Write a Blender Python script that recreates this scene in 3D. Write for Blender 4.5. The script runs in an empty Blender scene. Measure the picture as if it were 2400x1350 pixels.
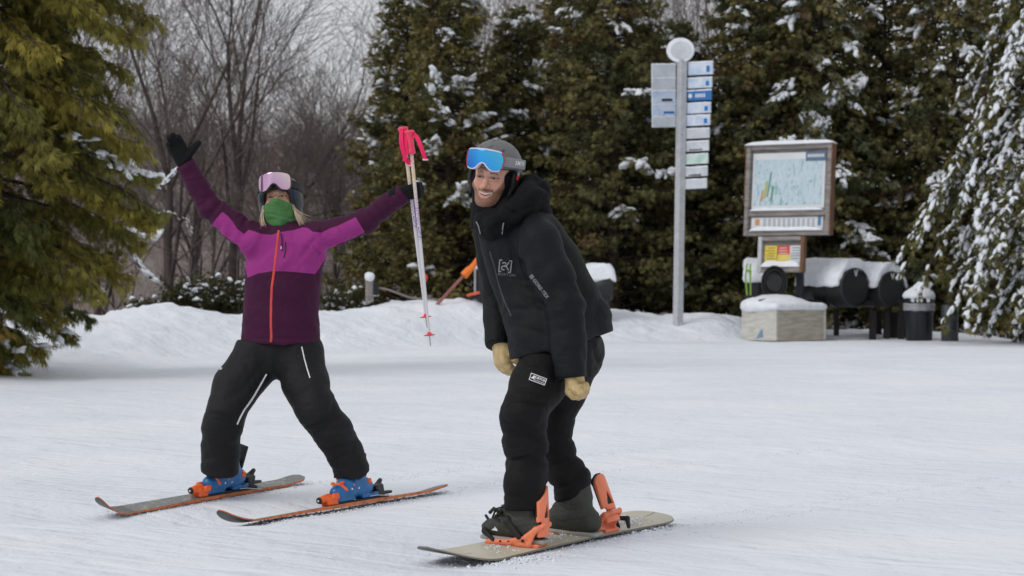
import bpy, math, random, os
import numpy as np
from mathutils import Vector, Matrix, Euler
from mathutils.bvhtree import BVHTree

random.seed(7)
rng = np.random.default_rng(7)
SC = bpy.context.scene
COL = SC.collection
R = math.radians

# ------------------------------------------------------------------ camera, sky, sun, exposure
CAM_H = 1.03
F = 5600.0                      # focal length in photo pixels (84 mm on a 36 mm sensor)
cam_data = bpy.data.cameras.new('camera')
cam = bpy.data.objects.new('camera', cam_data)
COL.objects.link(cam)
cam.location = (0, 0, CAM_H)
cam.rotation_euler = (R(90), 0, 0)
cam_data.sensor_width = 36
cam_data.lens = 84
cam_data.clip_start = 0.1
cam_data.clip_end = 3000
cam_data.dof.use_dof = True
cam_data.dof.focus_distance = 10.9
cam_data.dof.aperture_fstop = 7.0
SC.camera = cam

world = bpy.data.worlds.new('World')
SC.world = world
world.use_nodes = True
wt = world.node_tree
wt.nodes.clear()
w_out = wt.nodes.new('ShaderNodeOutputWorld')
w_bg = wt.nodes.new('ShaderNodeBackground')
w_sky = wt.nodes.new('ShaderNodeTexSky')
w_sky.sky_type = 'NISHITA'
w_sky.sun_disc = False
w_sky.sun_elevation = R(42)
w_sky.sun_rotation = R(232)
w_mix = wt.nodes.new('ShaderNodeMixRGB')
w_cloud = wt.nodes.new('ShaderNodeTexNoise')
w_cloud.inputs['Scale'].default_value = 2.2
w_cloud.inputs['Detail'].default_value = 4
w_ramp = wt.nodes.new('ShaderNodeValToRGB')
w_ramp.color_ramp.elements[0].position = 0.3
w_ramp.color_ramp.elements[0].color = (5.9, 6.0, 6.3, 1)
w_ramp.color_ramp.elements[1].position = 0.7
w_ramp.color_ramp.elements[1].color = (7.0, 7.05, 7.2, 1)
w_tc = wt.nodes.new('ShaderNodeTexCoord')
wt.links.new(w_tc.outputs['Generated'], w_cloud.inputs['Vector'])
wt.links.new(w_cloud.outputs['Fac'], w_ramp.inputs['Fac'])
w_mix.inputs[0].default_value = 0.93     # an even cloud cover over the clear sky
wt.links.new(w_sky.outputs[0], w_mix.inputs[1])
wt.links.new(w_ramp.outputs[0], w_mix.inputs[2])
wt.links.new(w_mix.outputs[0], w_bg.inputs['Color'])
w_bg.inputs['Strength'].default_value = 0.1
wt.links.new(w_bg.outputs[0], w_out.inputs['Surface'])

sun_data = bpy.data.lights.new('sun', 'SUN')
sun_data.energy = 1.0
sun_data.angle = R(28)
sun_data.color = (1.0, 0.97, 0.93)
sun = bpy.data.objects.new('sun', sun_data)
COL.objects.link(sun)
sun.rotation_euler = (R(48), 0, R(-52))   # from above and behind the camera

vs = SC.view_settings
vs.view_transform = 'Standard'
vs.look = 'None'
vs.exposure = 0.06
vs.gamma = 1.0
vs.use_curve_mapping = False
SC.render.engine = 'CYCLES'
SC.cycles.use_denoising = True
try:
    SC.cycles.denoiser = 'OPENIMAGEDENOISE'
    SC.cycles.denoising_input_passes = 'RGB_ALBEDO_NORMAL'
except Exception:
    pass
SC.cycles.max_bounces = 6
SC.cycles.transparent_max_bounces = 8

# ------------------------------------------------------------------ helpers
def P(px, py, Y):
    """The point of the place that lies Y metres ahead, at photo pixel (px, py)."""
    return np.array([(px - 1200.0) / F * Y, Y, CAM_H - (py - 675.0) / F * Y])

def tag(o, label=None, cat=None, group=None, kind=None):
    if label: o['label'] = label
    if cat: o['category'] = cat
    if group: o['group'] = group
    if kind: o['kind'] = kind
    return o

def thing(name, label, cat, loc=(0, 0, 0), rz=0.0, group=None):
    o = bpy.data.objects.new(name, None)
    o.empty_display_size = 0.1
    COL.objects.link(o)
    o.location = loc
    o.rotation_euler = (0, 0, rz)
    tag(o, label, cat, group)
    return o

def copy_tree(o, parent=None):
    c = o.copy()
    COL.objects.link(c)
    c.parent = parent
    for ch in list(o.children):
        copy_tree(ch, c)
    return c

def root_loc(parent):
    l = np.zeros(3)
    while parent is not None:
        l = l + np.array(parent.location[:])
        parent = parent.parent
    return l

def link_mesh(name, me, m, parent=None):
    o = bpy.data.objects.new(name, me)
    COL.objects.link(o)
    if m is not None:
        me.materials.append(m)
    if parent is not None:
        o.parent = parent
    return o

def np_mesh(name, V, Fc, smooth=True, attrs=None):
    """Fc: an (n,3) or (n,4) integer array."""
    me = bpy.data.meshes.new(name)
    V = np.ascontiguousarray(V, dtype=np.float32)
    Fc = np.ascontiguousarray(Fc, dtype=np.int32)
    k = Fc.shape[1]
    me.vertices.add(len(V))
    me.vertices.foreach_set('co', V.ravel())
    me.loops.add(Fc.size)
    me.loops.foreach_set('vertex_index', Fc.ravel())
    me.polygons.add(len(Fc))
    me.polygons.foreach_set('loop_start', np.arange(0, Fc.size, k, dtype=np.int32))
    me.polygons.foreach_set('loop_total', np.full(len(Fc), k, dtype=np.int32))
    if smooth:
        me.polygons.foreach_set('use_smooth', np.ones(len(Fc), dtype=bool))
    me.update(calc_edges=True)
    if attrs:
        for an, av in attrs.items():
            av = np.asarray(av, dtype=np.float32)
            if av.ndim == 1:
                a = me.attributes.new(an, 'FLOAT', 'POINT')
                a.data.foreach_set('value', np.ascontiguousarray(av))
            else:
                a = me.attributes.new(an, 'FLOAT_COLOR', 'POINT')
                if av.shape[1] == 3:
                    av = np.concatenate([av, np.ones((len(av), 1), np.float32)], 1)
                a.data.foreach_set('color', np.ascontiguousarray(av).ravel())
    return me

def obj_np(name, V, Fc, m, parent=None, smooth=True, attrs=None):
    V = np.asarray(V, dtype=np.float64) - root_loc(parent)
    return link_mesh(name, np_mesh(name, V, Fc, smooth, attrs), m, parent)

class MB:
    """Collects boxes, tubes and sheets (world coordinates) and links them as one mesh."""
    def __init__(s):
        s.v = []; s.f = []; s.sm = []; s.n = 0
    def add(s, V, Fs, smooth=False):
        for q in V: s.v.append((float(q[0]), float(q[1]), float(q[2])))
        for f in Fs:
            s.f.append(tuple(int(i) + s.n for i in f)); s.sm.append(smooth)
        s.n = len(s.v)
        return s
    def box(s, c, size, M=None, bev=0.0):
        hx, hy, hz = [q / 2 for q in size]
        if bev <= 0:
            V = [(x, y, z) for x in (-hx, hx) for y in (-hy, hy) for z in (-hz, hz)]
            Fs = [(0, 1, 3, 2), (4, 6, 7, 5), (0, 4, 5, 1), (2, 3, 7, 6), (0, 2, 6, 4), (1, 5, 7, 3)]
        else:
            b = min(bev, hx * .99, hy * .99, hz * .99)
            V = []; idx = {}
            for sx in (-1, 1):
                for sy in (-1, 1):
                    for sz in (-1, 1):
                        for ax in range(3):
                            q = [sx * (hx - b), sy * (hy - b), sz * (hz - b)]
                            q[ax] += (sx, sy, sz)[ax] * b
                            idx[(sx, sy, sz, ax)] = len(V); V.append(tuple(q))
            Fs = []
            for ax in range(3):
                o1, o2 = [a for a in range(3) if a != ax]
                for sg in (-1, 1):
                    q = []
                    for a_, b_ in ((-1, -1), (1, -1), (1, 1), (-1, 1)):
                        k = [0, 0, 0]; k[ax] = sg; k[o1] = a_; k[o2] = b_
                        q.append(idx[(k[0], k[1], k[2], ax)])
                    Fs.append(q if (sg > 0) == (ax != 1) else q[::-1])
            for ax in range(3):
                o1, o2 = [a for a in range(3) if a != ax]
                for a_ in (-1, 1):
                    for b_ in (-1, 1):
                        q = []
                        for sg, w in ((-1, o1), (1, o1), (1, o2), (-1, o2)):
                            k = [0, 0, 0]; k[ax] = sg; k[o1] = a_; k[o2] = b_
                            q.append(idx[(k[0], k[1], k[2], w)])
                        Fs.append(q)
            for sx in (-1, 1):
                for sy in (-1, 1):
                    for sz in (-1, 1):
                        Fs.append([idx[(sx, sy, sz, 0)], idx[(sx, sy, sz, 1)], idx[(sx, sy, sz, 2)]])
        M3 = np.eye(3) if M is None else np.asarray(M)
        c = np.asarray(c, float)
        return s.add([M3 @ np.array(v) + c for v in V], Fs)
    def tube(s, pts, rad, n=10, cap=True, smooth=True):
        pts = [np.asarray(p, float) for p in pts]
        if not hasattr(rad, '__len__'): rad = [rad] * len(pts)
        V = []; Fs = []
        up = None
        for i, p in enumerate(pts):
            a = pts[max(0, i - 1)]; b = pts[min(len(pts) - 1, i + 1)]
            t = (b - a) / (np.linalg.norm(b - a) + 1e-9)
            if up is None:
                up = np.array([0, 0, 1.0]) if abs(t[2]) < .9 else np.array([1.0, 0, 0])
            u = np.cross(t, up); u /= np.linalg.norm(u) + 1e-9
            w = np.cross(u, t); up = w
            for k in range(n):
                a_ = 2 * math.pi * k / n
                V.append(p + rad[i] * (math.cos(a_) * u + math.sin(a_) * w))
        for i in range(len(pts) - 1):
            for k in range(n):
                k2 = (k + 1) % n
                Fs.append((i * n + k, i * n + k2, (i + 1) * n + k2, (i + 1) * n + k))
        s.add(V, Fs, smooth)
        if cap:
            s.add(V[:n], [tuple(range(n))]); s.add(V[-n:], [tuple(range(n))[::-1]])
        return s
    def build(s, name, m, parent=None):
        me = bpy.data.meshes.new(name)
        off = root_loc(parent)
        me.from_pydata([(v[0] - off[0], v[1] - off[1], v[2] - off[2]) for v in s.v], [], s.f)
        me.polygons.foreach_set('use_smooth', s.sm)
        me.update()
        import bmesh
        bm = bmesh.new(); bm.from_mesh(me)
        bmesh.ops.recalc_face_normals(bm, faces=bm.faces)
        bm.to_mesh(me); bm.free()
        return link_mesh(name, me, m, parent)

def rot(rx=0, ry=0, rz=0):
    return np.array(Euler((R(rx), R(ry), R(rz)), 'XYZ').to_matrix())

# value noise, -1..1
_lat = rng.random((32, 32, 32)).astype(np.float32) * 2 - 1
def vnoise(p, sc=1.0, off=0.0):
    q = np.asarray(p, dtype=np.float32) * sc + off + 1000.0
    i = np.floor(q).astype(np.int32); f = q - i
    f = f * f * (3 - 2 * f)
    i &= 31; j = (i + 1) & 31
    x0, y0, z0 = i[:, 0], i[:, 1], i[:, 2]; x1, y1, z1 = j[:, 0], j[:, 1], j[:, 2]
    fx, fy, fz = f[:, 0], f[:, 1], f[:, 2]
    c00 = _lat[x0, y0, z0] * (1 - fx) + _lat[x1, y0, z0] * fx
    c10 = _lat[x0, y1, z0] * (1 - fx) + _lat[x1, y1, z0] * fx
    c01 = _lat[x0, y0, z1] * (1 - fx) + _lat[x1, y0, z1] * fx
    c11 = _lat[x0, y1, z1] * (1 - fx) + _lat[x1, y1, z1] * fx
    return (c00 * (1 - fy) + c10 * fy) * (1 - fz) + (c01 * (1 - fy) + c11 * fy) * fz

def fbm(p, sc=1.0, oct=4, off=0.0):
    s = 0; a = 1; t = 0
    for k in range(oct):
        s = s + a * vnoise(p, sc, off + 7.3 * k); t += a; a *= .5; sc *= 2.03
    return s / t

# ------------------------------------------------------------------ implicit surfaces
class Grid:
    def __init__(s, lo, hi, h):
        s.lo = np.asarray(lo, float); s.h = h
        s.n = np.ceil((np.asarray(hi, float) - s.lo) / h).astype(int) + 1
        ax = [(s.lo[k] + h * np.arange(s.n[k])).astype(np.float32) for k in range(3)]
        s.X, s.Y, s.Z = ax[0][:, None, None], ax[1][None, :, None], ax[2][None, None, :]
        s.P = None
    def pts(s):
        if s.P is None:
            s.P = [np.broadcast_to(a, s.n) for a in (s.X, s.Y, s.Z)]
        return s.P

def smin(a, b, k):
    if k <= 0: return np.minimum(a, b)
    h = np.clip(k - np.abs(a - b), 0, None) / k
    return np.minimum(a, b) - h * h * k * .25
def smax(a, b, k):
    return -smin(-a, -b, k)

def sd_seg(X, Y, Z, a, b, ra, rb, sq=(1, 1, 1)):
    """Tapered capsule; sq stretches the cross-section per axis."""
    sx, sy, sz = [1.0 / q for q in sq]
    ax_, ay, az = a[0] * sx, a[1] * sy, a[2] * sz
    dx, dy, dz = b[0] * sx - ax_, b[1] * sy - ay, b[2] * sz - az
    x = X * sx - ax_; y = Y * sy - ay; z = Z * sz - az
    L = dx * dx + dy * dy + dz * dz + 1e-12
    t = np.clip((x * dx + y * dy + z * dz) / L, 0, 1)
    return np.sqrt((x - t * dx) ** 2 + (y - t * dy) ** 2 + (z - t * dz) ** 2) - (ra + (rb - ra) * t)

def sd_chain(X, Y, Z, pts, rad, sq=(1, 1, 1), k=0.0):
    d = None
    for i in range(len(pts) - 1):
        e = sd_seg(X, Y, Z, pts[i], pts[i + 1], rad[i], rad[i + 1], sq)
        d = e if d is None else smin(d, e, k)
    return d

def sd_ell(X, Y, Z, c, r, M=None):
    x, y, z = X - c[0], Y - c[1], Z - c[2]
    if M is not None:            # M: local axes as columns
        x, y, z = (M[0, 0] * x + M[1, 0] * y + M[2, 0] * z,
                   M[0, 1] * x + M[1, 1] * y + M[2, 1] * z,
                   M[0, 2] * x + M[1, 2] * y + M[2, 2] * z)
    k0 = np.sqrt((x / r[0]) ** 2 + (y / r[1]) ** 2 + (z / r[2]) ** 2)
    k1 = np.sqrt((x / r[0] ** 2) ** 2 + (y / r[1] ** 2) ** 2 + (z / r[2] ** 2) ** 2)
    return k0 * (k0 - 1) / (k1 + 1e-6)

def sd_box(X, Y, Z, c, hs, M=None, r=0.0):
    x, y, z = X - c[0], Y - c[1], Z - c[2]
    if M is not None:
        x, y, z = (M[0, 0] * x + M[1, 0] * y + M[2, 0] * z,
                   M[0, 1] * x + M[1, 1] * y + M[2, 1] * z,
                   M[0, 2] * x + M[1, 2] * y + M[2, 2] * z)
    qx, qy, qz = np.abs(x) - hs[0] + r, np.abs(y) - hs[1] + r, np.abs(z) - hs[2] + r
    return (np.sqrt(np.maximum(qx, 0) ** 2 + np.maximum(qy, 0) ** 2 + np.maximum(qz, 0) ** 2)
            + np.minimum(np.maximum(qx, np.maximum(qy, qz)), 0) - r)

def sd_poly(px, pz, poly):
    """Signed distance to a 2-D polygon (negative inside)."""
    px = np.asarray(px); pz = np.asarray(pz)
    px, pz = np.broadcast_arrays(px, pz)
    d = np.full(px.shape, 1e9, np.float32); s = np.ones(px.shape, np.float32)
    n = len(poly)
    for i in range(n):
        a = poly[i]; b = poly[i - 1]
        ex, ez = b[0] - a[0], b[1] - a[1]
        wx, wz = px - a[0], pz - a[1]
        t = np.clip((wx * ex + wz * ez) / (ex * ex + ez * ez + 1e-12), 0, 1)
        d = np.minimum(d, (wx - ex * t) ** 2 + (wz - ez * t) ** 2)
        c1 = pz >= a[1]; c2 = pz < b[1]; c3 = ex * wz > ez * wx
        flip = (c1 & c2 & c3) | (~c1 & ~c2 & ~c3)
        s = np.where(flip, -s, s)
    return np.sqrt(d) * s

def surface_nets(G, d):
    d = np.ascontiguousarray(np.broadcast_to(d, G.n), dtype=np.float32)
    nx, ny, nz = d.shape
    ins = d < 0
    c = np.zeros((nx - 1, ny - 1, nz - 1), np.int8)
    for i in (0, 1):
        for j in (0, 1):
            for k in (0, 1):
                c += ins[i:nx - 1 + i, j:ny - 1 + j, k:nz - 1 + k]
    act = (c > 0) & (c < 8)
    ci = np.argwhere(act)
    vid = np.full(act.shape, -1, np.int32)
    vid[ci[:, 0], ci[:, 1], ci[:, 2]] = np.arange(len(ci))
    acc = np.zeros((len(ci), 3)); cnt = np.zeros(len(ci))
    cor = [(0, 0, 0), (1, 0, 0), (0, 1, 0), (1, 1, 0), (0, 0, 1), (1, 0, 1), (0, 1, 1), (1, 1, 1)]
    val = [d[ci[:, 0] + a, ci[:, 1] + b, ci[:, 2] + e] for a, b, e in cor]
    for i in range(8):
        for j in range(i + 1, 8):
            df = [abs(cor[i][q] - cor[j][q]) for q in range(3)]
            if sum(df) != 1: continue
            va, vb = val[i], val[j]
            m = (va < 0) != (vb < 0)
            t = np.where(m, va / np.where(m, va - vb, 1), 0)
            for q in range(3):
                acc[:, q] += np.where(m, cor[i][q] + t * (cor[j][q] - cor[i][q]), 0)
            cnt += m
    V = (ci + acc / cnt[:, None]) * G.h + G.lo
    quads = []
    for ax in range(3):
        s0 = [slice(None)] * 3; s1 = [slice(None)] * 3
        s0[ax] = slice(0, -1); s1[ax] = slice(1, None)
        a = ins[tuple(s0)]; b = ins[tuple(s1)]
        e = np.argwhere(a != b)
        o1, o2 = [(1, 2), (2, 0), (0, 1)][ax]
        ok = (e[:, o1] > 0) & (e[:, o2] > 0) & (e[:, o1] < d.shape[o1] - 1) & (e[:, o2] < d.shape[o2] - 1)
        e = e[ok]
        fl = a[e[:, 0], e[:, 1], e[:, 2]]
        def g(u, v):
            q = e.copy(); q[:, o1] -= u; q[:, o2] -= v
            return vid[q[:, 0], q[:, 1], q[:, 2]]
        Q = np.stack([g(1, 1), g(0, 1), g(0, 0), g(1, 0)], 1)
        Q[~fl] = Q[~fl][:, ::-1]
        quads.append(Q)
    return V, np.concatenate(quads)

def vnormals(V, Q):
    a = V[Q[:, 2]] - V[Q[:, 0]]; b = V[Q[:, 3]] - V[Q[:, 1]]
    n = np.cross(a, b)
    N = np.zeros_like(V)
    for k in range(4):
        for q in range(3):
            N[:, q] += np.bincount(Q[:, k], n[:, q], len(V))
    return N / (np.linalg.norm(N, axis=1, keepdims=True) + 1e-12)

def relax(V, Q, it=1, f=0.5):
    for _ in range(it):
        A = np.zeros_like(V); c = np.zeros(len(V))
        for k in range(4):
            j = Q[:, (k + 1) % 4]
            for q in range(3):
                A[:, q] += np.bincount(Q[:, k], V[j, q], len(V))
                A[:, q] += np.bincount(j, V[Q[:, k], q], len(V))
            c += np.bincount(Q[:, k], minlength=len(V)) + np.bincount(j, minlength=len(V))
        V = V + f * (A / c[:, None] - V)
    return V

def fold(V, J, axis, lam, sig, amp, seed=0.0, warp=2.2, wsc=7.0):
    """Cloth folds around J: rounded ridges with sharp valleys running across axis."""
    axis = np.asarray(axis, float); axis = axis / np.linalg.norm(axis)
    r = V - np.asarray(J)
    w = np.exp(-(r ** 2).sum(1) / (1.15 * sig) ** 2)
    par = (r @ axis)[:, None] * axis
    q = par * (1.15 / lam) + (r - par) * (.34 / lam)
    q = q + (.16 * warp) * np.stack([vnoise(V, wsc, seed + k) for k in (0, 11, 23)], 1)
    n = vnoise(q, 1.0, seed * 3.7)
    n2 = vnoise(q * 1.9, 1.0, seed * 5.1 + 9)
    c = 1.9 * np.minimum(np.abs(n), .55) + .45 * np.minimum(np.abs(n2), .5)
    return 1.4 * amp * w * (c - .62)

def bvh_of(V, Q):
    return BVHTree.FromPolygons([tuple(v) for v in V], [tuple(int(i) for i in q) for q in Q])

def text_mesh(body, size=1.0, spacing=1.0, bold=0.0):
    cu = bpy.data.curves.new('lettering', 'FONT')
    cu.body = body; cu.size = size; cu.space_character = spacing
    cu.resolution_u = 3; cu.offset = bold
    cu.align_x = 'CENTER'; cu.align_y = 'CENTER'
    o = bpy.data.objects.new('lettering', cu)
    me = o.to_mesh()
    V = np.array([v.co[:] for v in me.vertices]) if len(me.vertices) else np.zeros((0, 3))
    Fs = [tuple(p.vertices) for p in me.polygons]
    o.to_mesh_clear()
    bpy.data.objects.remove(o); bpy.data.curves.remove(cu)
    return V, Fs

# ------------------------------------------------------------------ materials
def nd(nt, typ, **kw):
    n = nt.nodes.new(typ)
    for k, v in kw.items():
        setattr(n, k, v)
    return n

def mat(name, col, rough=0.6, metal=0.0, var=0.0, vsc=8.0, bump=0.0, bsc=200.0, spec=0.5, sheen=0.0,
        attr=None, stretch=None, coat=0.0, bump2=0.0, b2sc=20.0, col2=None):
    m = bpy.data.materials.new(name); m.use_nodes = True
    nt = m.node_tree; bs = nt.nodes['Principled BSDF']
    bs.inputs['Base Color'].default_value = (*col, 1)
    bs.inputs['Roughness'].default_value = rough
    bs.inputs['Metallic'].default_value = metal
    bs.inputs['Specular IOR Level'].default_value = spec
    bs.inputs['Coat Weight'].default_value = coat
    if sheen:
        bs.inputs['Sheen Weight'].default_value = sheen
        bs.inputs['Sheen Roughness'].default_value = .5
    tc = nd(nt, 'ShaderNodeTexCoord')
    vec = tc.outputs['Object']
    if stretch:
        mp = nd(nt, 'ShaderNodeMapping'); mp.inputs['Scale'].default_value = stretch
        nt.links.new(vec, mp.inputs['Vector']); vec = mp.outputs['Vector']
    cur = None
    if attr:
        at = nd(nt, 'ShaderNodeAttribute', attribute_name=attr); cur = at.outputs['Color']
    if var > 0:
        nz = nd(nt, 'ShaderNodeTexNoise'); nz.inputs['Scale'].default_value = vsc; nz.inputs['Detail'].default_value = 5
        nt.links.new(vec, nz.inputs['Vector'])
        mr = nd(nt, 'ShaderNodeMapRange'); mr.inputs[1].default_value = .3; mr.inputs[2].default_value = .7
        nt.links.new(nz.outputs['Fac'], mr.inputs[0])
        mx = nd(nt, 'ShaderNodeMixRGB')
        nt.links.new(mr.outputs[0], mx.inputs[0])
        if cur is not None:
            ml = nd(nt, 'ShaderNodeMixRGB', blend_type='MULTIPLY'); ml.inputs[0].default_value = 1
            a = 1 - var; b = 1 + var
            mx.inputs[1].default_value = (a, a, a, 1); mx.inputs[2].default_value = (b, b, b, 1)
            nt.links.new(cur, ml.inputs[1]); nt.links.new(mx.outputs[0], ml.inputs[2]); cur = ml.outputs[0]
        else:
            c2 = col2 or tuple(min(1, q * (1 + var)) for q in col)
            c1 = col if col2 else tuple(q * (1 - var) for q in col)
            mx.inputs[1].default_value = (*c1, 1); mx.inputs[2].default_value = (*c2, 1)
            cur = mx.outputs[0]
    if cur is not None:
        nt.links.new(cur, bs.inputs['Base Color'])
    hs = []
    for b_, s_ in ((bump, bsc), (bump2, b2sc)):
        if b_ > 0:
            n2 = nd(nt, 'ShaderNodeTexNoise'); n2.inputs['Scale'].default_value = s_; n2.inputs['Detail'].default_value = 4
            nt.links.new(vec, n2.inputs['Vector'])
            bp = nd(nt, 'ShaderNodeBump'); bp.inputs['Strength'].default_value = min(1, b_)
            bp.inputs['Distance'].default_value = .5 / s_
            nt.links.new(n2.outputs['Fac'], bp.inputs['Height'])
            if hs: nt.links.new(hs[-1], bp.inputs['Normal'])
            hs.append(bp.outputs['Normal'])
    if hs: nt.links.new(hs[-1], bs.inputs['Normal'])
    return m

def seam_mat(name, c_in, c_out, attr='seam', rough=.7, **kw):
    """Two fabric colours that meet sharply along the zero line of a distance stored on the mesh."""
    m = mat(name, c_out, rough, bump=.5, bsc=420, bump2=.35, b2sc=38, spec=.22, **kw)
    nt = m.node_tree; bs = nt.nodes['Principled BSDF']
    at = nd(nt, 'ShaderNodeAttribute', attribute_name=attr)
    mr = nd(nt, 'ShaderNodeMapRange'); mr.inputs[1].default_value = -.0012; mr.inputs[2].default_value = .0012
    nt.links.new(at.outputs['Fac'], mr.inputs[0])
    mx = nd(nt, 'ShaderNodeMixRGB'); mx.inputs[1].default_value = (*c_in, 1); mx.inputs[2].default_value = (*c_out, 1)
    nt.links.new(mr.outputs[0], mx.inputs[0])
    nz = nd(nt, 'ShaderNodeTexNoise'); nz.inputs['Scale'].default_value = 6; nz.inputs['Detail'].default_value = 6
    ml = nd(nt, 'ShaderNodeMixRGB', blend_type='MULTIPLY'); ml.inputs[0].default_value = .3
    nt.links.new(mx.outputs[0], ml.inputs[1]); nt.links.new(nz.outputs['Fac'], ml.inputs[2])
    nt.links.new(ml.outputs[0], bs.inputs['Base Color'])
    return m
# ------------------------------------------------------------------ the shape of the ground
_cp = np.array([
    # photo bearing, foot of bank, crest distance, crest row
    (-900, 24, 34, 700), (0, 25, 36, 722), (240, 27, 38, 742), (330, 29, 40, 719), (400, 31, 40, 720),
    (480, 32, 41, 728), (570, 34, 42, 741), (760, 36, 44, 729), (870, 38, 45, 716), (1000, 40, 46, 706), (1060, 42, 46, 698),
    (1130, 42, 46, 706), (1300, 44, 48, 728), (1430, 45, 48, 731), (1560, 45.5, 48, 741), (1640, 45.5, 48, 734), (1700, 45.5, 48, 738),
    (1750, 46, 48.5, 750), (1860, 46, 49, 766), (2000, 46, 49, 774), (2250, 46, 49, 779), (2400, 46, 49, 795),
    (3300, 46, 49, 800)], float)
SKI_PTS = dict(
    la=P(290, 1203, 11.75), lb=P(706, 1131, 12.85), ra=P(600, 1227, 11.7), rb=P(1045, 1152, 12.8),
    na=P(1110, 1309, 9.6), nb=P(1490, 1228, 10.5))
_res = []
for a_, b_ in (('la', 'lb'), ('ra', 'rb'), ('na', 'nb')):
    for t_ in (0, .25, .5, .75, 1.0):
        _res.append(SKI_PTS[a_] * (1 - t_) + SKI_PTS[b_] * t_)
for a_, b_, dz_ in (('la', 'lb', -.012), ('ra', 'rb', -.016), ('na', 'nb', -.012)):
    f_ = (SKI_PTS[a_] - SKI_PTS[b_]); f_ = f_ / np.linalg.norm(f_)
    for k_ in (.14, .28):
        q_ = SKI_PTS[a_] + f_ * k_; q_[2] = SKI_PTS[a_][2] + dz_; _res.append(q_)
_res = np.array(_res)

def smooth01(t):
    t = np.clip(t, 0, 1); return t * t * (3 - 2 * t)

def g_base(x, y):
    ys = np.maximum(y, 1.0)
    u = np.where(y > 1, 1200 + F * x / ys, np.where(x < 0, -900, 3300))
    u = np.clip(u, -900, 3300)
    sm = lambda c: sum(np.interp(u + o, _cp[:, 0], _cp[:, c]) * w for o, w in ((-60, .1), (-30, .2), (0, .4), (30, .2), (60, .1)))
    yf = sm(1); yc = sm(2); pr = sm(3)
    zc = CAM_H - (pr - 675) / F * yc
    t = (y - yf) / (yc - yf)
    z = zc * smooth01(t) ** 1.25
    fall = smooth01((1150 - u) / 250)
    beyond = np.maximum(y - yc, 0)
    z = z - fall * np.minimum(beyond * .1 + .05 * (beyond > 0), 5.0) - (1 - fall) * .25 * smooth01(beyond / 2)
    z = z - .05 * (1 - smooth01((y - 12) / 10))
    return z, t

def ground_z(x, y):
    x = np.atleast_1d(np.asarray(x, float)); y = np.atleast_1d(np.asarray(y, float))
    z, t = g_base(x, y)
    rz = _res[:, 2] - g_base(_res[:, 0], _res[:, 1])[0]
    s2 = 2 * .30 ** 2
    D = (_res[:, None, 0] - _res[None, :, 0]) ** 2 + (_res[:, None, 1] - _res[None, :, 1]) ** 2
    wts = np.linalg.solve(np.exp(-D / s2) + .02 * np.eye(len(_res)), rz - .005)
    add = 0; den = 0
    for i in range(len(_res)):
        w = np.exp(-((x - _res[i, 0]) ** 2 + (y - _res[i, 1]) ** 2) / s2)
        add = add + w * wts[i]; den = den + w
    z = z + add
    p = np.stack([x, y, x * 0], 1)
    far = smooth01((y - 15) / 15)
    near = 1 - smooth01(den * 1.5)
    z = z + .018 * fbm(p * [.6, .35, 1], 1.0, 3) * near
    z = z + .010 * fbm(p * [2.2, 1.2, 1], 1.0, 4, 5.) * near
    bank = smooth01((t - .1) / .4)
    z = z + bank * (.07 * fbm(p, .9, 4, 3.) + .085 * np.maximum(fbm(p, 2.6, 4, 9.), 0) + .025 * fbm(p, 7., 2, 14.))
    # wind-packed steps on the left-hand bank
    lft = smooth01((-3.5 - x) / 4) * smooth01((y - 22) / 6)
    z = z + lft * .06 * fbm(p, .7, 4, 21.)
    return z

gz = lambda x, y: float(ground_z(x, y)[0])
# ------------------------------------------------------------------ materials of clothing and gear
M_plum = dict(magenta=(.36, .036, .245), plum=(.056, .0050, .036))
m_wjacket = seam_mat('two tone purple shell fabric', M_plum['magenta'], M_plum['plum'])
m_zip = mat('orange red zip', (.62, .055, .035), .5, bump=.6, bsc=300)
m_pants = mat('charcoal shell fabric', (.0075, .0075, .0090), .68, spec=.28, var=.3, vsc=5, bump=.5, bsc=420, bump2=.4, b2sc=35)
m_pants2 = mat('black quilted shell fabric', (.0050, .0046, .0052), .68, spec=.22, var=.3, vsc=5, bump=.5, bsc=420, bump2=.4, b2sc=35)
m_bjacket = mat('black shell fabric', (.0040, .0048, .0062), .66, spec=.24, var=.35, vsc=4, bump=.45, bsc=420, bump2=.35, b2sc=35)
m_bhood = mat('black softer fabric', (.0042, .0044, .0052), .85, spec=.2, bump=.5, bsc=300, bump2=.5, b2sc=40)
m_blackglove = mat('black glove fabric', (.0035, .0035, .0042), .75, spec=.25, var=.3, vsc=40, bump=.6, bsc=300, bump2=.5, b2sc=60)
m_tan = mat('tan leather', (.52, .38, .18), .62, var=.22, vsc=35, bump=.5, bsc=160, bump2=.5, b2sc=45)
m_skin = mat('skin', (.5, .3, .2), .48, attr='tint', bump=.25, bsc=700, spec=.4)
m_skin.node_tree.nodes['Principled BSDF'].inputs['Subsurface Weight'].default_value = .12
m_skin.node_tree.nodes['Principled BSDF'].inputs['Subsurface Radius'].default_value = (.012, .005, .003)
m_skin.node_tree.nodes['Principled BSDF'].inputs['Subsurface Scale'].default_value = 1.0
m_eye = mat('eyeball', (.5, .5, .5), .15, attr='tint')
m_teeth = mat('teeth', (.78, .75, .68), .3)
m_green = mat('green stretch fleece', (.062, .185, .052), .85, var=.15, vsc=20, bump=.4, bsc=350, bump2=.4, b2sc=60)
m_hair = mat('blond hair', (.56, .43, .30), .5, var=.3, vsc=90, stretch=(1, 1, .1))
m_blackplastic = mat('black plastic', (.014, .014, .016), .38, bump=.15, bsc=200)
m_mattblack = mat('matt black rubber', (.012, .012, .012), .7)
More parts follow.
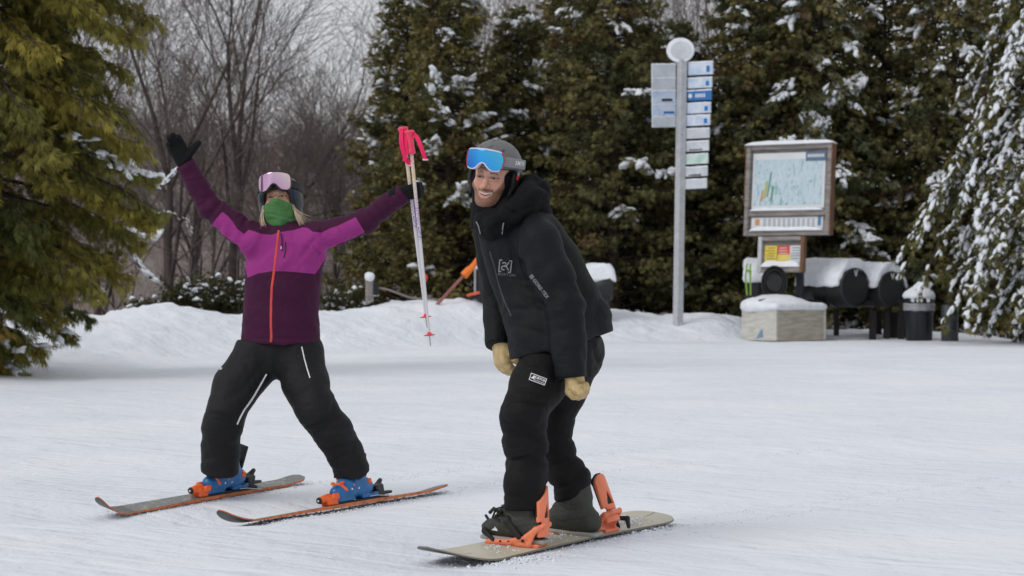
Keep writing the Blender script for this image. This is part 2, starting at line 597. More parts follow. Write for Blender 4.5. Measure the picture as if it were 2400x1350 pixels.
m_greyhelmet = mat('matt grey helmet shell', (.125, .128, .128), .5, var=.06, vsc=15, bump=.1, bsc=600)
m_white = mat('white print', (.72, .72, .72), .6)
m_greyprint = mat('grey print', (.30, .30, .32), .6)
m_strapgrey = mat('grey goggle strap webbing', (.25, .26, .27), .8, bump=.6, bsc=500)
m_lav = mat('pale lavender goggle frame', (.64, .63, .80), .35)
m_redframe = mat('red goggle side', (.42, .035, .05), .4)
m_blue = mat('blue ski boot plastic', (.012, .125, .34), .3, var=.15, vsc=30, bump=.15, bsc=150)
m_orange = mat('bright orange plastic', (.85, .13, .02), .4, bump=.2, bsc=200)
m_coral = mat('coral orange binding plastic', (.86, .235, .115), .42, var=.06, vsc=20, bump=.15, bsc=300)
m_olive = mat('dark olive boot', (.032, .034, .026), .6, var=.2, vsc=25, bump=.5, bsc=300)
m_sole = mat('pale boot sole', (.33, .33, .31), .6)
m_metal = mat('brushed metal', (.5, .5, .52), .35, metal=.9)
m_pink = mat('hot pink grip plastic', (.85, .050, .13), .5, var=.08, vsc=40)
m_pink2 = mat('hot pink webbing', (.80, .012, .11), .75)

def mirror_mat(name, c1, c2, c3):
    """Mirror-coated lens: the coating's tint shifts across the curve of the lens."""
    m = mat(name, c1, .13, metal=.85)
    nt = m.node_tree; bs = nt.nodes['Principled BSDF']
    at = nd(nt, 'ShaderNodeAttribute', attribute_name='across')
    rp = nd(nt, 'ShaderNodeValToRGB'); e = rp.color_ramp.elements
    e[0].position = 0; e[0].color = (*c1, 1); e[1].position = 1; e[1].color = (*c3, 1)
    k = e.new(.5); k.color = (*c2, 1)
    nt.links.new(at.outputs['Fac'], rp.inputs['Fac']); nt.links.new(rp.outputs['Color'], bs.inputs['Base Color'])
    return m
m_lensblue = mirror_mat('blue mirror lens', (.03, .10, .62), (.05, .38, .85), (.10, .55, .72))
m_lenspink = mirror_mat('rose mirror lens', (.74, .48, .64), (.62, .39, .58), (.80, .66, .64))

# ------------------------------------------------------------------ head, hands
def sdL(fn, *a, **k): return fn(*a, **k)

def zu(x): return -.0655 + 7.0 * x ** 2
def zl(x): return -.0772 + 17.5 * x ** 2

def head_sd(X, Y, Z, male, plain=False):
    S = lambda a, b, ra, rb, sq=(1, 1, 1): sd_seg(X, Y, Z, a, b, ra, rb, sq)
    E = lambda c, r, M_=None: sd_ell(X, Y, Z, c, r, M_)
    d = E((0, .012, .034), (.077, .097, .085))
    d = smin(d, E((0, -.022, -.045), (.061, .066, .068)), .05)
    w = 1.0 if male else .9
    d = smin(d, S((-.042 * w, .01, -.07), (0, -.068, -.097), .026, .020), .03)
    d = smin(d, S((.042 * w, .01, -.07), (0, -.068, -.097), .026, .020), .03)
    d = smin(d, S((-.014, -.074, -.098), (.014, -.074, -.098), .015, .015), .02)      # chin
    ck = .026 if male else .022
    for s in (-1, 1):
        d = smin(d, E((s * .042, -.058, -.038), (ck, .024, .022)), .02)               # cheeks
        d = smin(d, S((s * .010, -.088, .022), (s * .045, -.073, .021), .008, .006), .014)  # brow
    d = smin(d, S((0, -.028, -.11), (0, .045, -.215), .056, .06), .04)                # neck
    for s in (-1, 1):
        d = smax(d, -E((s * .031, -.101, .001), (.0185, .021, .0105)), .012)            # orbits
        d = smin(d, E((s * .031, -.0795, .0008), (.0170, .0135, .0115)), .005)        # lids
        d = smin(d, S((s * .019, -.088, -.0095), (s * .044, -.080, -.0085), .0035, .003), .008)   # lower lid pads
        if not plain:
            x2 = (X - s * .031) / .0128
            ap = (.0034 if male else .0042) * (1 - x2 ** 2)
            d = smax(d, -np.maximum(np.maximum(np.abs(Z + .0008 - .0008 * x2 ** 2) - ap, np.abs(X - s * .031) - .0128), np.abs(Y + .098) - .0155), .0012)
    nose = sd_chain(X, Y, Z, [(0, -.086, .012), (0, -.100, -.015), (0, -.117, -.036)], [.0075, .0085, .0118], k=.01)
    nose = smin(nose, S((-.0145, -.100, -.040), (.0145, -.100, -.040), .0085, .0085), .010)
    d = smin(d, nose, .010)
    if male:
        # smiling mouth: corners up, lips drawn back over the teeth
        xs_ = [-.031, -.018, 0, .018, .031]
        yf = lambda x: -.0965 + 15 * x ** 2
        d = smin(d, sd_chain(X, Y, Z, [(x, yf(x) + .0035, zu(x) + .0035) for x in xs_], [.0035, .0048, .0052, .0048, .0035], k=.003), .008)
        d = smin(d, sd_chain(X, Y, Z, [(x * .86, yf(x * .86) + .0045, zl(x * .86) - .0042) for x in xs_], [.0035, .0055, .0062, .0055, .0035], k=.003), .007)
        pocket = np.maximum(np.maximum(Z - zu(X), zl(X) - Z), np.maximum(np.abs(X) - .031, Y - (-.0855 + 13 * X ** 2)))
        d = smax(d, -pocket, .0012)
        for s in (-1, 1):                                                             # smile furrows
            d = smax(d, -S((s * .021, -.105, -.040), (s * .040, -.083, -.066), .0022, .0020), .010)
    else:
        d = smin(d, S((-.020, -.086, -.068), (.020, -.086, -.068), .006, .006), .008)
    for s in (-1, 1):                                                                 # ears
        d = smin(d, E((s * .078, .018, -.005), (.010, .018, .030)), .006)
    return d

def build_head(origin, M, h, male):
    """Head, face and neck in their own frame (-y is forward), returned in place."""
    G = Grid((-.092, -.132, -.215), (.092, .115, .128), h)
    X, Y, Z = G.X, G.Y, G.Z
    S = lambda a, b, ra, rb, sq=(1, 1, 1): sd_seg(X, Y, Z, a, b, ra, rb, sq)
    E = lambda c, r, M_=None: sd_ell(X, Y, Z, c, r, M_)
    d = head_sd(X, Y, Z, male)
    V, Q = surface_nets(G, d)
    V = relax(V, Q, 1, .35)
    x, y, z = V.T
    n1 = fbm(V, 30, 3); n2 = 1.5 * fbm(V, 210, 2)
    if male:
        base = np.array([.66, .375, .28]); 
    else:
        base = np.array([.64, .38, .275])
    C = np.ones((len(V), 3)) * base * (1 + .10 * n1)[:, None]
    g = lambda cx, cy, cz, s: np.exp(-((np.abs(x) - cx) ** 2 + (y - cy) ** 2 + (z - cz) ** 2) / s ** 2)
    red = np.clip(.55 * g(.042, -.075, -.035, .020) + .7 * g(0, -.115, -.037, .016) + .25 * g(.03, -.08, -.01, .02), 0, 1)[:, None]
    C = C * (1 - red) + np.array([.50, .17, .115]) * red
    # brows and lash lines
    bz = .0195 - 14 * (np.abs(x) - .028) ** 2
    brow = np.exp(-((z - bz) / .0046) ** 2) * smooth01((np.abs(x) - .012) / .005) * smooth01((.048 - np.abs(x)) / .006) * (y < -.05)
    brow = np.clip(brow * (1.1 + .6 * n2), 0, 1)[:, None] * (.85 if male else .6)
    C = C * (1 - brow) + np.array([.13, .065, .035]) * brow
    ex = (np.abs(x) - .031) / .0150; ez = (z + .0002) / .0048
    rr = np.sqrt(ex ** 2 + ez ** 2)
    lash = np.exp(-((rr - 1.0) / .28) ** 2)[:, None] * ((y < -.06)[:, None]) * (.75)
    C = C * (1 - lash) + np.array([.09, .05, .04]) * lash
    if male:
        lipu = np.exp(-((z - (zu(x) + .002)) / .0026) ** 2) * smooth01((.031 - np.abs(x)) / .004) * (y < -.07)
        lipl = np.exp(-((z - (zl(x) - .0042)) / .0040) ** 2) * smooth01((.027 - np.abs(x)) / .004) * (y < -.07)
        # short beard: moustache, chin, jaw line
        mus = np.exp(-((z - (-.0560 + 2.0 * x ** 2)) / .0058) ** 2) * smooth01((.036 - np.abs(x)) / .006)
        chin = smooth01((zl(x) - .0085 - z) / .004)
        jaw = smooth01((np.abs(x) - .030 + (-.062 - z) * .35) / .010) * smooth01((-.040 - z) / .02)
        side = smooth01((np.abs(x) - .058) / .008) * smooth01((.01 - z) / .02)
        gt = np.exp(-((np.abs(x) - .036) / .006) ** 2) * smooth01((-.056 - z) / .006)
        bd = np.clip(np.maximum.reduce([mus * 1.25, chin * .95, jaw * .85, side * .6, gt * .95]) * (1 + .35 * n2), 0, 1) * (y < .02) * (z > -.13)
        bd = np.clip(bd, 0, .86)[:, None]
        C = C * (1 - bd) + np.array([.175, .080, .046]) * bd
        lp = np.clip(np.maximum(lipl, lipu * .6), 0, 1)[:, None] * .75
        C = C * (1 - lp) + np.array([.42, .13, .11]) * lp
        inn = (np.abs(x) < .0305) & (y > -.0905 + 13 * x ** 2) & (z < zu(x) + .0005) & (z > zl(x) - .0005) & (y < -.06)
        C[inn] = (.05, .015, .014)
    C = np.clip(C, .005, 1)
    return V @ M.T + origin, Q, C

def make_eyes(origin, M, parent):
    for s in (-1, 1):
        V = []; Fs = []; C = []
        nu, nv = 20, 14
        c = np.array([s * .031, -.0785, -.0005])
        for j in range(nv + 1):
            th = math.pi * j / nv
            for i in range(nu):
                ph = 2 * math.pi * i / nu
                q = np.array([math.sin(th) * math.cos(ph), -math.cos(th), math.sin(th) * math.sin(ph)])
                V.append((c + .0118 * q) @ M.T + origin)
                a = math.degrees(th)
                C.append((.008, .008, .008) if a < 18 else ((.05, .06, .06) if a < 36 else (.36, .33, .31)))
        for j in range(nv):
            for i in range(nu):
                Fs.append((j * nu + i, j * nu + (i + 1) % nu, (j + 1) * nu + (i + 1) % nu, (j + 1) * nu + i))
        obj_np('eye', np.array(V), np.array(Fs), m_eye, parent, attrs={'tint': np.array(C)})

def finger_pts(base, a, n, length, curl, k=(.42, .32, .26)):
    """Three bones from base, bending from a towards -n by curl (degrees) per joint."""
    pts = [base]; ang = 0
    for i in range(3):
        ang += R(curl[i])
        pts.append(pts[-1] + length * k[i] * (math.cos(ang) * a - math.sin(ang) * n))
    return pts

def make_glove(name, m, wrist, a, s, curl, parent, scale=1.0, thumb_dir=(.75, .62, -.1), thumb_curl=(0, 15, 15), h=.003,
               cuff=.045, cuff_r=.036, puff=1.0, spread=.0, seam=None):
    """a: towards the fingers, s: towards the thumb; the back of the hand faces a x s."""
    a = np.asarray(a, float); a /= np.linalg.norm(a)
    s = np.asarray(s, float); s -= a * (s @ a); s /= np.linalg.norm(s)
    n = np.cross(a, s)
    w = np.asarray(wrist, float)
    L = lambda u, v, q: w + scale * (u * a + v * s + q * n)
    chains = []
    lens = [.066, .074, .070, .056]; r0 = [.0128, .0132, .0128, .0118]
    offs = [.031, .010, -.0115, -.031]
    for i in range(4):
        cu = curl[i] if hasattr(curl[0], '__len__') else curl
        ai = a + s * (offs[i] * spread * 10); ai = ai / np.linalg.norm(ai)
        b = L(.088 - (.006 if i == 3 else 0) - (.004 if i == 0 else 0), offs[i], 0)
        f = finger_pts(b, ai, n, lens[i] * scale, cu)
        rr = r0[i] * scale * puff
        chains.append(([L(.035, offs[i] * .7, 0)] + f, [rr * 1.05, rr * 1.12, rr * 1.05, rr, rr * .86]))
    td = thumb_dir[0] * a + thumb_dir[1] * s + thumb_dir[2] * n; td /= np.linalg.norm(td)
    tb = L(.022, .026, -.006)
    tf = finger_pts(tb, td, n, .092 * scale, thumb_curl, k=(.45, .3, .25))
    rr = .0142 * scale * puff
    chains.append((tf, [rr * 1.25, rr * 1.1, rr, rr * .85]))
    allp = np.array([p for c in chains for p in c[0]] + [L(-cuff, 0, 0), L(0, 0, 0)])
    G = Grid(allp.min(0) - .05 * scale, allp.max(0) + .05 * scale, h)
    X, Y, Z = G.X, G.Y, G.Z
    d = sd_seg(X, Y, Z, L(-cuff, 0, 0), L(0, 0, 0), cuff_r * scale, .031 * scale)
    for v in (-.022, -.008, .008, .022):
        d = smin(d, sd_seg(X, Y, Z, L(.012, v * .75, 0), L(.080, v * 1.1, 0), .0195 * scale * puff, .0165 * scale * puff), .012)
    for c in chains:
        d = smin(d, sd_chain(X, Y, Z, c[0], c[1], k=.004), .0055)
    V, Q = surface_nets(G, d)
    N = vnormals(V, Q)
    ax = a
    disp = .0010 * fbm(V, 45, 3) + fold(V, L(.0, 0, 0), ax, .016, .03, .003, 3.3, 1.5, 30)
    for c in chains:
        for j in (1, 2, 3):
            if j < len(c[0]):
                disp = disp - .0016 * np.exp(-((V - c[0][j]) ** 2).sum(1) / (.008 ** 2)) * np.abs(np.sin((V @ ax) * 2 * math.pi / .007))
    V = V + N * disp[:, None]
    return obj_np(name, V, Q, m, parent), V, Q

def along_y(bvh, x, z, y0, toward=1, off=.002):
    """The point of a surface straight behind (x, z), seen from y0, lifted off it by off."""
    hit = bvh.ray_cast(Vector((x, y0, z)), Vector((0, toward, 0)))
    if hit[0] is None:
        return None
    nrm = hit[1]
    if nrm.y * toward > 0: nrm = -nrm
    return np.array(hit[0] + nrm * off)

def decal(name, V2, Fs, to3, d, m, parent, off=.0015, bvh=None, subdiv=0):
    """Flat print laid on a surface: V2 (n,2) mapped by to3 to points in space, then cast along d onto bvh."""
    out = []
    for v in V2:
        p = Vector(to3(v))
        hit = bvh.ray_cast(p, Vector(d))
        if hit[0] is None:
            near = bvh.find_nearest(p)
            hit = near
        nrm = hit[1]
        if nrm.dot(Vector(d)) > 0: nrm = -nrm
        out.append(np.array(hit[0] + nrm * off))
    mb = MB(); mb.add(out, Fs)
    off3 = root_loc(parent)
    me = bpy.data.meshes.new(name)
    me.from_pydata([tuple(np.array(v) - off3) for v in mb.v], [], mb.f); me.update()
    return link_mesh(name, me, m, parent)

def ribbon(name, pts, wd, bvh, y0, m, parent, off=.003, thick=.003, cat=None, toward=1):
    """A zip or tape laid down a surface through photo points already turned into (x, z)."""
    c = []
    for i in range(len(pts) - 1):
        k = max(2, int(np.linalg.norm(np.array(pts[i + 1]) - np.array(pts[i])) / .012))
        for t in range(k):
            c.append(np.array(pts[i]) * (1 - t / k) + np.array(pts[i + 1]) * t / k)
    c.append(np.array(pts[-1])); c = np.array(c)
    T = np.gradient(c, axis=0); T /= np.linalg.norm(T, axis=1, keepdims=True) + 1e-9
    Nn = np.stack([-T[:, 1], T[:, 0]], 1)
    V = []; last = None
    mid = []
    for i in range(len(c)):
        row = []
        for s_ in (-1, -.5, .5, 1):
            q = c[i] + Nn[i] * wd / 2 * s_
            o_ = off if abs(s_) < 1 else -.002
            p = along_y(bvh, q[0], q[1], y0, toward, o_)
            row.append(p)
        ok = [r for r in row if r is not None]
        if len(ok) < 4:
            continue
        V.append(row)
    n = len(V)
    Vf = np.array(V).reshape(-1, 3)
    Fs = [(i * 4 + k, i * 4 + k + 1, (i + 1) * 4 + k + 1, (i + 1) * 4 + k) for i in range(n - 1) for k in range(3)]
    return obj_np(name, Vf, np.array(Fs), m, parent)

def helmet_sd(X, Y, Z, grow=0.0, w=.113, l=.132, top=.118, cz=.036):
    return sd_ell(X, Y, Z, (0, .018, cz), (w + grow, l + grow, top + grow))

def make_goggles(origin, M, parent, frame_m, lens_m, side_m, strap_m, zc=.074, wid=.092, hei=.046, tilt=0, rw=.115, rl=.142, male=True, yaw=0):
    """Goggles pushed up on the helmet: frame and lens curve round the front, the strap round the shell."""
    h = .0022
    G = Grid((-.14, -.19, -.02), (.14, .17, .16), h)
    X, Y, Z = [np.asarray(a) for a in (G.X, G.Y, G.Z)]
    ang = np.arctan2(X, -(Y - .01))
    rad = np.sqrt((X / 1.0) ** 2 + ((Y - .01) * (rw / rl)) ** 2)
    A = ang * .115                                        # arc length round the head
    # outline: rounded, with the nose notch below
    w, hh = wid, hei
    out = [(-w, .010), (-w * .93, hh * .75), (-w * .70, hh), (0, hh * 1.12), (w * .70, hh), (w * .93, hh * .75), (w, .010), (w * .97, -hh * .55),
           (w * .80, -hh * .98), (w * .45, -hh * 1.02), (w * .25, -hh * .72), (w * .12, -hh * .40), (0, -hh * .28), (-w * .12, -hh * .40), (-w * .25, -hh * .72),
           (-w * .45, -hh * 1.02), (-w * .80, -hh * .98), (-w * .97, -hh * .55)]
    out = out[::-1]
    sm = []
    for i in range(len(out)):
        p0, p1, p2, p3 = [np.array(out[(i + k) % len(out)]) for k in (-1, 0, 1, 2)]
        for t in (0, .25, .5, .75):
            sm.append(tuple(.5 * ((2 * p1) + (-p0 + p2) * t + (2 * p0 - 5 * p1 + 4 * p2 - p3) * t * t + (-p0 + 3 * p1 - 3 * p2 + p3) * t ** 3)))
    out = sm
    zz = Z - zc
    A2 = A[:, :, 0]; 
    AA, ZZ = np.broadcast_arrays(A, zz + 0 * A)
    pd = sd_poly(AA, ZZ, out)
    front = np.where(Y < .04, 0, 1)
    shell_o = rad - (rw + .022); shell_i = (rw + .000) - rad
    fr = smax(smax(pd - .0030, shell_o, .006), shell_i, .004) + front
    cut = np.maximum(np.maximum(pd + .0030, (rw + .0165) - rad), -1)
    fr = smax(fr, -cut, .003)
    V, Q = surface_nets(G, fr)
    V = relax(V, Q, 1, .4)
    Fc = V[Q].mean(1)
    Aq = np.arctan2(Fc[:, 0], -(Fc[:, 1] - .01)) * .115
    g = thing('goggles', None, None) if False else None
    W = lambda q: (q @ rot(0, 0, yaw).T) @ M.T + origin
    side = np.abs(Aq) > wid * .84
    fo = obj_np('goggle_frame', W(V), Q[~side], frame_m, parent)
    obj_np('side_arm', W(V), Q[side], side_m, fo)
    ln = smax(smax(pd + .0020, rad - (rw + .0205), .002), (rw + .013) - rad, .002) + front
    V, Q = surface_nets(G, ln)
    V = relax(V, Q, 2, .5)
    N = vnormals(V, Q)
    Al = np.arctan2(V[:, 0], -(V[:, 1] - .01)) * .115
    ac = np.clip((Al / wid) * .35 + .5 + (V[:, 2] - zc) * 4.0, 0, 1)
    lo = obj_np('lens', W(V), Q, lens_m, parent, attrs={'across': ac})
    # strap
    G2 = Grid((-.15, -.11, -.0), (.15, .18, .14), .003)
    X, Y, Z = G2.X, G2.Y, G2.Z
    rad = np.sqrt(X ** 2 + ((Y - .018) * ((rw + .002) / (rl - .004))) ** 2)
    zs = zc - .006 - (Y + .03) * .10
    sp = np.maximum(np.abs(rad - (rw + .005)) - .004, np.abs(Z - zs) - .021)
    sp = np.maximum(sp, -(Y + .095))
    V, Q = surface_nets(G2, sp)
    Fc = V[Q].mean(1)
    so = obj_np('strap', W(V), Q, strap_m, parent)
    return fo, lo, so, V, Q
# ------------------------------------------------------------------ the skier in purple
def skin_body(origin_parent, head, chains, h=.012):
    """One skin: the head and neck run on into the torso and limbs under the clothes."""
    Vh, Qh, Ch = head
    allp = np.array([p for c in chains for p in c[0]])
    G = Grid(allp.min(0) - .13, allp.max(0) + .13, h)
    d = None
    for pts, rad in chains:
        e = sd_chain(G.X, G.Y, G.Z, pts, rad, k=.03)
        d = e if d is None else smin(d, e, .05)
    V, Q = surface_nets(G, d)
    C = np.ones((len(V), 3)) * (.50, .28, .19)
    return obj_np('body', np.concatenate([Vh, V]), np.concatenate([Qh, Q + len(Vh)]), m_skin, origin_parent,
                  attrs={'tint': np.concatenate([Ch, C])})

WY = 12.25
wp = lambda px, py, dy=0.0: P(px, py, WY + dy)
base = wp(660, 1165); base[2] = gz(base[0], base[1])
woman = thing('person', 'skier in a purple two tone jacket with green face mask, arms raised wide', 'person', tuple(base))

W_M = rot(0, 0, -7) @ rot(-13, 0, 0) @ rot(0, -5, 0)
W_O = wp(653, 470, 0.02) + np.array([0, .07, 0])
head = build_head(W_O, W_M, .003, False)
HL = lambda x, y, z: np.array([x, y, z]) @ W_M.T + W_O
hipL, kneeL, ankL = wp(607, 835, .06), wp(523, 968, -.10), wp(515, 1100, .0)
hipR, kneeR, ankR = wp(705, 835, .06), wp(742, 962, -.10), wp(826, 1112, .02)
shL, elL, wrL = wp(592, 562), wp(492, 486, .02), wp(434, 386, -.02)
shR, elR, wrR = wp(740, 560), wp(852, 520, -.03), wp(946, 452, -.095)
body = skin_body(woman, head, [
    ([HL(0, .04, -.17), wp(656, 560, .06), wp(662, 680, .05), wp(657, 800, .05)], [.05, .07, .08, .08]),
    ([shL, elL, elL * .2 + wrL * .8], [.045, .036, .026]), ([shR, elR, elR * .2 + wrR * .8], [.045, .036, .026]),
    ([hipL, kneeL, ankL], [.075, .05, .035]), ([hipR, kneeR, ankR], [.075, .05, .035])])
make_eyes(W_O, W_M, woman)

# jacket
lo = np.min([wrL, wrR, wp(545, 812)], 0) - .12; hi = np.max([wrL, wrR, wp(765, 812)], 0) + .12
lo[1] = WY - .30; hi[1] = WY + .32
G = Grid(lo, hi, .0068)
X, Y, Z = G.X, G.Y, G.Z
tq = (1, .68, 1)
c_ = .05
d = sd_chain(X, Y, Z, [wp(658, 560, c_), wp(666, 612, c_), wp(662, 680, c_), wp(658, 750, c_), wp(656, 850, c_)],
             [.118, .193, .184, .188, .228], tq, k=.05)
d = smin(d, sd_seg(X, Y, Z, shL + (.02, 0, 0.004), shR + (-.02, 0, 0.004), .066, .066), .05)
d = smin(d, sd_chain(X, Y, Z, [shL, shL * .5 + elL * .5, elL, elL * .5 + wrL * .5, wrL], [.078, .068, .064, .056, .052], k=.02), .055)
d = smin(d, sd_chain(X, Y, Z, [shR, shR * .5 + elR * .5, elR, elR * .5 + wrR * .5, wrR], [.078, .066, .060, .053, .050], k=.02), .055)
hemz = wp(0, 806)[2]
xx = (X - wp(656, 800)[0])
d = np.maximum(d, hemz - .004 * np.sin(xx * 17 + 1) - Z)
for wr, el in ((wrL, elL), (wrR, elR)):      # sleeve ends
    a_ = wr - el; a_ = a_ / np.linalg.norm(a_)
    q = (X - wr[0]) * a_[0] + (Y - wr[1]) * a_[1] + (Z - wr[2]) * a_[2]
    near = (X - wr[0]) ** 2 + (Y - wr[1]) ** 2 + (Z - wr[2]) ** 2 < .13 ** 2
    d = np.where(near, np.maximum(d, q - .006), d)
# collar
d = smin(d, sd_seg(X, Y, Z, wp(658, 560, .03), wp(657, 532, .04), .090, .078), .02)
d = np.maximum(d, -sd_seg(X, Y, Z, wp(657, 545, .03), wp(656, 480, .03), .066, .070))
V, Q = surface_nets(G, d)
V = relax(V, Q, 2, .5)
N = vnormals(V, Q)
au, av = elL - shL, elR - shR
disp = .006 * fbm(V, 7, 3) + .0022 * fbm(V, 26, 3, 4.)
disp += fold(V, wp(566, 560), au, .045, .10, .011, 1.)          # armpits
disp += fold(V, wp(768, 585), av, .050, .11, .011, 2.)
disp += fold(V, elL, wrL - elL, .042, .085, .011, 3.) + fold(V, elR, wrR - elR, .045, .085, .010, 4.)
disp += fold(V, wrL + (elL - wrL) * .25, wrL - elL, .026, .07, .005, 5.) + fold(V, wrR + (elR - wrR) * .3, wrR - elR, .03, .08, .006, 6.)
disp += fold(V, wp(655, 690, -.05), (.25, 0, 1), .075, .17, .006, 7., 3, 4)
disp += fold(V, wp(720, 600, -.1), (.8, 0, -.6), .055, .11, .007, 8., 2, 5) + fold(V, wp(600, 600, -.1), (.8, 0, .6), .055, .11, .006, 9., 2, 5)
disp += fold(V, wp(690, 770, -.1), (.6, 0, 1), .06, .13, .005, 11., 2, 5)
seamz = np.exp(-((V[:, 2] - (hemz + .028)) / .006) ** 2) * .003
V = V + N * (1.3 * disp - seamz)[:, None]
mag = [(496, 529), (524, 497), (538, 508), (550, 522), (560, 538), (576, 549), (586, 539), (600, 543), (616, 549), (640, 551), (657, 545), (690, 540), (712, 533), (724, 535), (736, 544),
       (756, 546), (776, 536), (792, 531), (836, 510), (846, 526), (857, 545), (812, 566), (784, 578), (766, 602), (752, 622), (740, 642), (672, 636), (640, 636), (608, 641), (580, 651),
       (566, 600), (560, 576), (532, 557)]
magxz = [(wp(a, b)[0], wp(a, b)[2]) for a, b in mag]
seam = sd_poly(V[:, 0], V[:, 2], magxz)
jacket = obj_np('jacket', V, Q, m_wjacket, woman, attrs={'seam': seam})
bj = bvh_of(V, Q)
y0 = WY - 1
xz = lambda *pts: [(wp(a, b)[0], wp(a, b)[2]) for a, b in pts]
ribbon('zip', xz((656, 541), (653, 570), (650, 600), (646, 634), (641, 672), (639, 705), (639, 760), (640, 799)), .0155, bj, y0, m_zip, jacket, off=.0032)
m_dkcord = mat('dark plum cord', (.025, .006, .02), .7)
ribbon('zip_flap', xz((661, 548), (664, 562), (664, 588)), .007, bj, y0, m_dkcord, jacket, off=.007)
ribbon('pocket_zip', xz((672, 568), (672, 590), (669, 606)), .006, bj, y0, m_dkcord, jacket, off=.004)
mb = MB(); q = along_y(bj, *xz((663, 582))[0], y0, 1, .008); mb.box(q, (.005, .004, .016), bev=.0015); mb.build('zip_puller', m_white, jacket)
mb = MB(); q = along_y(bj, *xz((640, 798))[0], y0, 1, .008); mb.box(q, (.010, .006, .018), bev=.002); mb.build('zip_puller', m_zip, jacket)

# trousers
lo = wp(455, 1125, -.3) - .02; hi = wp(895, 780, .3) + .02; lo[1] = WY - .32; hi[1] = WY + .28
G = Grid(lo, hi, .0070); X, Y, Z = G.X, G.Y, G.Z
d = sd_seg(X, Y, Z, wp(632, 812, c_), wp(680, 812, c_), .148, .148, (1, .80, 1))
d = smin(d, sd_chain(X, Y, Z, [wp(604, 838, .05), wp(556, 905, -.02), kneeL + (.01, 0, 0), wp(520, 1000, -.07), wp(517, 1050, -.01), ankL + (0, 0, .01), wp(515, 1118)],
                     [.132, .118, .096, .098, .094, .091, .088], k=.03), .05)
d = smin(d, sd_chain(X, Y, Z, [wp(702, 838, .05), wp(716, 900, -.02), kneeR + (0, 0, 0), wp(778, 1010, -.07), wp(808, 1060, -.01), ankR, wp(831, 1130, .02)],
                     [.130, .116, .100, .098, .090, .090, .088], k=.03), .05)
d = np.maximum(d, (Z - wp(0, 797)[2]))
for a_, b_, c2 in ((ankL, kneeL, wp(514, 1106)), (ankR, kneeR, wp(829, 1116, .02))):
    near = (X - a_[0]) ** 2 + (Z - a_[2]) ** 2 < .16 ** 2
    n_ = (a_ - kneeL) if a_ is ankL else (a_ - kneeR); n_ = n_ / np.linalg.norm(n_)
    q = (X - c2[0]) * n_[0] + (Y - c2[1]) * n_[1] + (Z - c2[2]) * n_[2]
    d = np.where(near, np.maximum(d, q), d)
V, Q = surface_nets(G, d); V = relax(V, Q, 2, .5); N = vnormals(V, Q)
disp = .008 * fbm(V, 6, 3, 2.) + .0025 * fbm(V, 24, 3, 6.)
disp += fold(V, wp(520, 992, -.12), (.12, 0, 1), .062, .085, .022, 1., 1.4, 6) + fold(V, wp(752, 990, -.12), (.35, 0, -1), .065, .10, .020, 2., 1.6, 6)
disp += fold(V, wp(512, 1085, -.05), (0, 0, 1), .040, .10, .009, 3., 2.5, 9) + fold(V, wp(822, 1085, -.05), (.3, 0, -1), .040, .10, .010, 4., 2.5, 9)
disp += fold(V, wp(630, 860, -.05), (1, 0, .1), .06, .11, .010, 5., 1.8, 5) + fold(V, wp(548, 900, -.1), (.6, 0, -1), .09, .13, .008, 6., 2.5, 5)
disp += fold(V, wp(735, 900, -.1), (-.4, 0, 1), .085, .12, .010, 7., 2.5, 5) + fold(V, wp(800, 1040, -.1), (.4, 0, -1), .06, .10, .010, 8., 2., 6)
V = V + N * (.85 * disp)[:, None]
pants = obj_np('trousers', V, Q, m_pants, woman)
bp = bvh_of(V, Q)
ribbon('pocket_zip', xz((710, 812), (717, 840), (724, 862), (732, 884)), .0075, bp, y0, m_white, pants, off=.004)
ribbon('side_zip', xz((627, 876), (612, 903), (597, 930), (580, 956)), .006, bp, y0, m_white, pants, off=.006)
ribbon('side_zip', xz((580, 956), (572, 972), (564, 990)), .006, bp, y0, m_white, pants, off=.006)
mb = MB(); q = along_y(bp, *xz((523, 864))[0], y0, 1, .003); mb.box(q, (.016, .003, .014), rot(0, 20, 20), bev=.001); mb.build('fabric_tag', m_white, pants)

# gloves
aL = wrL - elL; aL /= np.linalg.norm(aL)
make_glove('glove', m_blackglove, wp(432, 380, -.02), aL + np.array([.06, -.10, .02]), (.93, .12, .45),
           [(14, 22, 18), (8, 14, 12), (9, 14, 12), (18, 25, 20)], woman, scale=.98, thumb_dir=(.42, .95, -.1), thumb_curl=(0, 0, 6), puff=1.38, cuff=.03, cuff_r=.042, spread=.0)
grip_c = P(968, 443, WY - .135)
make_glove('glove', m_blackglove, wp(944, 453, -.095), (1, .02, .18), (-.09, .02, 1),
           [(58, 92, 62), (60, 95, 60), (60, 95, 60), (58, 92, 60)], woman, scale=.93, thumb_dir=(.75, .45, -.75), thumb_curl=(20, 40, 30), puff=1.18, cuff=.045, cuff_r=.040)

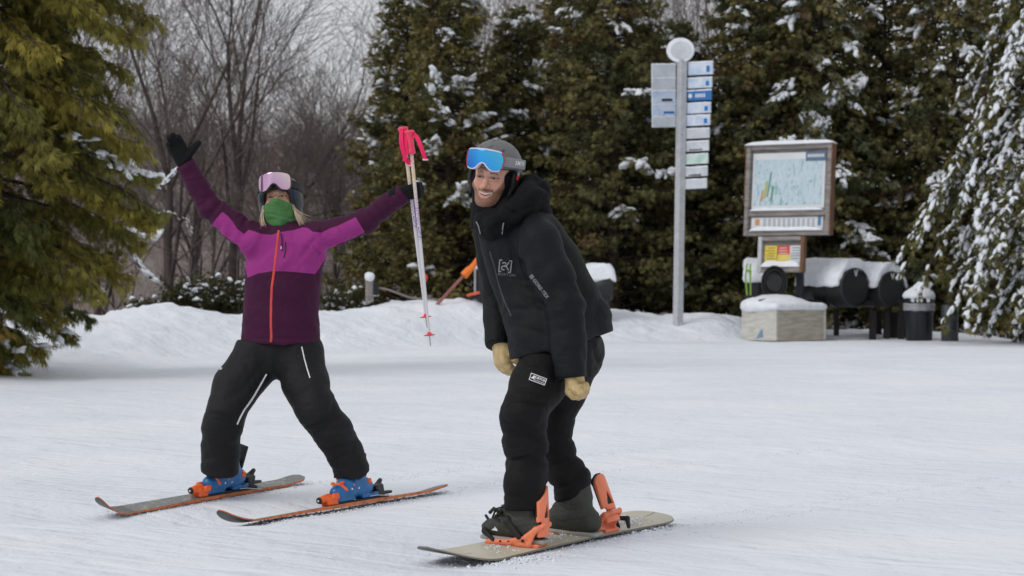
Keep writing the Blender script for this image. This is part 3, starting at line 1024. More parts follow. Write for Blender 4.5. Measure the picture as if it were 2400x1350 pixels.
# green neck gaiter pulled over nose and mouth
G = Grid((-.115, -.15, -.21), (.115, .13, .02), .0035); X, Y, Z = G.X, G.Y, G.Z
fd = head_sd(X, Y, Z, False, True) - .0065
fd = smin(fd, sd_seg(X, Y, Z, (0, -.020, -.10), (0, .03, -.19), .074, .082, (1, .95, 1)), .05)
fd = smin(fd, sd_ell(X, Y, Z, (0, -.035, -.075), (.062, .062, .05)), .03)
fd = smin(fd, sd_ell(X, Y, Z, (0, -.075, -.050), (.046, .045, .045)), .04)
top = -.018 - .22 * np.abs(X) + .0025 * np.sin(X * 60 + 1)
fd = smax(fd, Z - top, .004)
fd = np.maximum(fd, -(Z + .20))
V, Q = surface_nets(G, fd); V = relax(V, Q, 1, .5); N = vnormals(V, Q)
disp = .0025 * fbm(V, 18, 3) + fold(V, (0, -.09, -.07), (.4, 0, 1), .030, .07, .005, 1., 2.5, 12) + fold(V, (.05, -.06, -.08), (-.6, 0, 1), .024, .05, .005, 2., 2, 14)
disp += fold(V, (0, -.06, -.15), (.1, 0, 1), .03, .08, .007, 3., 2.5, 10)
V = V + N * disp[:, None]
obj_np('face_mask', V @ W_M.T + W_O, Q, m_green, woman)

# helmet with hood liner
m_whelmet = mat('black helmet shell', (.005, .005, .006), .35, bump=.1, bsc=300)
G = Grid((-.14, -.14, -.14), (.14, .18, .17), .0035); X, Y, Z = G.X, G.Y, G.Z
d = smin(helmet_sd(X, Y, Z, 0, .116, .132, .114, .026), sd_ell(X, Y, Z, (0, .025, -.035), (.110, .105, .105)), .03)
d = np.maximum(d, -smin(helmet_sd(X, Y, Z, -.026, .112, .128, .108, .026), sd_ell(X, Y, Z, (0, .010, -.05), (.078, .100, .12)), .02))
opening = sd_box(X, Y, Z, (0, -.13, -.055), (.070, .10, .092), None, .05)
d = smax(d, -opening, .01)
d = smax(d, -(Z + .115 + .25 * Y), .01)
for x_ in (-.04, 0, .04):
    d = smax(d, -sd_seg(X, Y, Z, (x_, -.085, .135), (x_, -.02, .155), .006, .006), .003)
V, Q = surface_nets(G, d); V = relax(V, Q, 1, .5)
obj_np('helmet', V @ W_M.T + W_O, Q, m_whelmet, woman)
make_goggles(W_O, W_M, woman, m_blackplastic, m_lenspink, m_blackplastic, m_mattblack, zc=.064, wid=.071, hei=.046, rw=.110, rl=.138)
# dark blue cheek pads
mbp = mat('dark blue liner fabric', (.010, .028, .075), .8)
G = Grid((-.11, -.10, -.12), (.11, .06, .05), .0035); X, Y, Z = G.X, G.Y, G.Z
for s in (-1, 1):
    e = sd_ell(X, Y, Z, (s * .083, -.045, .012), (.014, .03, .036))
    V, Q = surface_nets(G, e)
    obj_np('ear_pad', V @ W_M.T + W_O, Q, mbp, woman)

# loose blond hair on both sides
for nm, starts, mids, ends, n in (('hair', (-.070, -.050, -.03), (-.088, -.075, -.10), (-.070, -.095, -.165), 52),
                                  ('hair', (.072, -.045, -.03), (.090, -.06, -.095), (.128, -.075, -.150), 60)):
    mb = MB()
    for i in range(n):
        j = rng.normal(0, .005, 3); j2 = rng.normal(0, .006, 3); j3 = rng.normal(0, .009, 3)
        a, b, c = np.array(starts) + j, np.array(mids) + j2, np.array(ends) + j3
        if starts[0] > 0 and i % 9 == 0:
            c = c + np.array([.07, 0, .03]) * rng.random()
        pts = [(a * (1 - t) ** 2 + 2 * b * t * (1 - t) + c * t * t) @ W_M.T + W_O for t in np.linspace(0, 1, 9)]
        mb.tube(pts, [.0016, .0019, .0019, .0018, .0017, .0015, .0012, .0008, .0003], 4)
    mb.build(nm, m_hair, woman)
# ------------------------------------------------------------------ the snowboarder in black
MY = 10.0
mp = lambda px, py, dy=0.0: P(px, py, MY + dy)
base = P(1260, 1262, 9.95); base[2] = gz(base[0], base[1])
man = thing('person', 'smiling bearded snowboarder in black jacket and grey helmet, knees bent on his board', 'person', tuple(base))
M_M = rot(0, 0, -17) @ rot(5, 0, 0) @ rot(0, 8, 0)
M_O = P(1156, 413, MY)
head = build_head(M_O, M_M, .0024, True)
ML = lambda x, y, z: np.array([x, y, z]) @ M_M.T + M_O
neck = ML(0, .04, -.17)
hF, kF, aF = mp(1303, 832, -.02), mp(1221, 978, -.25), mp(1236, 1180, -.10)
hB, kB, aB = mp(1345, 832, .20), mp(1292, 1000, .10), mp(1338, 1150, .13)
shN, elN, wrN = mp(1264, 570, -.17), mp(1326, 720, -.22), mp(1338, 872, -.24)
shF, elF, wrF = mp(1158, 540, .20), mp(1168, 690, .26), mp(1166, 800, .14)
skin_body(man, head, [
    ([neck, mp(1205, 540, .03), mp(1260, 650, .05), mp(1310, 760, .09)], [.055, .085, .10, .10]),
    ([shN, elN, elN * .2 + wrN * .8], [.05, .042, .03]), ([shF, elF, elF * .2 + wrF * .8], [.05, .042, .03]),
    ([hF, kF, aF], [.08, .055, .04]), ([hB, kB, aB], [.08, .055, .04])])
make_eyes(M_O, M_M, man)
# teeth
mb = MB()
n_ = 10
for i in range(n_):
    x_ = (i - (n_ - 1) / 2) * .0056
    hgt = .0100 - .0034 * abs(x_ / .026)
    y_ = -.0905 + 13 * x_ * x_
    mb.box(ML(x_, y_, zu(x_) - hgt / 2 + .0015), (.0054, .004, hgt), M_M @ rot(0, 0, x_ * 1400), bev=.0011)
mb.build('teeth', m_teeth, man)

# jacket: trunk and both sleeves
lo = np.array([mp(1085, 0)[0], MY - .42, mp(0, 905)[2]]); hi = np.array([mp(1465, 0)[0], MY + .46, mp(0, 400)[2]])
G = Grid(lo, hi, .0068); X, Y, Z = G.X, G.Y, G.Z
tq = (1, .80, 1)
d = sd_chain(X, Y, Z, [mp(1200, 528, .02), mp(1224, 570, .02), mp(1254, 630, .03), mp(1288, 705, .05), mp(1322, 765, .07), mp(1345, 850, .09)],
             [.148, .172, .186, .194, .194, .184], tq, k=.04)
d = smin(d, sd_chain(X, Y, Z, [mp(1268, 735, -.02), mp(1285, 780, -.03), mp(1298, 850, -.03)], [.150, .172, .184], (1, .95, 1)), .06)
sN = sd_chain(X, Y, Z, [shN, shN * .5 + elN * .5, elN, elN * .45 + wrN * .55, wrN], [.086, .084, .077, .072, .066], k=.02)
sF = sd_chain(X, Y, Z, [shF, shF * .5 + elF * .5, elF, elF * .5 + wrF * .5, wrF], [.090, .076, .066, .062, .058], k=.02)
hemn = np.array([.26, 0, -.97]); hq = mp(1325, 806)
q = (X - hq[0]) * hemn[0] + (Z - hq[2]) * hemn[2]
d = np.maximum(d, q - .004)
for s_, wr, el, o in ((0, wrN, elN, .025), (1, wrF, elF, .025)):
    a_ = wr - el; a_ = a_ / np.linalg.norm(a_)
    qq = (X - wr[0]) * a_[0] + (Y - wr[1]) * a_[1] + (Z - wr[2]) * a_[2]
    if s_ == 0: sN = np.maximum(sN, qq - o)
    else: sF = np.maximum(sF, qq - o)
d = smin(d, sN, .040); d = smin(d, sd_seg(X, Y, Z, mp(1228, 522, -.04), shN + (0, .02, 0), .085, .080), .05); d = smin(d, sF, .03)
V, Q = surface_nets(G, d); V = relax(V, Q, 2, .5); N = vnormals(V, Q)
disp = .007 * fbm(V, 6, 3, 1.) + .0024 * fbm(V, 24, 3, 4.)
an, afr = elN - shN, wrN - elN
disp += fold(V, elN + (-.03, -.03, .02), afr, .055, .10, .016, 1., 1.8, 6) + fold(V, elN + (.03, 0, .05), (.5, 0, 1), .06, .08, .010, 2., 1.8, 6)
disp += fold(V, shN + (-.03, 0, -.10), an, .075, .12, .009, 3., 2.4, 5) + fold(V, wrN + (0, 0, .06), afr, .045, .09, .008, 4., 2.4, 8)
disp += fold(V, mp(1245, 745, -.1), (.5, 0, 1), .062, .12, .018, 5., 2.0, 5) + fold(V, mp(1205, 690, -.1), (.2, 0, 1), .07, .11, .012, 6., 2.0, 5)
disp += fold(V, mp(1390, 690, 0), (.4, 0, -1), .08, .14, .010, 7., 2.2, 5) + fold(V, mp(1410, 780, 0), (-.3, 0, 1), .09, .10, .008, 8., 2.2, 5)
disp += fold(V, elF, wrF - elF, .05, .10, .012, 9.) + fold(V, mp(1340, 590, -.05), (1, 0, -1), .055, .09, .008, 10., 2, 6)
disp += fold(V, mp(1195, 580, -.12), (1, 0, .35), .06, .11, .009, 12., 2, 5)
V = V + N * (.72 * disp)[:, None]
bjacket = obj_np('jacket', V, Q, m_bjacket, man)
bj = bvh_of(V, Q)

# hood lying round the neck, open at the front
G = Grid(mp(1095, 560, -.32), mp(1305, 395, .34), .0075) if False else Grid((mp(1090, 0)[0], MY - .28, mp(0, 580)[2]), (mp(1310, 0)[0], MY + .34, mp(0, 390)[2]), .0075)
X, Y, Z = G.X, G.Y, G.Z
ring = [mp(1137, 524, -.06), mp(1156, 522, -.14), mp(1196, 500, -.15), mp(1236, 470, -.10), mp(1248, 448, .02), mp(1230, 450, .13), mp(1180, 480, .15), mp(1144, 508, .08), mp(1137, 524, -.06)]
rr = [.030, .030, .038, .050, .062, .055, .042, .032, .030]
d = sd_chain(X, Y, Z, ring, rr, k=.03)
d = smin(d, sd_seg(X, Y, Z, mp(1186, 518, .0), mp(1222, 565, .03), .122, .15), .06)
d = smin(d, sd_chain(X, Y, Z, [mp(1250, 470, -.05), mp(1262, 505, .02), mp(1245, 470, .10)], [.05, .05, .05]), .05)
d = smax(d, -sd_seg(X, Y, Z, mp(1180, 492, .0), mp(1158, 400, -.02), .084, .112), .02)
V, Q = surface_nets(G, d); V = relax(V, Q, 2, .5); N = vnormals(V, Q)
disp = .008 * fbm(V, 9, 3, 1.) + .002 * fbm(V, 30, 3, 4.)
disp += fold(V, mp(1262, 450, -.02), (-.5, .3, 1), .045, .09, .014, 1., 2., 8) + fold(V, mp(1170, 520, -.18), (.8, 0, .9), .042, .10, .013, 2., 2., 8)
disp += fold(V, mp(1230, 500, -.14), (-.5, 0, 1), .045, .09, .012, 3., 2., 8)
V = V + N * disp[:, None]
hood = obj_np('hood', V, Q, m_bhood, man)
bh = bvh_of(V, Q)

# where the two snowboard boots stand on the deck
_A, _B = SKI_PTS['na'], SKI_PTS['nb']
_f = (_A - _B) / np.linalg.norm(_A - _B)
def frame_of(f, roll=0.0, up=(0, 0, 1)):
    """Columns: forward, side (to the left of travel), up."""
    f = np.asarray(f, float); f = f / np.linalg.norm(f)
    s = np.cross(np.asarray(up, float), f); s /= np.linalg.norm(s)
    u = np.cross(f, s)
    c, q = math.cos(R(roll)), math.sin(R(roll))
    s2 = s * c + u * q; u2 = np.cross(f, s2)
    return np.stack([f, s2, u2], 1)
FBoard = frame_of(_f, -3.5)
def on_board(px, off=0.0, up=.020):
    t = min(np.linspace(-.1, 1.1, 500), key=lambda t: abs(1200 + F * (_A * t + _B * (1 - t))[0] / (_A * t + _B * (1 - t))[1] - px))
    return _A * t + _B * (1 - t) + FBoard[:, 2] * up + FBoard[:, 1] * off
def toes(d):
    d = np.array(d, float); u = FBoard[:, 2]; d -= u * (d @ u)
    return frame_of(d, 0, u)
F_front = toes((-.90, .43, 0)); P_front = on_board(1213)
F_rear = toes((-.86, .50, 0)); P_rear = on_board(1338) + FBoard[:, 2] * -.004
AF_top = P_front + F_front @ np.array([-.026, 0, .26]); AF_bot = P_front + F_front @ np.array([-.024, 0, .10])
AB_top = P_rear + F_rear @ np.array([.002, 0, .24]); AB_bot = P_rear + F_rear @ np.array([-.012, 0, .08])

# trousers
G = Grid((mp(1155, 0)[0], MY - .42, mp(0, 1200)[2]), (mp(1450, 0)[0], MY + .40, mp(0, 770)[2]), .0068); X, Y, Z = G.X, G.Y, G.Z
d = sd_seg(X, Y, Z, mp(1320, 812, .04), mp(1335, 815, .13), .140, .140)
d = smin(d, sd_chain(X, Y, Z, [mp(1335, 805, .06), mp(1352, 830, .10)], [.142, .108]), .04)
legF = sd_chain(X, Y, Z, [mp(1296, 828, -.04), mp(1258, 905, -.15), kF + (.008, 0, .01), mp(1232, 1040, -.20), mp(1238, 1110, -.16), AF_top, AF_bot],
                [.130, .108, .090, .083, .080, .081, .082], k=.03)
legB = sd_chain(X, Y, Z, [mp(1345, 835, .16), mp(1322, 910, .14), kB + (.01, 0, 0), mp(1304, 1050, .10), mp(1320, 1100, .12), AB_top, AB_bot],
                [.116, .098, .074, .071, .070, .071, .075], k=.03)
nb = (aF - kF) / np.linalg.norm(aF - kF)
legF = np.maximum(legF, (P(0, 1192, 9.85)[2] - Z) + .04 * (X - mp(1235, 0)[0]))
legB = np.maximum(legB, (P(0, 1164, 10.1)[2] - Z) + .30 * (X - P(1340, 0, 10.1)[0]))
d = smin(d, legF, .04); d = smin(d, legB, .03)
d = np.maximum(d, Z - mp(0, 788)[2])
V, Q = surface_nets(G, d); V = relax(V, Q, 2, .5); N = vnormals(V, Q)
disp = .007 * fbm(V, 7, 3, 2.) + .0024 * fbm(V, 25, 3, 6.)
disp += fold(V, kF + (0, -.05, -.02), (.1, 0, 1), .060, .10, .020, 1., 1.5, 6) + fold(V, mp(1232, 1075, -.2), (-.1, 0, 1), .058, .13, .013, 2., 1.6, 6)
disp += fold(V, mp(1240, 1165, -.15), (.1, 0, 1), .05, .09, .008, 3., 2, 8) + fold(V, mp(1295, 900, -.1), (-.7, 0, .6), .07, .14, .012, 4., 2, 5)
disp += fold(V, kB, (.1, 0, 1), .05, .09, .014, 5., 2, 6) + fold(V, mp(1330, 1110, .1), (-.3, 0, 1), .055, .12, .012, 6., 2, 6) + fold(V, mp(1385, 850, .0), (1, 0, .5), .06, .10, .012, 7., 2, 5)
V = V + N * (.8 * disp)[:, None]
mpants = obj_np('trousers', V, Q, m_pants2, man)
bpm = bvh_of(V, Q)

# gloves
make_glove('glove', m_tan, mp(1170, 803, .14), (.16, -.10, -1), (.55, -.80, 0),
           [(22, 28, 26), (22, 32, 28), (24, 34, 28), (26, 36, 28)], man, scale=1.0, thumb_dir=(.95, .40, -.35), thumb_curl=(0, 10, 14), puff=1.30, cuff=.02, cuff_r=.042)
make_glove('glove', m_tan, mp(1345, 868, -.24), (.10, .10, -1), (-.80, -.55, 0),
           [(60, 75, 40), (62, 78, 40), (64, 80, 40), (64, 80, 40)], man, scale=1.0, thumb_dir=(.85, .25, -.55), thumb_curl=(10, 30, 20), puff=1.32, cuff=.03, cuff_r=.046)

# balaclava: black gaiter round the jaw and neck, open at the face
G = Grid((-.125, -.15, -.23), (.125, .15, .06), .0035); X, Y, Z = G.X, G.Y, G.Z
d = smin(sd_ell(X, Y, Z, (0, .018, -.02), (.092, .098, .11)), sd_seg(X, Y, Z, (0, -.026, -.112), (0, .03, -.21), .070, .088), .04)
d = smin(d, sd_seg(X, Y, Z, (0, -.062, -.122), (0, -.02, -.15), .026, .03), .03)
face = smin(sd_ell(X, Y, Z, (0, -.085, -.025), (.0715, .085, .0940)), sd_ell(X, Y, Z, (0, -.10, -.06), (.055, .07, .064)), .02)
d = smax(d, -face, .006)
V, Q = surface_nets(G, d); V = relax(V, Q, 1, .5); N = vnormals(V, Q)
disp = .002 * fbm(V, 20, 3) + fold(V, (.02, -.06, -.14), (.1, 0, 1), .026, .07, .006, 3., 2.5, 12)
V = V + N * disp[:, None]
obj_np('balaclava', V @ M_M.T + M_O, Q, m_bhood, man)
bbal = bvh_of(V @ M_M.T + M_O, Q)

# helmet shell with vents, lighter lower rim and ear pads
G = Grid((-.14, -.14, -.07), (.14, .18, .18), .003); X, Y, Z = G.X, G.Y, G.Z
hs = helmet_sd(X, Y, Z)
d = np.maximum(hs, -helmet_sd(X, Y, Z, -.020))
low = .040 - .42 * np.clip(Y + .03, 0, .14) - .12 * np.clip(-Y, 0, .1) * 0
d = smax(d, low - Z, .006)
for x_, y_ in ((-.055, -.055), (0, -.065), (.055, -.055), (-.075, .02), (.075, .02), (-.04, .03), (.04, .03), (0, -.01)):
    zt = .036 + .118 * math.sqrt(max(0, 1 - (x_ / .113) ** 2 - ((y_ - .018) / .132) ** 2))
    nx_, ny_ = x_ * 2.2, (y_ - .018) * 1.8
    d = smax(d, -sd_seg(X, Y, Z, (x_ - .007, y_ - .004, zt - .005), (x_ + .007, y_ + .004, zt + .002), .0062, .0062), .002)
V, Q = surface_nets(G, d); V = relax(V, Q, 1, .5)
helm = obj_np('helmet', V @ M_M.T + M_O, Q, m_greyhelmet, man)
d = np.maximum(helmet_sd(X, Y, Z, -.0215), -helmet_sd(X, Y, Z, -.034))
d = np.maximum(d, low - .004 - Z)
V, Q = surface_nets(G, d)
obj_np('liner', V @ M_M.T + M_O, Q, m_mattblack, helm)
mb = MB(); mb.tube([ML(0, .018, .152), ML(0, .018, .1585)], [.009, .006], 12); mb.build('button', m_greyhelmet, helm)
G = Grid((-.125, -.07, -.09), (.125, .11, .07), .0035); X, Y, Z = G.X, G.Y, G.Z
for s in (-1, 1):
    e = smin(sd_ell(X, Y, Z, (s * .094, .018, -.005), (.016, .045, .046)), sd_seg(X, Y, Z, (s * .09, .0, -.03), (s * .082, -.028, -.075), .012, .008), .02)
    V, Q = surface_nets(G, e)
    obj_np('ear_pad', V @ M_M.T + M_O, Q, m_mattblack, helm)
m_reddot = mat('red print', (.65, .02, .02), .5)
mb = MB(); mb.tube([ML(.109, -.012, .006), ML(.1125, -.0125, .006)], [.0105, .0095], 14); mb.build('emblem', m_reddot, helm)
mb = MB(); mb.tube([ML(.108, -.004, .022), ML(.113, -.004, .022)], [.013, .011], 12); mb.build('strap_clip', m_strapgrey, helm)

gf, gl, gs, sv, sq_ = make_goggles(M_O, M_M, man, m_lav, m_lensblue, m_redframe, m_strapgrey, zc=.073, wid=.067, hei=.040, rw=.112, rl=.136, yaw=-3)
bst = bvh_of(sv @ M_M.T + M_O, sq_)
tv, tf = text_mesh('SMITH', .025, 1.1, .0006)
cx_ = ML(.200, -.026, .067)
side_d = M_M @ np.array([-1.0, .12, 0]); ux = M_M @ np.array([.12, 1.0, -.10]); uz = M_M @ np.array([0, .10, 1.0])
decal('lettering', tv, tf, lambda v: cx_ + ux * v[0] + uz * v[1], side_d, m_white, gs, .0012, bst)
tv, tf = text_mesh('BURTON', .010, 1.05, .0002)
cx2 = ML(.055, -.25, -.112); ux2 = M_M @ np.array([.80, .1, .60]); uz2 = M_M @ np.array([-.60, 0, .80])
decal('lettering', tv, tf, lambda v: cx2 + ux2 * v[0] + uz2 * v[1], M_M @ np.array([-.25, 1, 0.0]), m_greyprint, man, .0012, bbal)

# prints on the jacket: bracketed monogram and wordmark, sleeve mark, thigh patch
def logo_poly(strokes, w):
    V = []; Fs = []
    for st in strokes:
        for a, b in zip(st[:-1], st[1:]):
            a = np.array(a, float); b = np.array(b, float); t = (b - a) / (np.linalg.norm(b - a) + 1e-9)
            n = np.array([-t[1], t[0]]) * w / 2
            i = len(V); e = t * w * .35
            L = max(1, int(np.linalg.norm(b - a) / .006))
            for k in range(L + 1):
                c = (a - e) * (1 - k / L) + (b + e) * k / L
                V += [c - n, c + n]
            for k in range(L):
                j = i + 2 * k
                Fs.append((j, j + 2, j + 3, j + 1))
    return np.array(V), Fs
def img_frame(c, px_dir, s=1.0, Y=MY):
    u = np.array([px_dir[0], 0, -px_dir[1]], float); u /= np.linalg.norm(u)
    v = np.array([-u[2], 0, u[0]])
    c0 = np.array([c[0], Y - 1.0, c[2]])
    return lambda q: c0 + s * (u * q[0] + v * q[1])
K = 1 / 560.0
arc = lambda cx, cy, r, a0, a1, n=7: [(cx + r * math.cos(R(a0 + (a1 - a0) * i / n)), cy + r * math.sin(R(a0 + (a1 - a0) * i / n))) for i in range(n + 1)]
st = [[(-8, 13), (-13, 13), (-13, -13), (-8, -13)], [(9, 13), (14, 13), (14, -13), (9, -13)],
      arc(-2, 4, 4.2, 150, 20), arc(-3, -4.5, 4.4, 60, 300), [(0, 2), (2.2, -1)], [(8, 9), (3, 0), (9, -8)]]
st = [[(a * K, b * K) for a, b in s] for s in st]
V2, F2 = logo_poly(st, 2.6 * K)
to3 = img_frame(mp(1184, 624), (1, .10))
m_logogrey = mat('silver grey print', (.22, .22, .23), .55)
decal('emblem', V2, F2, to3, (0, 1, 0), m_logogrey, bjacket, .002, bj)
tv, tf = text_mesh('BURTON', 9.5 * K, 1.1, .15 * K)
to3 = img_frame(mp(1188, 644), (1, .10))
decal('lettering', tv, tf, to3, (0, 1, 0), mat('dull grey print', (.10, .10, .11), .6), bjacket, .002, bj)
tv, tf = text_mesh('GORE-TEX', 10.5 * K, 1.08, .3 * K)
to3 = img_frame(mp(1266, 676), (.60, .80))
decal('lettering', tv, tf, to3, (0, 1, 0), m_logogrey, bjacket, .002, bj)
dm = [[(-5, 0), (0, 5), (5, 0), (0, -5), (-5, 0)], [(-2, 0), (0, 2), (2, 0), (0, -2), (-2, 0)]]
V2, F2 = logo_poly([[(a * K, b * K) for a, b in s] for s in dm], 1.5 * K)
decal('emblem', V2, F2, img_frame(mp(1246, 649), (1, .1)), (0, 1, 0), m_logogrey, bjacket, .002, bj)
# thigh patch
tp = img_frame(mp(1259, 884), (.90, .33))
fr = [[(-18, 7.5), (18, 7.5), (18, -7.5), (-18, -7.5), (-18, 7.5)]]
V2, F2 = logo_poly([[(a * K, b * K) for a, b in s] for s in fr], 1.6 * K)
decal('patch_border', V2, F2, tp, (0, 1, 0), m_white, mpants, .0035, bpm)
tv, tf = text_mesh('BURTON', 7.0 * K, 1.0, .3 * K); tv[:, 0] += 4.0 * K; tv[:, 1] += 2.0 * K
decal('lettering', tv, tf, tp, (0, 1, 0), m_white, mpants, .0035, bpm)
tv, tf = text_mesh('SNOWBOARDS', 3.7 * K, 1.0, .08 * K); tv[:, 0] += 3.5 * K; tv[:, 1] -= 4.0 * K
decal('lettering', tv, tf, tp, (0, 1, 0), m_white, mpants, .0035, bpm)
V2 = np.array([(-16, -3), (-7.5, -3), (-11.5, 5), (-13, 1)]) * K
decal('emblem', V2, [(0, 1, 2, 3)], tp, (0, 1, 0), m_white, mpants, .0038, bpm)
# front zips and draw cords of the jacket
m_seamgrey = mat('dark grey zip tape', (.030, .030, .033), .55)
y0 = MY - 1
xm = lambda *pts: [(mp(a, b)[0], mp(a, b)[2]) for a, b in pts]
ribbon('zip', xm((1148, 590), (1158, 620), (1166, 655), (1180, 700), (1198, 740)), .007, bj, y0, m_seamgrey, bjacket, off=.002)
ribbon('sleeve_seam', xm((1212, 545), (1213, 590), (1222, 630), (1234, 655)), .006, bj, y0, m_bhood, bjacket, off=.001)
for a_, b_, c_2 in (((1119, 522), (1124, 532), (1128, 548)), ((1181, 524), (1178, 534), (1177, 548))):
    mb = MB(); pts = [along_y(bh, *xm(q)[0], y0, 1, .004) for q in (a_, b_, c_2)]
    pts = [p for p in pts if p is not None]
    if len(pts) > 1: mb.tube(pts, .0026, 6); mb.build('draw_cord', m_strapgrey, hood)
# ------------------------------------------------------------------ skis, board, boots, bindings, poles
def ski_mesh(curve, widths, up_rows, thick, nacross=8, dish=0.0, taper=None):
    """curve: centre points (n,3) of the sole; rows of side/up axes. Returns top, sides, sole."""
    n = len(curve)
    top = []; bot = []
    for i in range(n):
        s, u = up_rows[i]
        th = thick[i] if hasattr(thick, '__len__') else thick
        for k in range(nacross + 1):
            t = k / nacross * 2 - 1
            p = curve[i] + s * t * widths[i]
            bot.append(p); top.append(p + u * th - s * t * widths[i] * .02)
    m = nacross + 1
    q = [(i * m + k, i * m + k + 1, (i + 1) * m + k + 1, (i + 1) * m + k) for i in range(n - 1) for k in range(nacross)]
    side = []
    V = np.array(bot + top); N0 = len(bot)
    for i in range(n - 1):
        for k in (0, nacross):
            a, b = i * m + k, (i + 1) * m + k
            side.append((a, b, b + N0, a + N0))
    for i in (0, n - 1):
        for k in range(nacross):
            a, b = i * m + k, i * m + k + 1
            side.append((a, b, b + N0, a + N0))
    return V, [tuple(x + N0 for x in f) for f in q], side, q

def ski_top_mat(seed, cols, rough=.38):
    m = mat('printed ski top', (.3, .3, .25), rough, bump=.1, bsc=100)
    nt = m.node_tree; bs = nt.nodes['Principled BSDF']
    tc = nd(nt, 'ShaderNodeTexCoord'); mp_ = nd(nt, 'ShaderNodeMapping'); mp_.inputs['Scale'].default_value = (9, 9, 9)
    mp_.inputs['Location'].default_value = (seed, seed * 2, 0)
    vo = nd(nt, 'ShaderNodeTexVoronoi'); vo.inputs['Scale'].default_value = 3.0
    nz = nd(nt, 'ShaderNodeTexNoise'); nz.inputs['Scale'].default_value = 2.6; nz.inputs['Detail'].default_value = 8; nz.inputs['Roughness'].default_value = .75
    nt.links.new(tc.outputs['Object'], mp_.inputs['Vector']); nt.links.new(mp_.outputs[0], nz.inputs['Vector']); nt.links.new(mp_.outputs[0], vo.inputs['Vector'])
    rp = nd(nt, 'ShaderNodeValToRGB'); rp.color_ramp.interpolation = 'LINEAR'
    e = rp.color_ramp.elements
    for i, c in enumerate(cols):
        pos = .32 + .36 * i / (len(cols) - 1)
        k = e[i] if i < 2 else e.new(pos)
        k.position = pos; k.color = (*c, 1)
    nt.links.new(nz.outputs['Fac'], rp.inputs['Fac'])
    nt.links.new(rp.outputs['Color'], bs.inputs['Base Color'])
    return m
m_skitop = ski_top_mat(1.3, [(.03, .04, .05), (.26, .23, .15), (.10, .13, .17), (.36, .34, .24), (.05, .06, .07)])
m_skitip = mat('dark grey ski shovel', (.055, .052, .050), .35, var=.3, vsc=14, col2=(.10, .085, .075))
m_skiside = mat('orange ski sidewall', (.56, .155, .050), .5, var=.35, vsc=30)
m_skibase = mat('dark ski base', (.03, .025, .022), .4)

def make_ski(A, B, tip_px, tipY, label, roll, Lfwd=.16):
    """A: front contact, B: tail contact."""
    f = (A - B) / np.linalg.norm(A - B)
    Fm = frame_of(f, roll)
    s, u = Fm[:, 1], Fm[:, 2]
    tip = P(*tip_px, tipY)
    root = thing('ski', label, 'ski', tuple(B * .45 + A * .55 + np.array([0, 0, -.0])), group='skis of the skier in purple')
    n = 46
    pts = []; wd = []; ax = []; th = []
    L = np.linalg.norm(A - B)
    for i in range(n):
        t = i / (n - 1)
        c = B + f * L * t
        w = .0385 + .0105 * (2 * abs(t - .42)) ** 2
        if t < .03: w *= .45 + .55 * math.sqrt(min(1, t / .03))
        bow = .010 * math.sin(math.pi * t)
        c = c + u * (.012 + .018 * max(0, .12 - t) / .12) - u * bow * .4
        pts.append(c); wd.append(w); ax.append((s, u)); th.append(.009 + .009 * math.sin(math.pi * min(1, max(0, t))) ** 1.0)
    end = pts[-1]
    up_t = tip - end
    for i in range(1, 20):
        t = i / 19
        c = end + f * (np.dot(up_t, f)) * (1 - (1 - t) ** 1.15) + (up_t - f * np.dot(up_t, f)) * t ** 1.9
        w = .056 * math.sqrt(max(0.0, 1 - max(0, (t - .30) / .70) ** 2.4)) + .0006
        tg = f * np.dot(up_t, f) + (up_t - f * np.dot(up_t, f)) * 1.9 * t ** .9
        tg = tg / np.linalg.norm(tg); uu = np.cross(tg, s)
        pts.append(c); wd.append(w); ax.append((s, uu / np.linalg.norm(uu))); th.append(.009 - .004 * t)
    V, top, side, bot = ski_mesh(np.array(pts), wd, ax, th)
    nt_ = (n - 2) * 8
    mb = MB(); mb.add(V, top[:nt_], True); mb.build('top_sheet', m_skitop, root)
    mb = MB(); mb.add(V, top[nt_:], True); mb.build('shovel', m_skitip, root)
    mb = MB(); mb.add(V, side, True); mb.build('sidewall', m_skiside, root)
    mb = MB(); mb.add(V, bot, True); mb.build('base', m_skibase, root)
    return root, Fm, pts

def boot_frame(pt, Fm):
    return lambda x, y, z: pt + Fm @ np.array([x, y, z])

def sdf_obj(name, fn, lo, hi, h, m, pt, Fm, parent, relaxes=1, noise=0.0, folds=None):
    G = Grid(lo, hi, h)
    V, Q = surface_nets(G, fn(G.X, G.Y, G.Z)); V = relax(V, Q, relaxes, .5)
    if noise:
        N = vnormals(V, Q); V = V + N * (noise * fbm(V, 35, 3))[:, None]
    if folds:
        N = vnormals(V, Q); V = V + N * folds(V)[:, None]
    return obj_np(name, V @ Fm.T + pt, Q, m, parent)

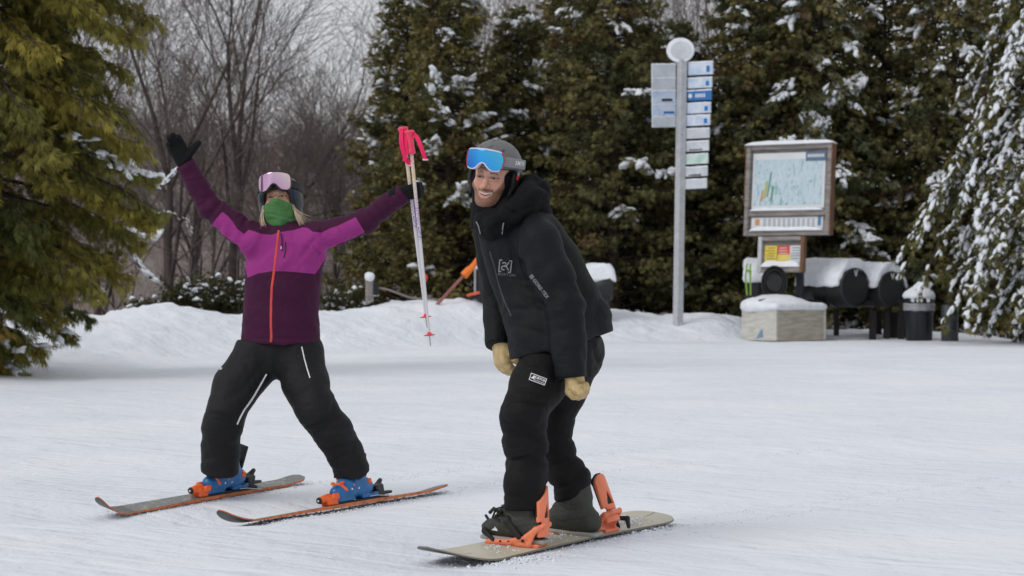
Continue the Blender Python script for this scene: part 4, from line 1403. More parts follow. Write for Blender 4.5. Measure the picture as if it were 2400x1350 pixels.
def ski_boot(pt, Fm, parent, side):
    """Blue shell with orange buckles; x forward, z up from the sole."""
    def shell(X, Y, Z):
        d = sd_chain(X, Y, Z, [(.115, 0, .045), (.04, 0, .062), (-.05, 0, .066), (-.095, 0, .06)], [.042, .052, .050, .046], (1, .92, 1), k=.03)
        d = smin(d, sd_chain(X, Y, Z, [(.02, 0, .09), (-.015, 0, .115), (-.018, 0, .14)], [.050, .052, .052], (1, .9, 1), k=.02), .04)
        d = smax(d, .012 - Z, .006)
        d = np.minimum(d, sd_box(X, Y, Z, (.148, 0, .013), (.016, .032, .011), None, .004))
        d = np.minimum(d, sd_box(X, Y, Z, (-.148, 0, .014), (.014, .030, .013), None, .004))
        d = smin(d, sd_box(X, Y, Z, (-.09, 0, .010), (.055, .034, .010), None, .005), .004)
        d = smin(d, sd_box(X, Y, Z, (.085, 0, .010), (.060, .036, .010), None, .005), .004)
        d = smax(d, -sd_seg(X, Y, Z, (.09, -.05, .072), (.03, .05, .085), .003, .003), .004)
        d = smax(d, -sd_seg(X, Y, Z, (-.02, -.06, .105), (.05, .06, .115), .003, .003), .004)
        return d
    b = sdf_obj('ski_boot', shell, (-.175, -.075, -.005), (.18, .075, .25), .0045, m_blue, pt, Fm, parent, 1)
    Bf = boot_frame(pt, Fm)
    # buckles and overlap tabs in orange
    for x0, z0, w in ((.100, .079, .044), (.052, .098, .052), (.022, .135, .062), (.018, .170, .064)):
        def bk(X, Y, Z, x0=x0, z0=z0, w=w):
            d = sd_chain(X, Y, Z, [(x0 - .012, -w * .98, z0 - .022), (x0, -w * .55, z0 + .004), (x0 + .006, 0, z0 + .012), (x0, w * .55, z0 + .004), (x0 - .012, w * .98, z0 - .022)],
                         [.0085, .0095, .010, .0095, .0085], k=.004)
            d = smin(d, sd_box(X, Y, Z, (x0 + .002, -w * .5, z0 + .010), (.012, .022, .006), rot(-35), .003), .003)
            return smin(d, sd_box(X, Y, Z, (x0 + .002, w * .5, z0 + .010), (.012, .022, .006), rot(35), .003), .003)
        sdf_obj('buckle', bk, (x0 - .05, -.09, z0 - .05), (x0 + .05, .09, z0 + .05), .0038, m_orange, pt, Fm, b, 0)
    for s in (-1, 1):
        mb = MB(); mb.box(Bf(.03, s * .0525, .058), (.060, .004, .010), Fm, .001); mb.build('stripe', m_white if s > 0 else m_orange, b)
    mb = MB(); mb.box(Bf(-.088, 0, .085), (.030, .104, .028), Fm, .006); mb.build('heel_spoiler', m_orange, b)
    # power strap and black spoiler behind the cuff
    mb = MB(); mb.box(Bf(-.098, 0, .170), (.012, .060, .12), Fm @ rot(0, -10, 0), .005); mb.build('spoiler', m_blackplastic, b)
    return b

def ski_binding(pt, Fm, parent):
    """Toe piece and heel piece; x forward from the middle of the sole."""
    Bf = boot_frame(pt, Fm)
    toe = thing('toe', None, None) if False else None
    def tp(X, Y, Z):
        d = sd_box(X, Y, Z, (.178, 0, .018), (.036, .032, .024), None, .010)
        d = smin(d, sd_seg(X, Y, Z, (.185, 0, .036), (.235, 0, .030), .024, .020), .008)
        for s in (-1, 1):
            d = smin(d, sd_box(X, Y, Z, (.158, s * .030, .040), (.020, .009, .016), None, .005), .006)
        return smax(d, -.004 - Z, .004)
    t = sdf_obj('toe_piece', tp, (.12, -.055, -.012), (.275, .055, .075), .0035, m_orange, pt, Fm, parent, 1)
    mb = MB(); mb.tube([Bf(.250, 0, .030), Bf(.258, 0, .029)], [.018, .015], 16); mb.build('cap', m_mattblack, t)
    mb = MB(); mb.tube([Bf(.257, 0, .029), Bf(.260, 0, .029)], [.006, .005], 12); mb.build('screw', m_white, t)
    mb = MB(); mb.box(Bf(.06, 0, .001), (.20, .058, .010), Fm, .003); mb.box(Bf(-.13, 0, .0), (.22, .052, .012), Fm, .003)
    mb.build('base_plate', m_blackplastic, parent)
    def hp(X, Y, Z):
        d = sd_box(X, Y, Z, (-.185, 0, .032), (.026, .028, .034), None, .008)
        d = smin(d, sd_seg(X, Y, Z, (-.175, 0, .05), (-.215, 0, .085), .018, .012), .012)
        d = smin(d, sd_seg(X, Y, Z, (-.20, 0, .02), (-.285, 0, .018), .012, .008), .010)
        d = smin(d, sd_box(X, Y, Z, (-.160, 0, .050), (.012, .030, .012), None, .004), .006)
        return d
    hpz = sdf_obj('heel_piece', hp, (-.31, -.05, -.015), (-.12, .05, .12), .0035, m_blackplastic, pt, Fm, parent, 1)
    mb = MB()
    for s in (-1, 1):
        mb.tube([Bf(-.08, s * .038, .012), Bf(-.13, s * .047, .012), Bf(-.21, s * .052, .0), Bf(-.25, s * .052, -.006)], [.0025] * 4, 6)
    mb.build('brake', m_metal, parent)

skiL, FL, _ = make_ski(SKI_PTS['la'], SKI_PTS['lb'], (230, 1166), 11.55, 'ski with patterned grey top under the skier\'s foot farther from the snowboard', -14)
skiR, FR, _ = make_ski(SKI_PTS['ra'], SKI_PTS['rb'], (512, 1196), 11.50, 'ski tilted on its orange edge, nearer to the snowboard', 9)
def on_ski(A, B, px, up):
    Fm = FL if A is SKI_PTS['la'] else FR
    t_best = min(np.linspace(0, 1, 400), key=lambda t: abs(1200 + F * (A * t + B * (1 - t))[0] / (A * t + B * (1 - t))[1] - px))
    return A * t_best + B * (1 - t_best) + Fm[:, 2] * up
ptL = on_ski(SKI_PTS['la'], SKI_PTS['lb'], 521, .030)
ptR = on_ski(SKI_PTS['ra'], SKI_PTS['rb'], 832, .030)
ski_binding(ptL, FL, skiL); ski_binding(ptR, FR, skiR)
ski_boot(ptL + FL[:, 2] * .006, FL, woman, -1); ski_boot(ptR + FR[:, 2] * .006, FR, woman, 1)

# ---- ski poles
def pole_mat():
    m = mat('white printed pole shaft', (.62, .62, .64), .35)
    nt = m.node_tree; bs = nt.nodes['Principled BSDF']
    tc = nd(nt, 'ShaderNodeTexCoord')
    sp = nd(nt, 'ShaderNodeSeparateXYZ'); nt.links.new(tc.outputs['Object'], sp.inputs[0])
    nz = nd(nt, 'ShaderNodeTexNoise'); nz.inputs['Scale'].default_value = 190; nz.inputs['Detail'].default_value = 3
    nt.links.new(tc.outputs['Object'], nz.inputs['Vector'])
    th = nd(nt, 'ShaderNodeMapRange'); th.inputs[1].default_value = .50; th.inputs[2].default_value = .53; nt.links.new(nz.outputs['Fac'], th.inputs[0])
    band = nd(nt, 'ShaderNodeMapRange'); band.inputs[1].default_value = -.02; band.inputs[2].default_value = .0; nt.links.new(sp.outputs[2], band.inputs[0])
    rp = nd(nt, 'ShaderNodeValToRGB'); e = rp.color_ramp.elements
    e[0].position = .0; e[0].color = (.20, .06, .34, 1); e[1].position = 1; e[1].color = (.80, .62, .04, 1)
    for p, c in ((.25, (.36, .14, .45)), (.45, (.75, .48, .10)), (.58, (.80, .42, .05)), (.68, (.78, .03, .10)), (.80, (.55, .10, .35))):
        k = e.new(p); k.color = (*c, 1)
    mr = nd(nt, 'ShaderNodeMapRange'); mr.inputs[1].default_value = -.02; mr.inputs[2].default_value = .62; nt.links.new(sp.outputs[2], mr.inputs[0]); nt.links.new(mr.outputs[0], rp.inputs['Fac'])
    ml = nd(nt, 'ShaderNodeMath', operation='MULTIPLY'); nt.links.new(th.outputs[0], ml.inputs[0]); nt.links.new(band.outputs[0], ml.inputs[1])
    mx = nd(nt, 'ShaderNodeMixRGB'); mx.inputs[1].default_value = (.64, .64, .66, 1)
    nt.links.new(ml.outputs[0], mx.inputs[0]); nt.links.new(rp.outputs['Color'], mx.inputs[2]); nt.links.new(mx.outputs[0], bs.inputs['Base Color'])
    return m
m_pole = pole_mat()

def ski_pole(top, tip, label, straps, basket_t, cap_top):
    d = tip - top; L = np.linalg.norm(d); f = d / L
    mid = top + f * L * .5
    root = thing('ski_pole', label, 'ski pole', tuple(mid), group='ski poles held in one hand')
    mb = MB(); mb.tube([top + f * .10, top + f * L * .55, top + f * (L - .06)], [.0092, .0085, .0058], 12); mb.build('shaft', m_pole, root)
    mb = MB(); mb.tube([top + f * (L - .065), tip + f * 0], [.0042, .0032], 8); mb.build('tip', m_metal, root)
    mb = MB()
    rads = [(0, .020), (.006, .0265), (.012, .027), (.020, .022), (.03, .0185), (.055, .0175), (.085, .0185), (.105, .0205), (.118, .0215), (.122, .016)]
    mb.tube([top + f * a for a, _ in rads], [r for _, r in rads], 16)
    for a in (.045, .058, .071, .084):
        mb.tube([top + f * (a - .003), top + f * a, top + f * (a + .003)], [.0175, .0196, .0178], 16)
    mb.build('grip', m_pink, root)
    bt = top + f * L * basket_t
    mb = MB()
    mb.tube([bt - f * .014, bt - f * .004, bt, bt + f * .003, bt + f * .006], [.008, .012, .029, .029, .010], 20)
    mb.build('basket', m_red_b, root)
    for st, end in straps:
        w = .011
        V = []; Fs = []
        st = [np.array(q) for q in st]
        # smooth the strap line
        c = [st[0]]
        for i in range(1, len(st)):
            for t in (.25, .5, .75, 1.0):
                p0, p1, p2, p3 = st[max(i - 2, 0)], st[i - 1], st[i], st[min(i + 1, len(st) - 1)]
                c.append(.5 * ((2 * p1) + (-p0 + p2) * t + (2 * p0 - 5 * p1 + 4 * p2 - p3) * t * t + (-p0 + 3 * p1 - 3 * p2 + p3) * t ** 3))
        for i, p in enumerate(c):
            tg = c[min(i + 1, len(c) - 1)] - c[max(i - 1, 0)]; tg = tg / np.linalg.norm(tg)
            s_ = np.cross(tg, np.array([.35, 1, 0.1])); s_ = s_ / np.linalg.norm(s_)
            n_ = np.cross(s_, tg)
            for a, b in ((-1, -1), (1, -1), (1, 1), (-1, 1)):
                V.append(p + s_ * a * w + n_ * b * .0012)
        for i in range(len(c) - 1):
            for k in range(4):
                Fs.append((i * 4 + k, i * 4 + (k + 1) % 4, (i + 1) * 4 + (k + 1) % 4, (i + 1) * 4 + k))
        mb = MB(); mb.add(V, Fs); s_o = mb.build('strap', m_pink2, root)
        if end:
            mb = MB(); tg = c[-1] - c[-2]; tg /= np.linalg.norm(tg)
            mb.box(c[-1], (.030, .008, .010), frame_of((1, 0, -.25)) if False else np.eye(3), .003); mb.build('strap_end', m_palepink, s_o)
    return root
m_red_b = mat('red plastic basket', (.78, .045, .06), .45)
m_palepink = mat('pale pink strap end', (.80, .50, .52), .5)
Ya, Yb = WY - .135, WY - .105
pp = lambda a, b, dy=0.0: P(a, b, Ya + dy)
ski_pole(pp(959, 305), pp(1009, 811, .02), 'pink gripped ski pole with wide open strap, in front of its twin',
         [([pp(966, 312), pp(977, 322, -.03), pp(986, 342, -.05), pp(992, 360, -.05), pp(997, 374, -.04)], True)], .948, 0)
ski_pole(pp(944, 297, .035), pp(1001, 768, .06), 'pink gripped ski pole with strap hanging down along its shaft, behind its twin',
         [([pp(941, 304, .01), pp(940, 330, -.01), pp(945, 356, -.01), pp(953, 374, .0), pp(960, 388, .01)], True),
          ([pp(950, 306, .01), pp(950, 335, -.01), pp(951, 362, -.01), pp(947, 378, .0)], False)], .945, 0)

# ---- snowboard
A, B = SKI_PTS['na'], SKI_PTS['nb']
m_boardtop = mat('matt khaki board top', (.56, .52, .41), .42, var=.07, vsc=8, bump=.15, bsc=90)
m_boardedge = mat('brown grey board edge', (.17, .15, .12), .45)
f = (A - B) / np.linalg.norm(A - B); L = np.linalg.norm(A - B)
FB = FBoard; s_, u_ = FB[:, 1], FB[:, 2]
board = thing('snowboard', 'khaki snowboard with coral bindings under the man in black', 'snowboard', tuple(A * .5 + B * .5))
noseP, tailP = P(1000, 1284, 9.44), P(1534, 1202, 10.70)
pts = []; wd = []; ax = []; th = []
def seg_pts(end, start_pt, dirv, n, rev):
    out = []
    up_t = end - start_pt; al = np.dot(up_t, dirv)
    for i in range(1, n):
        t = i / (n - 1)
        c = start_pt + dirv * al * (1 - (1 - t) ** 1.12) + (up_t - dirv * al) * t ** 1.8
        tg = dirv * al + (up_t - dirv * al) * 1.8 * t ** .8; tg = tg / np.linalg.norm(tg)
        w = .148 * math.sqrt(max(0, 1 - max(0, (t - .12) / .88) ** 2.2)) + .0006
        if rev: uu = np.cross(-tg, s_)
        else: uu = np.cross(tg, s_)
        out.append((c, w, (s_, uu / np.linalg.norm(uu)), .008 - .003 * t))
    return out
core = []
for i in range(40):
    t = i / 39
    c = B + f * L * t + u_ * .014
    core.append((c, .127 + .021 * (2 * abs(t - .5)) ** 2, (s_, u_), .007))
rows = seg_pts(tailP, core[0][0], -f, 18, True)[::-1] + core + seg_pts(noseP, core[-1][0], f, 18, False)
V, top, side, bot = ski_mesh(np.array([r[0] for r in rows]), [r[1] for r in rows], [r[2] for r in rows], [r[3] for r in rows], 12)
mb = MB(); mb.add(V, top, True); dk = mb.build('deck', m_boardtop, board)
mb = MB(); mb.add(V, side, True); mb.build('edge', m_boardedge, board)
mb = MB(); mb.add(V, bot, True); mb.build('base', m_skibase, board)
m_boardline = mat('brown board line', (.10, .07, .05), .5)
m_ = 13
top_c = [V[len(rows) * m_ + i * m_ + 6] for i in range(len(rows))]
cl = [np.array(q) + u_ * .0015 for q in top_c]
def strip(mb, a0, a1, off, w):
    VV = []; FF = []
    for j, i in enumerate(range(a0, a1)):
        VV += [cl[i] + s_ * (off - w), cl[i] + s_ * (off + w)]
        if j: FF.append((2 * j - 2, 2 * j, 2 * j + 1, 2 * j - 1))
    mb.add(VV, FF)
for i0, i1 in ((1, 17), (57, 74)):
    mb = MB(); strip(mb, i0, i1, 0, .0013); mb.build('print_line', m_boardline, dk)
cpt = cl[34]
m_boardprint = mat('burnt orange print', (.40, .12, .03), .5)
for k, (a, b) in enumerate(((-.05, -.03), (-.01, .03), (.03, -.03), (.07, .03))):
    mb = MB(); mb.box(cpt + f * (-a) + s_ * b, (.018, .05, .002), FB @ rot(0, 0, 35 if k % 2 else -35))
    mb.build('print_mark', m_boardprint, dk)

def sb_binding(pt, Fm, lean, opened, parent):
    """Coral baseplate, heel hoop and highback; x towards the toes."""
    root = None
    def hoop(X, Y, Z):
        d = None
        for s in (-1, 1):
            r_ = sd_chain(X, Y, Z, [(.105, s * .050, .014), (.02, s * .058, .016), (-.06, s * .060, .040), (-.105, s * .052, .078), (-.128, s * .028, .092)],
                          [.0105, .012, .0135, .0125, .011], (1, .62, 1), k=.006)
            d = r_ if d is None else np.minimum(d, r_)
            r2 = sd_chain(X, Y, Z, [(-.02, s * .058, .014), (-.075, s * .058, .014), (-.100, s * .054, .074)], [.011, .012, .011], (1, .62, 1), k=.006)
            d = smin(d, r2, .006)
        d = smin(d, sd_seg(X, Y, Z, (-.128, -.030, .092), (-.128, .030, .092), .011, .011, (.7, 1, 1)), .008)
        d = smin(d, sd_box(X, Y, Z, (.02, 0, .008), (.105, .055, .008), None, .003), .004)
        d = smin(d, sd_box(X, Y, Z, (-.085, 0, .008), (.03, .05, .008), None, .003), .004)
        for s in (-1, 1):
            d = smax(d, -sd_seg(X, Y, Z, (-.005, s * .075, .020), (.04, s * .04, .018), .0045, .0035), .002)
            d = smax(d, -sd_seg(X, Y, Z, (-.045, s * .08, .050), (-.055, s * .04, .048), .0045, .0045), .002)
        return d
    b = sdf_obj('binding', hoop, (-.155, -.085, -.004), (.135, .085, .12), .0036, m_coral, pt, Fm, parent, 1)
    hbM = Fm @ rot(0, lean, 0)
    hp0 = pt + Fm @ np.array([-.112 if opened else -.124, 0, .080])
    def hb(X, Y, Z):
        w = .047 - .006 * np.clip(Z / .17, 0, 1)
        r_ = np.sqrt((X - .055) ** 2 + Y ** 2)
        sh = np.abs(r_ - .062) - .0055
        out = np.abs(Y) - np.where(Z < .140, w, np.sqrt(np.maximum(1e-6, w ** 2 - np.clip(Z - .140, 0, 1) ** 2 * 1.1)))
        d = np.maximum(sh, np.maximum(out, np.maximum(-Z - .035, X - .030)))
        d = np.maximum(d, Z - (.178 if opened else .148 - .85 * Y))
        tri = sd_poly(Y + 0 * Z, Z + 0 * Y, [(-.022, .045), (.018, .045), (0, .098)])
        d = np.maximum(d, -np.where(np.broadcast_to(X < .0, d.shape), tri - .002, 1))
        for s in (-1, 1):
            hole = np.sqrt((Y - s * .040) ** 2 + (Z - .020) ** 2) - .010
            d = np.maximum(d, -hole)
        slot = sd_box(X, Y, Z, (-.01, 0, .012), (.03, .030, .006), None, .004)
        d = np.maximum(d, -slot)
        return d
    hbo = sdf_obj('highback', hb, (-.03, -.07, -.045), (.04, .07, .205), .0032, m_coral, hp0, hbM, b, 1)
    # black padding on the inside of the highback
    def pad(X, Y, Z):
        r_ = np.sqrt((X - .055) ** 2 + Y ** 2)
        sh = np.abs(r_ - .0535) - .0045
        w = .041
        out = np.abs(Y) - np.where(Z < .142, w, np.sqrt(np.maximum(1e-6, (w + .003) ** 2 - np.clip(Z - .142, 0, 1) ** 2 * 1.0)))
        return np.maximum(sh, np.maximum(out, np.maximum(np.maximum(.03 - Z, Z - (.184 if opened else .150 - .85 * Y)), X - .026)))
    sdf_obj('highback_pad', pad, (-.03, -.07, -.045), (.04, .07, .205), .0034, m_mattblack, hp0, hbM, b, 1)
    Bf = boot_frame(pt, Fm)
    if not opened:
        def st(X, Y, Z):
            d = sd_chain(X, Y, Z, [(-.035, -.066, .045), (.020, -.062, .105), (.036, 0, .135), (.020, .062, .105), (-.035, .066, .045)],
                         [.012, .018, .022, .018, .012], (1, 1, 1), k=.008)
            d = smin(d, sd_box(X, Y, Z, (.032, -.035, .135), (.030, .018, .009), rot(-20, 20, 0), .004), .004)
            return d
        sdf_obj('ankle_strap', st, (-.07, -.09, .02), (.08, .09, .17), .0038, m_mattblack, pt, Fm, b, 0)
        def ts(X, Y, Z):
            d = sd_chain(X, Y, Z, [(.085, -.056, .020), (.130, -.046, .050), (.150, 0, .062), (.130, .046, .050), (.085, .056, .020)], [.008, .012, .014, .012, .008], k=.006)
            d = smin(d, sd_seg(X, Y, Z, (.135, -.03, .065), (.165, -.035, .10), .007, .006), .004)
            return d
        sdf_obj('toe_strap', ts, (.06, -.08, .0), (.19, .08, .13), .0038, m_mattblack, pt, Fm, b, 0)
    else:
        def st(X, Y, Z):
            d = sd_chain(X, Y, Z, [(-.035, -.066, .045), (-.03, -.095, .085), (-.05, -.105, .04), (-.07, -.11, .005)], [.007, .010, .010, .008], k=.006)
            return smin(d, sd_chain(X, Y, Z, [(-.075, -.062, .05), (-.13, -.085, .05), (-.155, -.06, .02)], [.009, .011, .008], k=.006), .004)
        sdf_obj('ankle_strap', st, (-.18, -.13, -.02), (.0, -.04, .12), .0038, m_mattblack, pt, Fm, b, 0)
    mb = MB()
    for s in (-1, 1):
        mb.tube([Bf(-.055, s * .070, .030), Bf(-.055, s * .074, .030)], [.007, .006], 10)
        mb.tube([Bf(.05, s * .062, .018), Bf(.05, s * .066, .018)], [.005, .004], 10)
    mb.build('bolt', m_mattblack, b)
    return b

def sb_boot(pt, Fm, parent, laces=True, lean=8, emblem=True):
    def shell(X, Y, Z):
        d = sd_chain(X, Y, Z, [(.115, 0, .046), (.05, 0, .058), (-.02, 0, .064), (-.09, 0, .062)], [.040, .046, .052, .050], (1, .98, 1), k=.03)
        d = smin(d, sd_chain(X, Y, Z, [(-.005, 0, .10), (-.028, 0, .15), (-.026 + math.sin(R(lean)) * .05, 0, .20)], [.054, .058, .060], (1, .95, 1), k=.03), .045)
        d = smin(d, sd_seg(X, Y, Z, (.06, 0, .085), (.0, 0, .15), .035, .048), .03)
        return smax(d, .018 - Z, .006)
    V = None
    b = sdf_obj('snowboard_boot', shell, (-.165, -.075, .005), (.18, .075, .30), .0045, m_olive, pt, Fm, parent, 1, .0012,
                lambda V: fold(V, (.02, 0, .12), (.6, 0, -1), .030, .07, .005, 2., 1.5, 15) + .0018 * np.sign(np.sin(V[:, 2] * 95 + 22 * V[:, 0])) * np.exp(-((V[:, 2] - .1) / .05) ** 2))
    def so(X, Y, Z):
        w = .044 + .006 * np.cos((X - .05) * 14)
        d = np.maximum(np.maximum(np.abs(Z - .012) - .012, np.abs(X + .0) - .155), np.abs(Y) - w)
        c = sd_box(X, Y, Z, (0.005, 0, .012), (.145, .046, .012), None, .012)
        return smax(d, c, .01)
    sdf_obj('sole', so, (-.17, -.07, -.006), (.17, .07, .034), .004, m_sole, pt, Fm, b, 1)
    Bf = boot_frame(pt, Fm)
    if laces:
        mb = MB()
        for z_, x_ in ((.13, .060), (.16, .040), (.19, .028)):
            for s in (-1, 1):
                mb.tube([Bf(x_ - .02, s * .035, z_), Bf(x_ + .010, 0, z_ + .012), Bf(x_ - .02, -s * .035, z_ + .02)], .0035, 6)
        mb.tube([Bf(.03, .03, .15), Bf(.075, .05, .135), Bf(.085, .055, .10), Bf(.05, .055, .085)], .004, 6)
        for k in range(16):
            c = np.array([.052, .032, .112]); j = [rng.normal(0, .017, 3) for _ in range(4)]
            mb.tube([Bf(*(c + q)) for q in j], .0038, 5)
        mb.tube([Bf(.05, .045, .12), Bf(.085, .045, .135), Bf(.105, .04, .115)], .008, 8)
        mb.build('lace', m_mattblack, b)
    if emblem:
        q = [Bf(.092, .0475, .046), Bf(.062, .0505, .044), Bf(.070, .0490, .074), Bf(.078, .0495, .056)]
        mb = MB(); mb.add(q, [(0, 1, 3), (1, 2, 3)]); mb.add([v + Fm[:, 1] * .0015 for v in q], [(0, 1, 3), (1, 2, 3)]); mb.build('emblem', m_white, b)
    return b

sb_binding(P_front, F_front, 4, False, board)
sb_boot(P_front + F_front[:, 2] * .012 + F_front[:, 0] * .006, F_front, man, True, 4)
FB2 = toes((-.80, .60, 0)); pr2 = on_board(1384)
sb_binding(pr2, FB2, 26, True, board)
sb_boot(P_rear, F_rear, man, False, 4, False)
# ------------------------------------------------------------------ the snow ground
def axis_pts(segs):
    out = [segs[0][0]]
    for a, b, st in segs:
        n = max(1, int(round((b - a) / st)))
        out += list(a + (b - a) * (np.arange(1, n + 1) / n))
    return np.array(out)
xs = axis_pts([(-400, -60, 40), (-60, -14, 2), (-14, -9, .16), (-9, 9, .055), (9, 13, .12), (13, 60, 2), (60, 400, 40)])
ys = axis_pts([(-60, 0, 6), (0, 7.5, .5), (7.5, 16, .045), (16, 26, .08), (26, 60, .12), (60, 120, 3), (120, 700, 40)])
XX, YY = np.meshgrid(xs, ys, indexing='ij')
ZZ = ground_z(XX.ravel(), YY.ravel())
V = np.stack([XX.ravel(), YY.ravel(), ZZ], 1)
nx, ny = XX.shape
I = np.arange(nx * ny).reshape(nx, ny)
Q = np.stack([I[:-1, :-1].ravel(), I[1:, :-1].ravel(), I[1:, 1:].ravel(), I[:-1, 1:].ravel()], 1)
_, tt = g_base(V[:, 0], V[:, 1])
under = smooth01((tt - 1.12) / .15)         # beyond the bank's crest: leaf litter with patches of snow
m_snow = bpy.data.materials.new('packed snow'); m_snow.use_nodes = True
nt = m_snow.node_tree; bs = nt.nodes['Principled BSDF']
bs.inputs['Roughness'].default_value = .62
bs.inputs['Specular IOR Level'].default_value = .25
tc = nd(nt, 'ShaderNodeTexCoord')
at = nd(nt, 'ShaderNodeAttribute', attribute_name='litter')
n1 = nd(nt, 'ShaderNodeTexNoise'); n1.inputs['Scale'].default_value = .55; n1.inputs['Detail'].default_value = 6
nt.links.new(tc.outputs['Object'], n1.inputs['Vector'])
r1 = nd(nt, 'ShaderNodeValToRGB'); r1.color_ramp.elements[0].position = .35; r1.color_ramp.elements[0].color = (.76, .80, .87, 1)
r1.color_ramp.elements[1].position = .65; r1.color_ramp.elements[1].color = (.84, .865, .905, 1)
nt.links.new(n1.outputs['Fac'], r1.inputs['Fac'])
n5 = nd(nt, 'ShaderNodeTexNoise'); n5.inputs['Scale'].default_value = 3.5; n5.inputs['Detail'].default_value = 6
nt.links.new(tc.outputs['Object'], n5.inputs['Vector'])
r5 = nd(nt, 'ShaderNodeValToRGB'); r5.color_ramp.elements[0].position = .45; r5.color_ramp.elements[0].color = (.10, .085, .075, 1)
r5.color_ramp.elements[1].position = .62; r5.color_ramp.elements[1].color = (.30, .29, .29, 1)
nt.links.new(n5.outputs['Fac'], r5.inputs['Fac'])
mx = nd(nt, 'ShaderNodeMixRGB'); nt.links.new(at.outputs['Fac'], mx.inputs[0]); nt.links.new(r1.outputs['Color'], mx.inputs[1]); nt.links.new(r5.outputs['Color'], mx.inputs[2])
nt.links.new(mx.outputs[0], bs.inputs['Base Color'])
last = None
for sc_, dist, stg, st_ in ((1.6, .14, .6, (1, .6, 1)), (6, .05, .6, (1, .5, 1)), (22, .012, .5, (1, .5, 1)), (70, .005, .5, (1, .7, 1)), (240, .003, .6, (1, 1, 1))):
    mp_ = nd(nt, 'ShaderNodeMapping'); mp_.inputs['Scale'].default_value = st_; mp_.inputs['Rotation'].default_value = (0, 0, R(18))
    nz = nd(nt, 'ShaderNodeTexNoise'); nz.inputs['Scale'].default_value = sc_; nz.inputs['Detail'].default_value = 5
    nt.links.new(tc.outputs['Object'], mp_.inputs['Vector']); nt.links.new(mp_.outputs[0], nz.inputs['Vector'])
    bp_ = nd(nt, 'ShaderNodeBump'); bp_.inputs['Strength'].default_value = stg; bp_.inputs['Distance'].default_value = dist
    nt.links.new(nz.outputs['Fac'], bp_.inputs['Height'])
    if last is not None: nt.links.new(last, bp_.inputs['Normal'])
    last = bp_.outputs['Normal']
for ang_t, sx_t, sy_t, seed_t in ((48, 6.0, .05, 3.), (62, 4.0, .04, 11.), (36, 9.0, .07, 23.)):
    mp_ = nd(nt, 'ShaderNodeMapping'); mp_.inputs['Rotation'].default_value = (0, 0, R(ang_t)); mp_.inputs['Location'].default_value = (seed_t, seed_t, 0)
    m2_ = nd(nt, 'ShaderNodeMapping'); m2_.inputs['Scale'].default_value = (sy_t, sx_t, 1)
    nz = nd(nt, 'ShaderNodeTexNoise'); nz.inputs['Scale'].default_value = 1.0; nz.inputs['Detail'].default_value = 1.5
    nt.links.new(tc.outputs['Object'], mp_.inputs['Vector']); nt.links.new(mp_.outputs[0], m2_.inputs['Vector']); nt.links.new(m2_.outputs[0], nz.inputs['Vector'])
    mr_ = nd(nt, 'ShaderNodeMapRange'); mr_.inputs[1].default_value = .50; mr_.inputs[2].default_value = .74; nt.links.new(nz.outputs['Fac'], mr_.inputs[0])
    bp_ = nd(nt, 'ShaderNodeBump'); bp_.inputs['Strength'].default_value = .35; bp_.inputs['Distance'].default_value = .022; bp_.invert = True
    nt.links.new(mr_.outputs[0], bp_.inputs['Height']); nt.links.new(last, bp_.inputs['Normal']); last = bp_.outputs['Normal']
nt.links.new(last, bs.inputs['Normal'])
ground = obj_np('ground', V, Q, m_snow, None, attrs={'litter': under})
tag(ground, kind='structure')
# ------------------------------------------------------------------ hill and far wood
def poly_obj(name, V, Fs, m, parent=None): 
    mb = MB(); mb.add(V, Fs); return mb.build(name, m, parent)

m_litter = mat('leaf litter paled for haze', (.27, .230, .212), .95, var=.5, vsc=.35, bump=.5, bsc=3)  # litter colour raised with the far wood, misty air painted in
hx = np.linspace(-260, 260, 90); hy = np.concatenate([np.linspace(95, 260, 50), np.linspace(270, 700, 12)])
HX, HY = np.meshgrid(hx, hy, indexing='ij')
def hill_z(x, y):
    p = np.stack([x, y, 0 * x], 1)
    t = smooth01((y - 110) / 170)
    top = 10.5 + 2.0 * np.exp(-((x + 20) / 30) ** 2) + 5 * smooth01((-x - 25) / 40) + 3 * smooth01((x - 10) / 60)
    return -6.5 + t * (top + 5.5) + .9 * fbm(p, .04, 3)
HZ = hill_z(HX.ravel(), HY.ravel())
n0, n1 = HX.shape
I = np.arange(n0 * n1).reshape(n0, n1)
Qh = np.stack([I[:-1, :-1].ravel(), I[1:, :-1].ravel(), I[1:, 1:].ravel(), I[:-1, 1:].ravel()], 1)
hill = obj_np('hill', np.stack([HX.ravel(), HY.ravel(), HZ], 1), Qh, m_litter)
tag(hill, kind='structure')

m_bark = mat('grey brown bark', (.085, .068, .062), .9, var=.4, vsc=3, bump=.5, bsc=30, stretch=(1, 1, .25))
m_twig = mat('dark brown twigs', (.105, .082, .076), .9, var=.4, vsc=.5)
m_bark2 = mat('purplish grey twigs', (.165, .132, .122), .9, var=.4, vsc=.5)
m_barkd = mat('dark brown conifer bark', (.060, .045, .035), .95, var=.4, vsc=6, bump=.5, bsc=40)

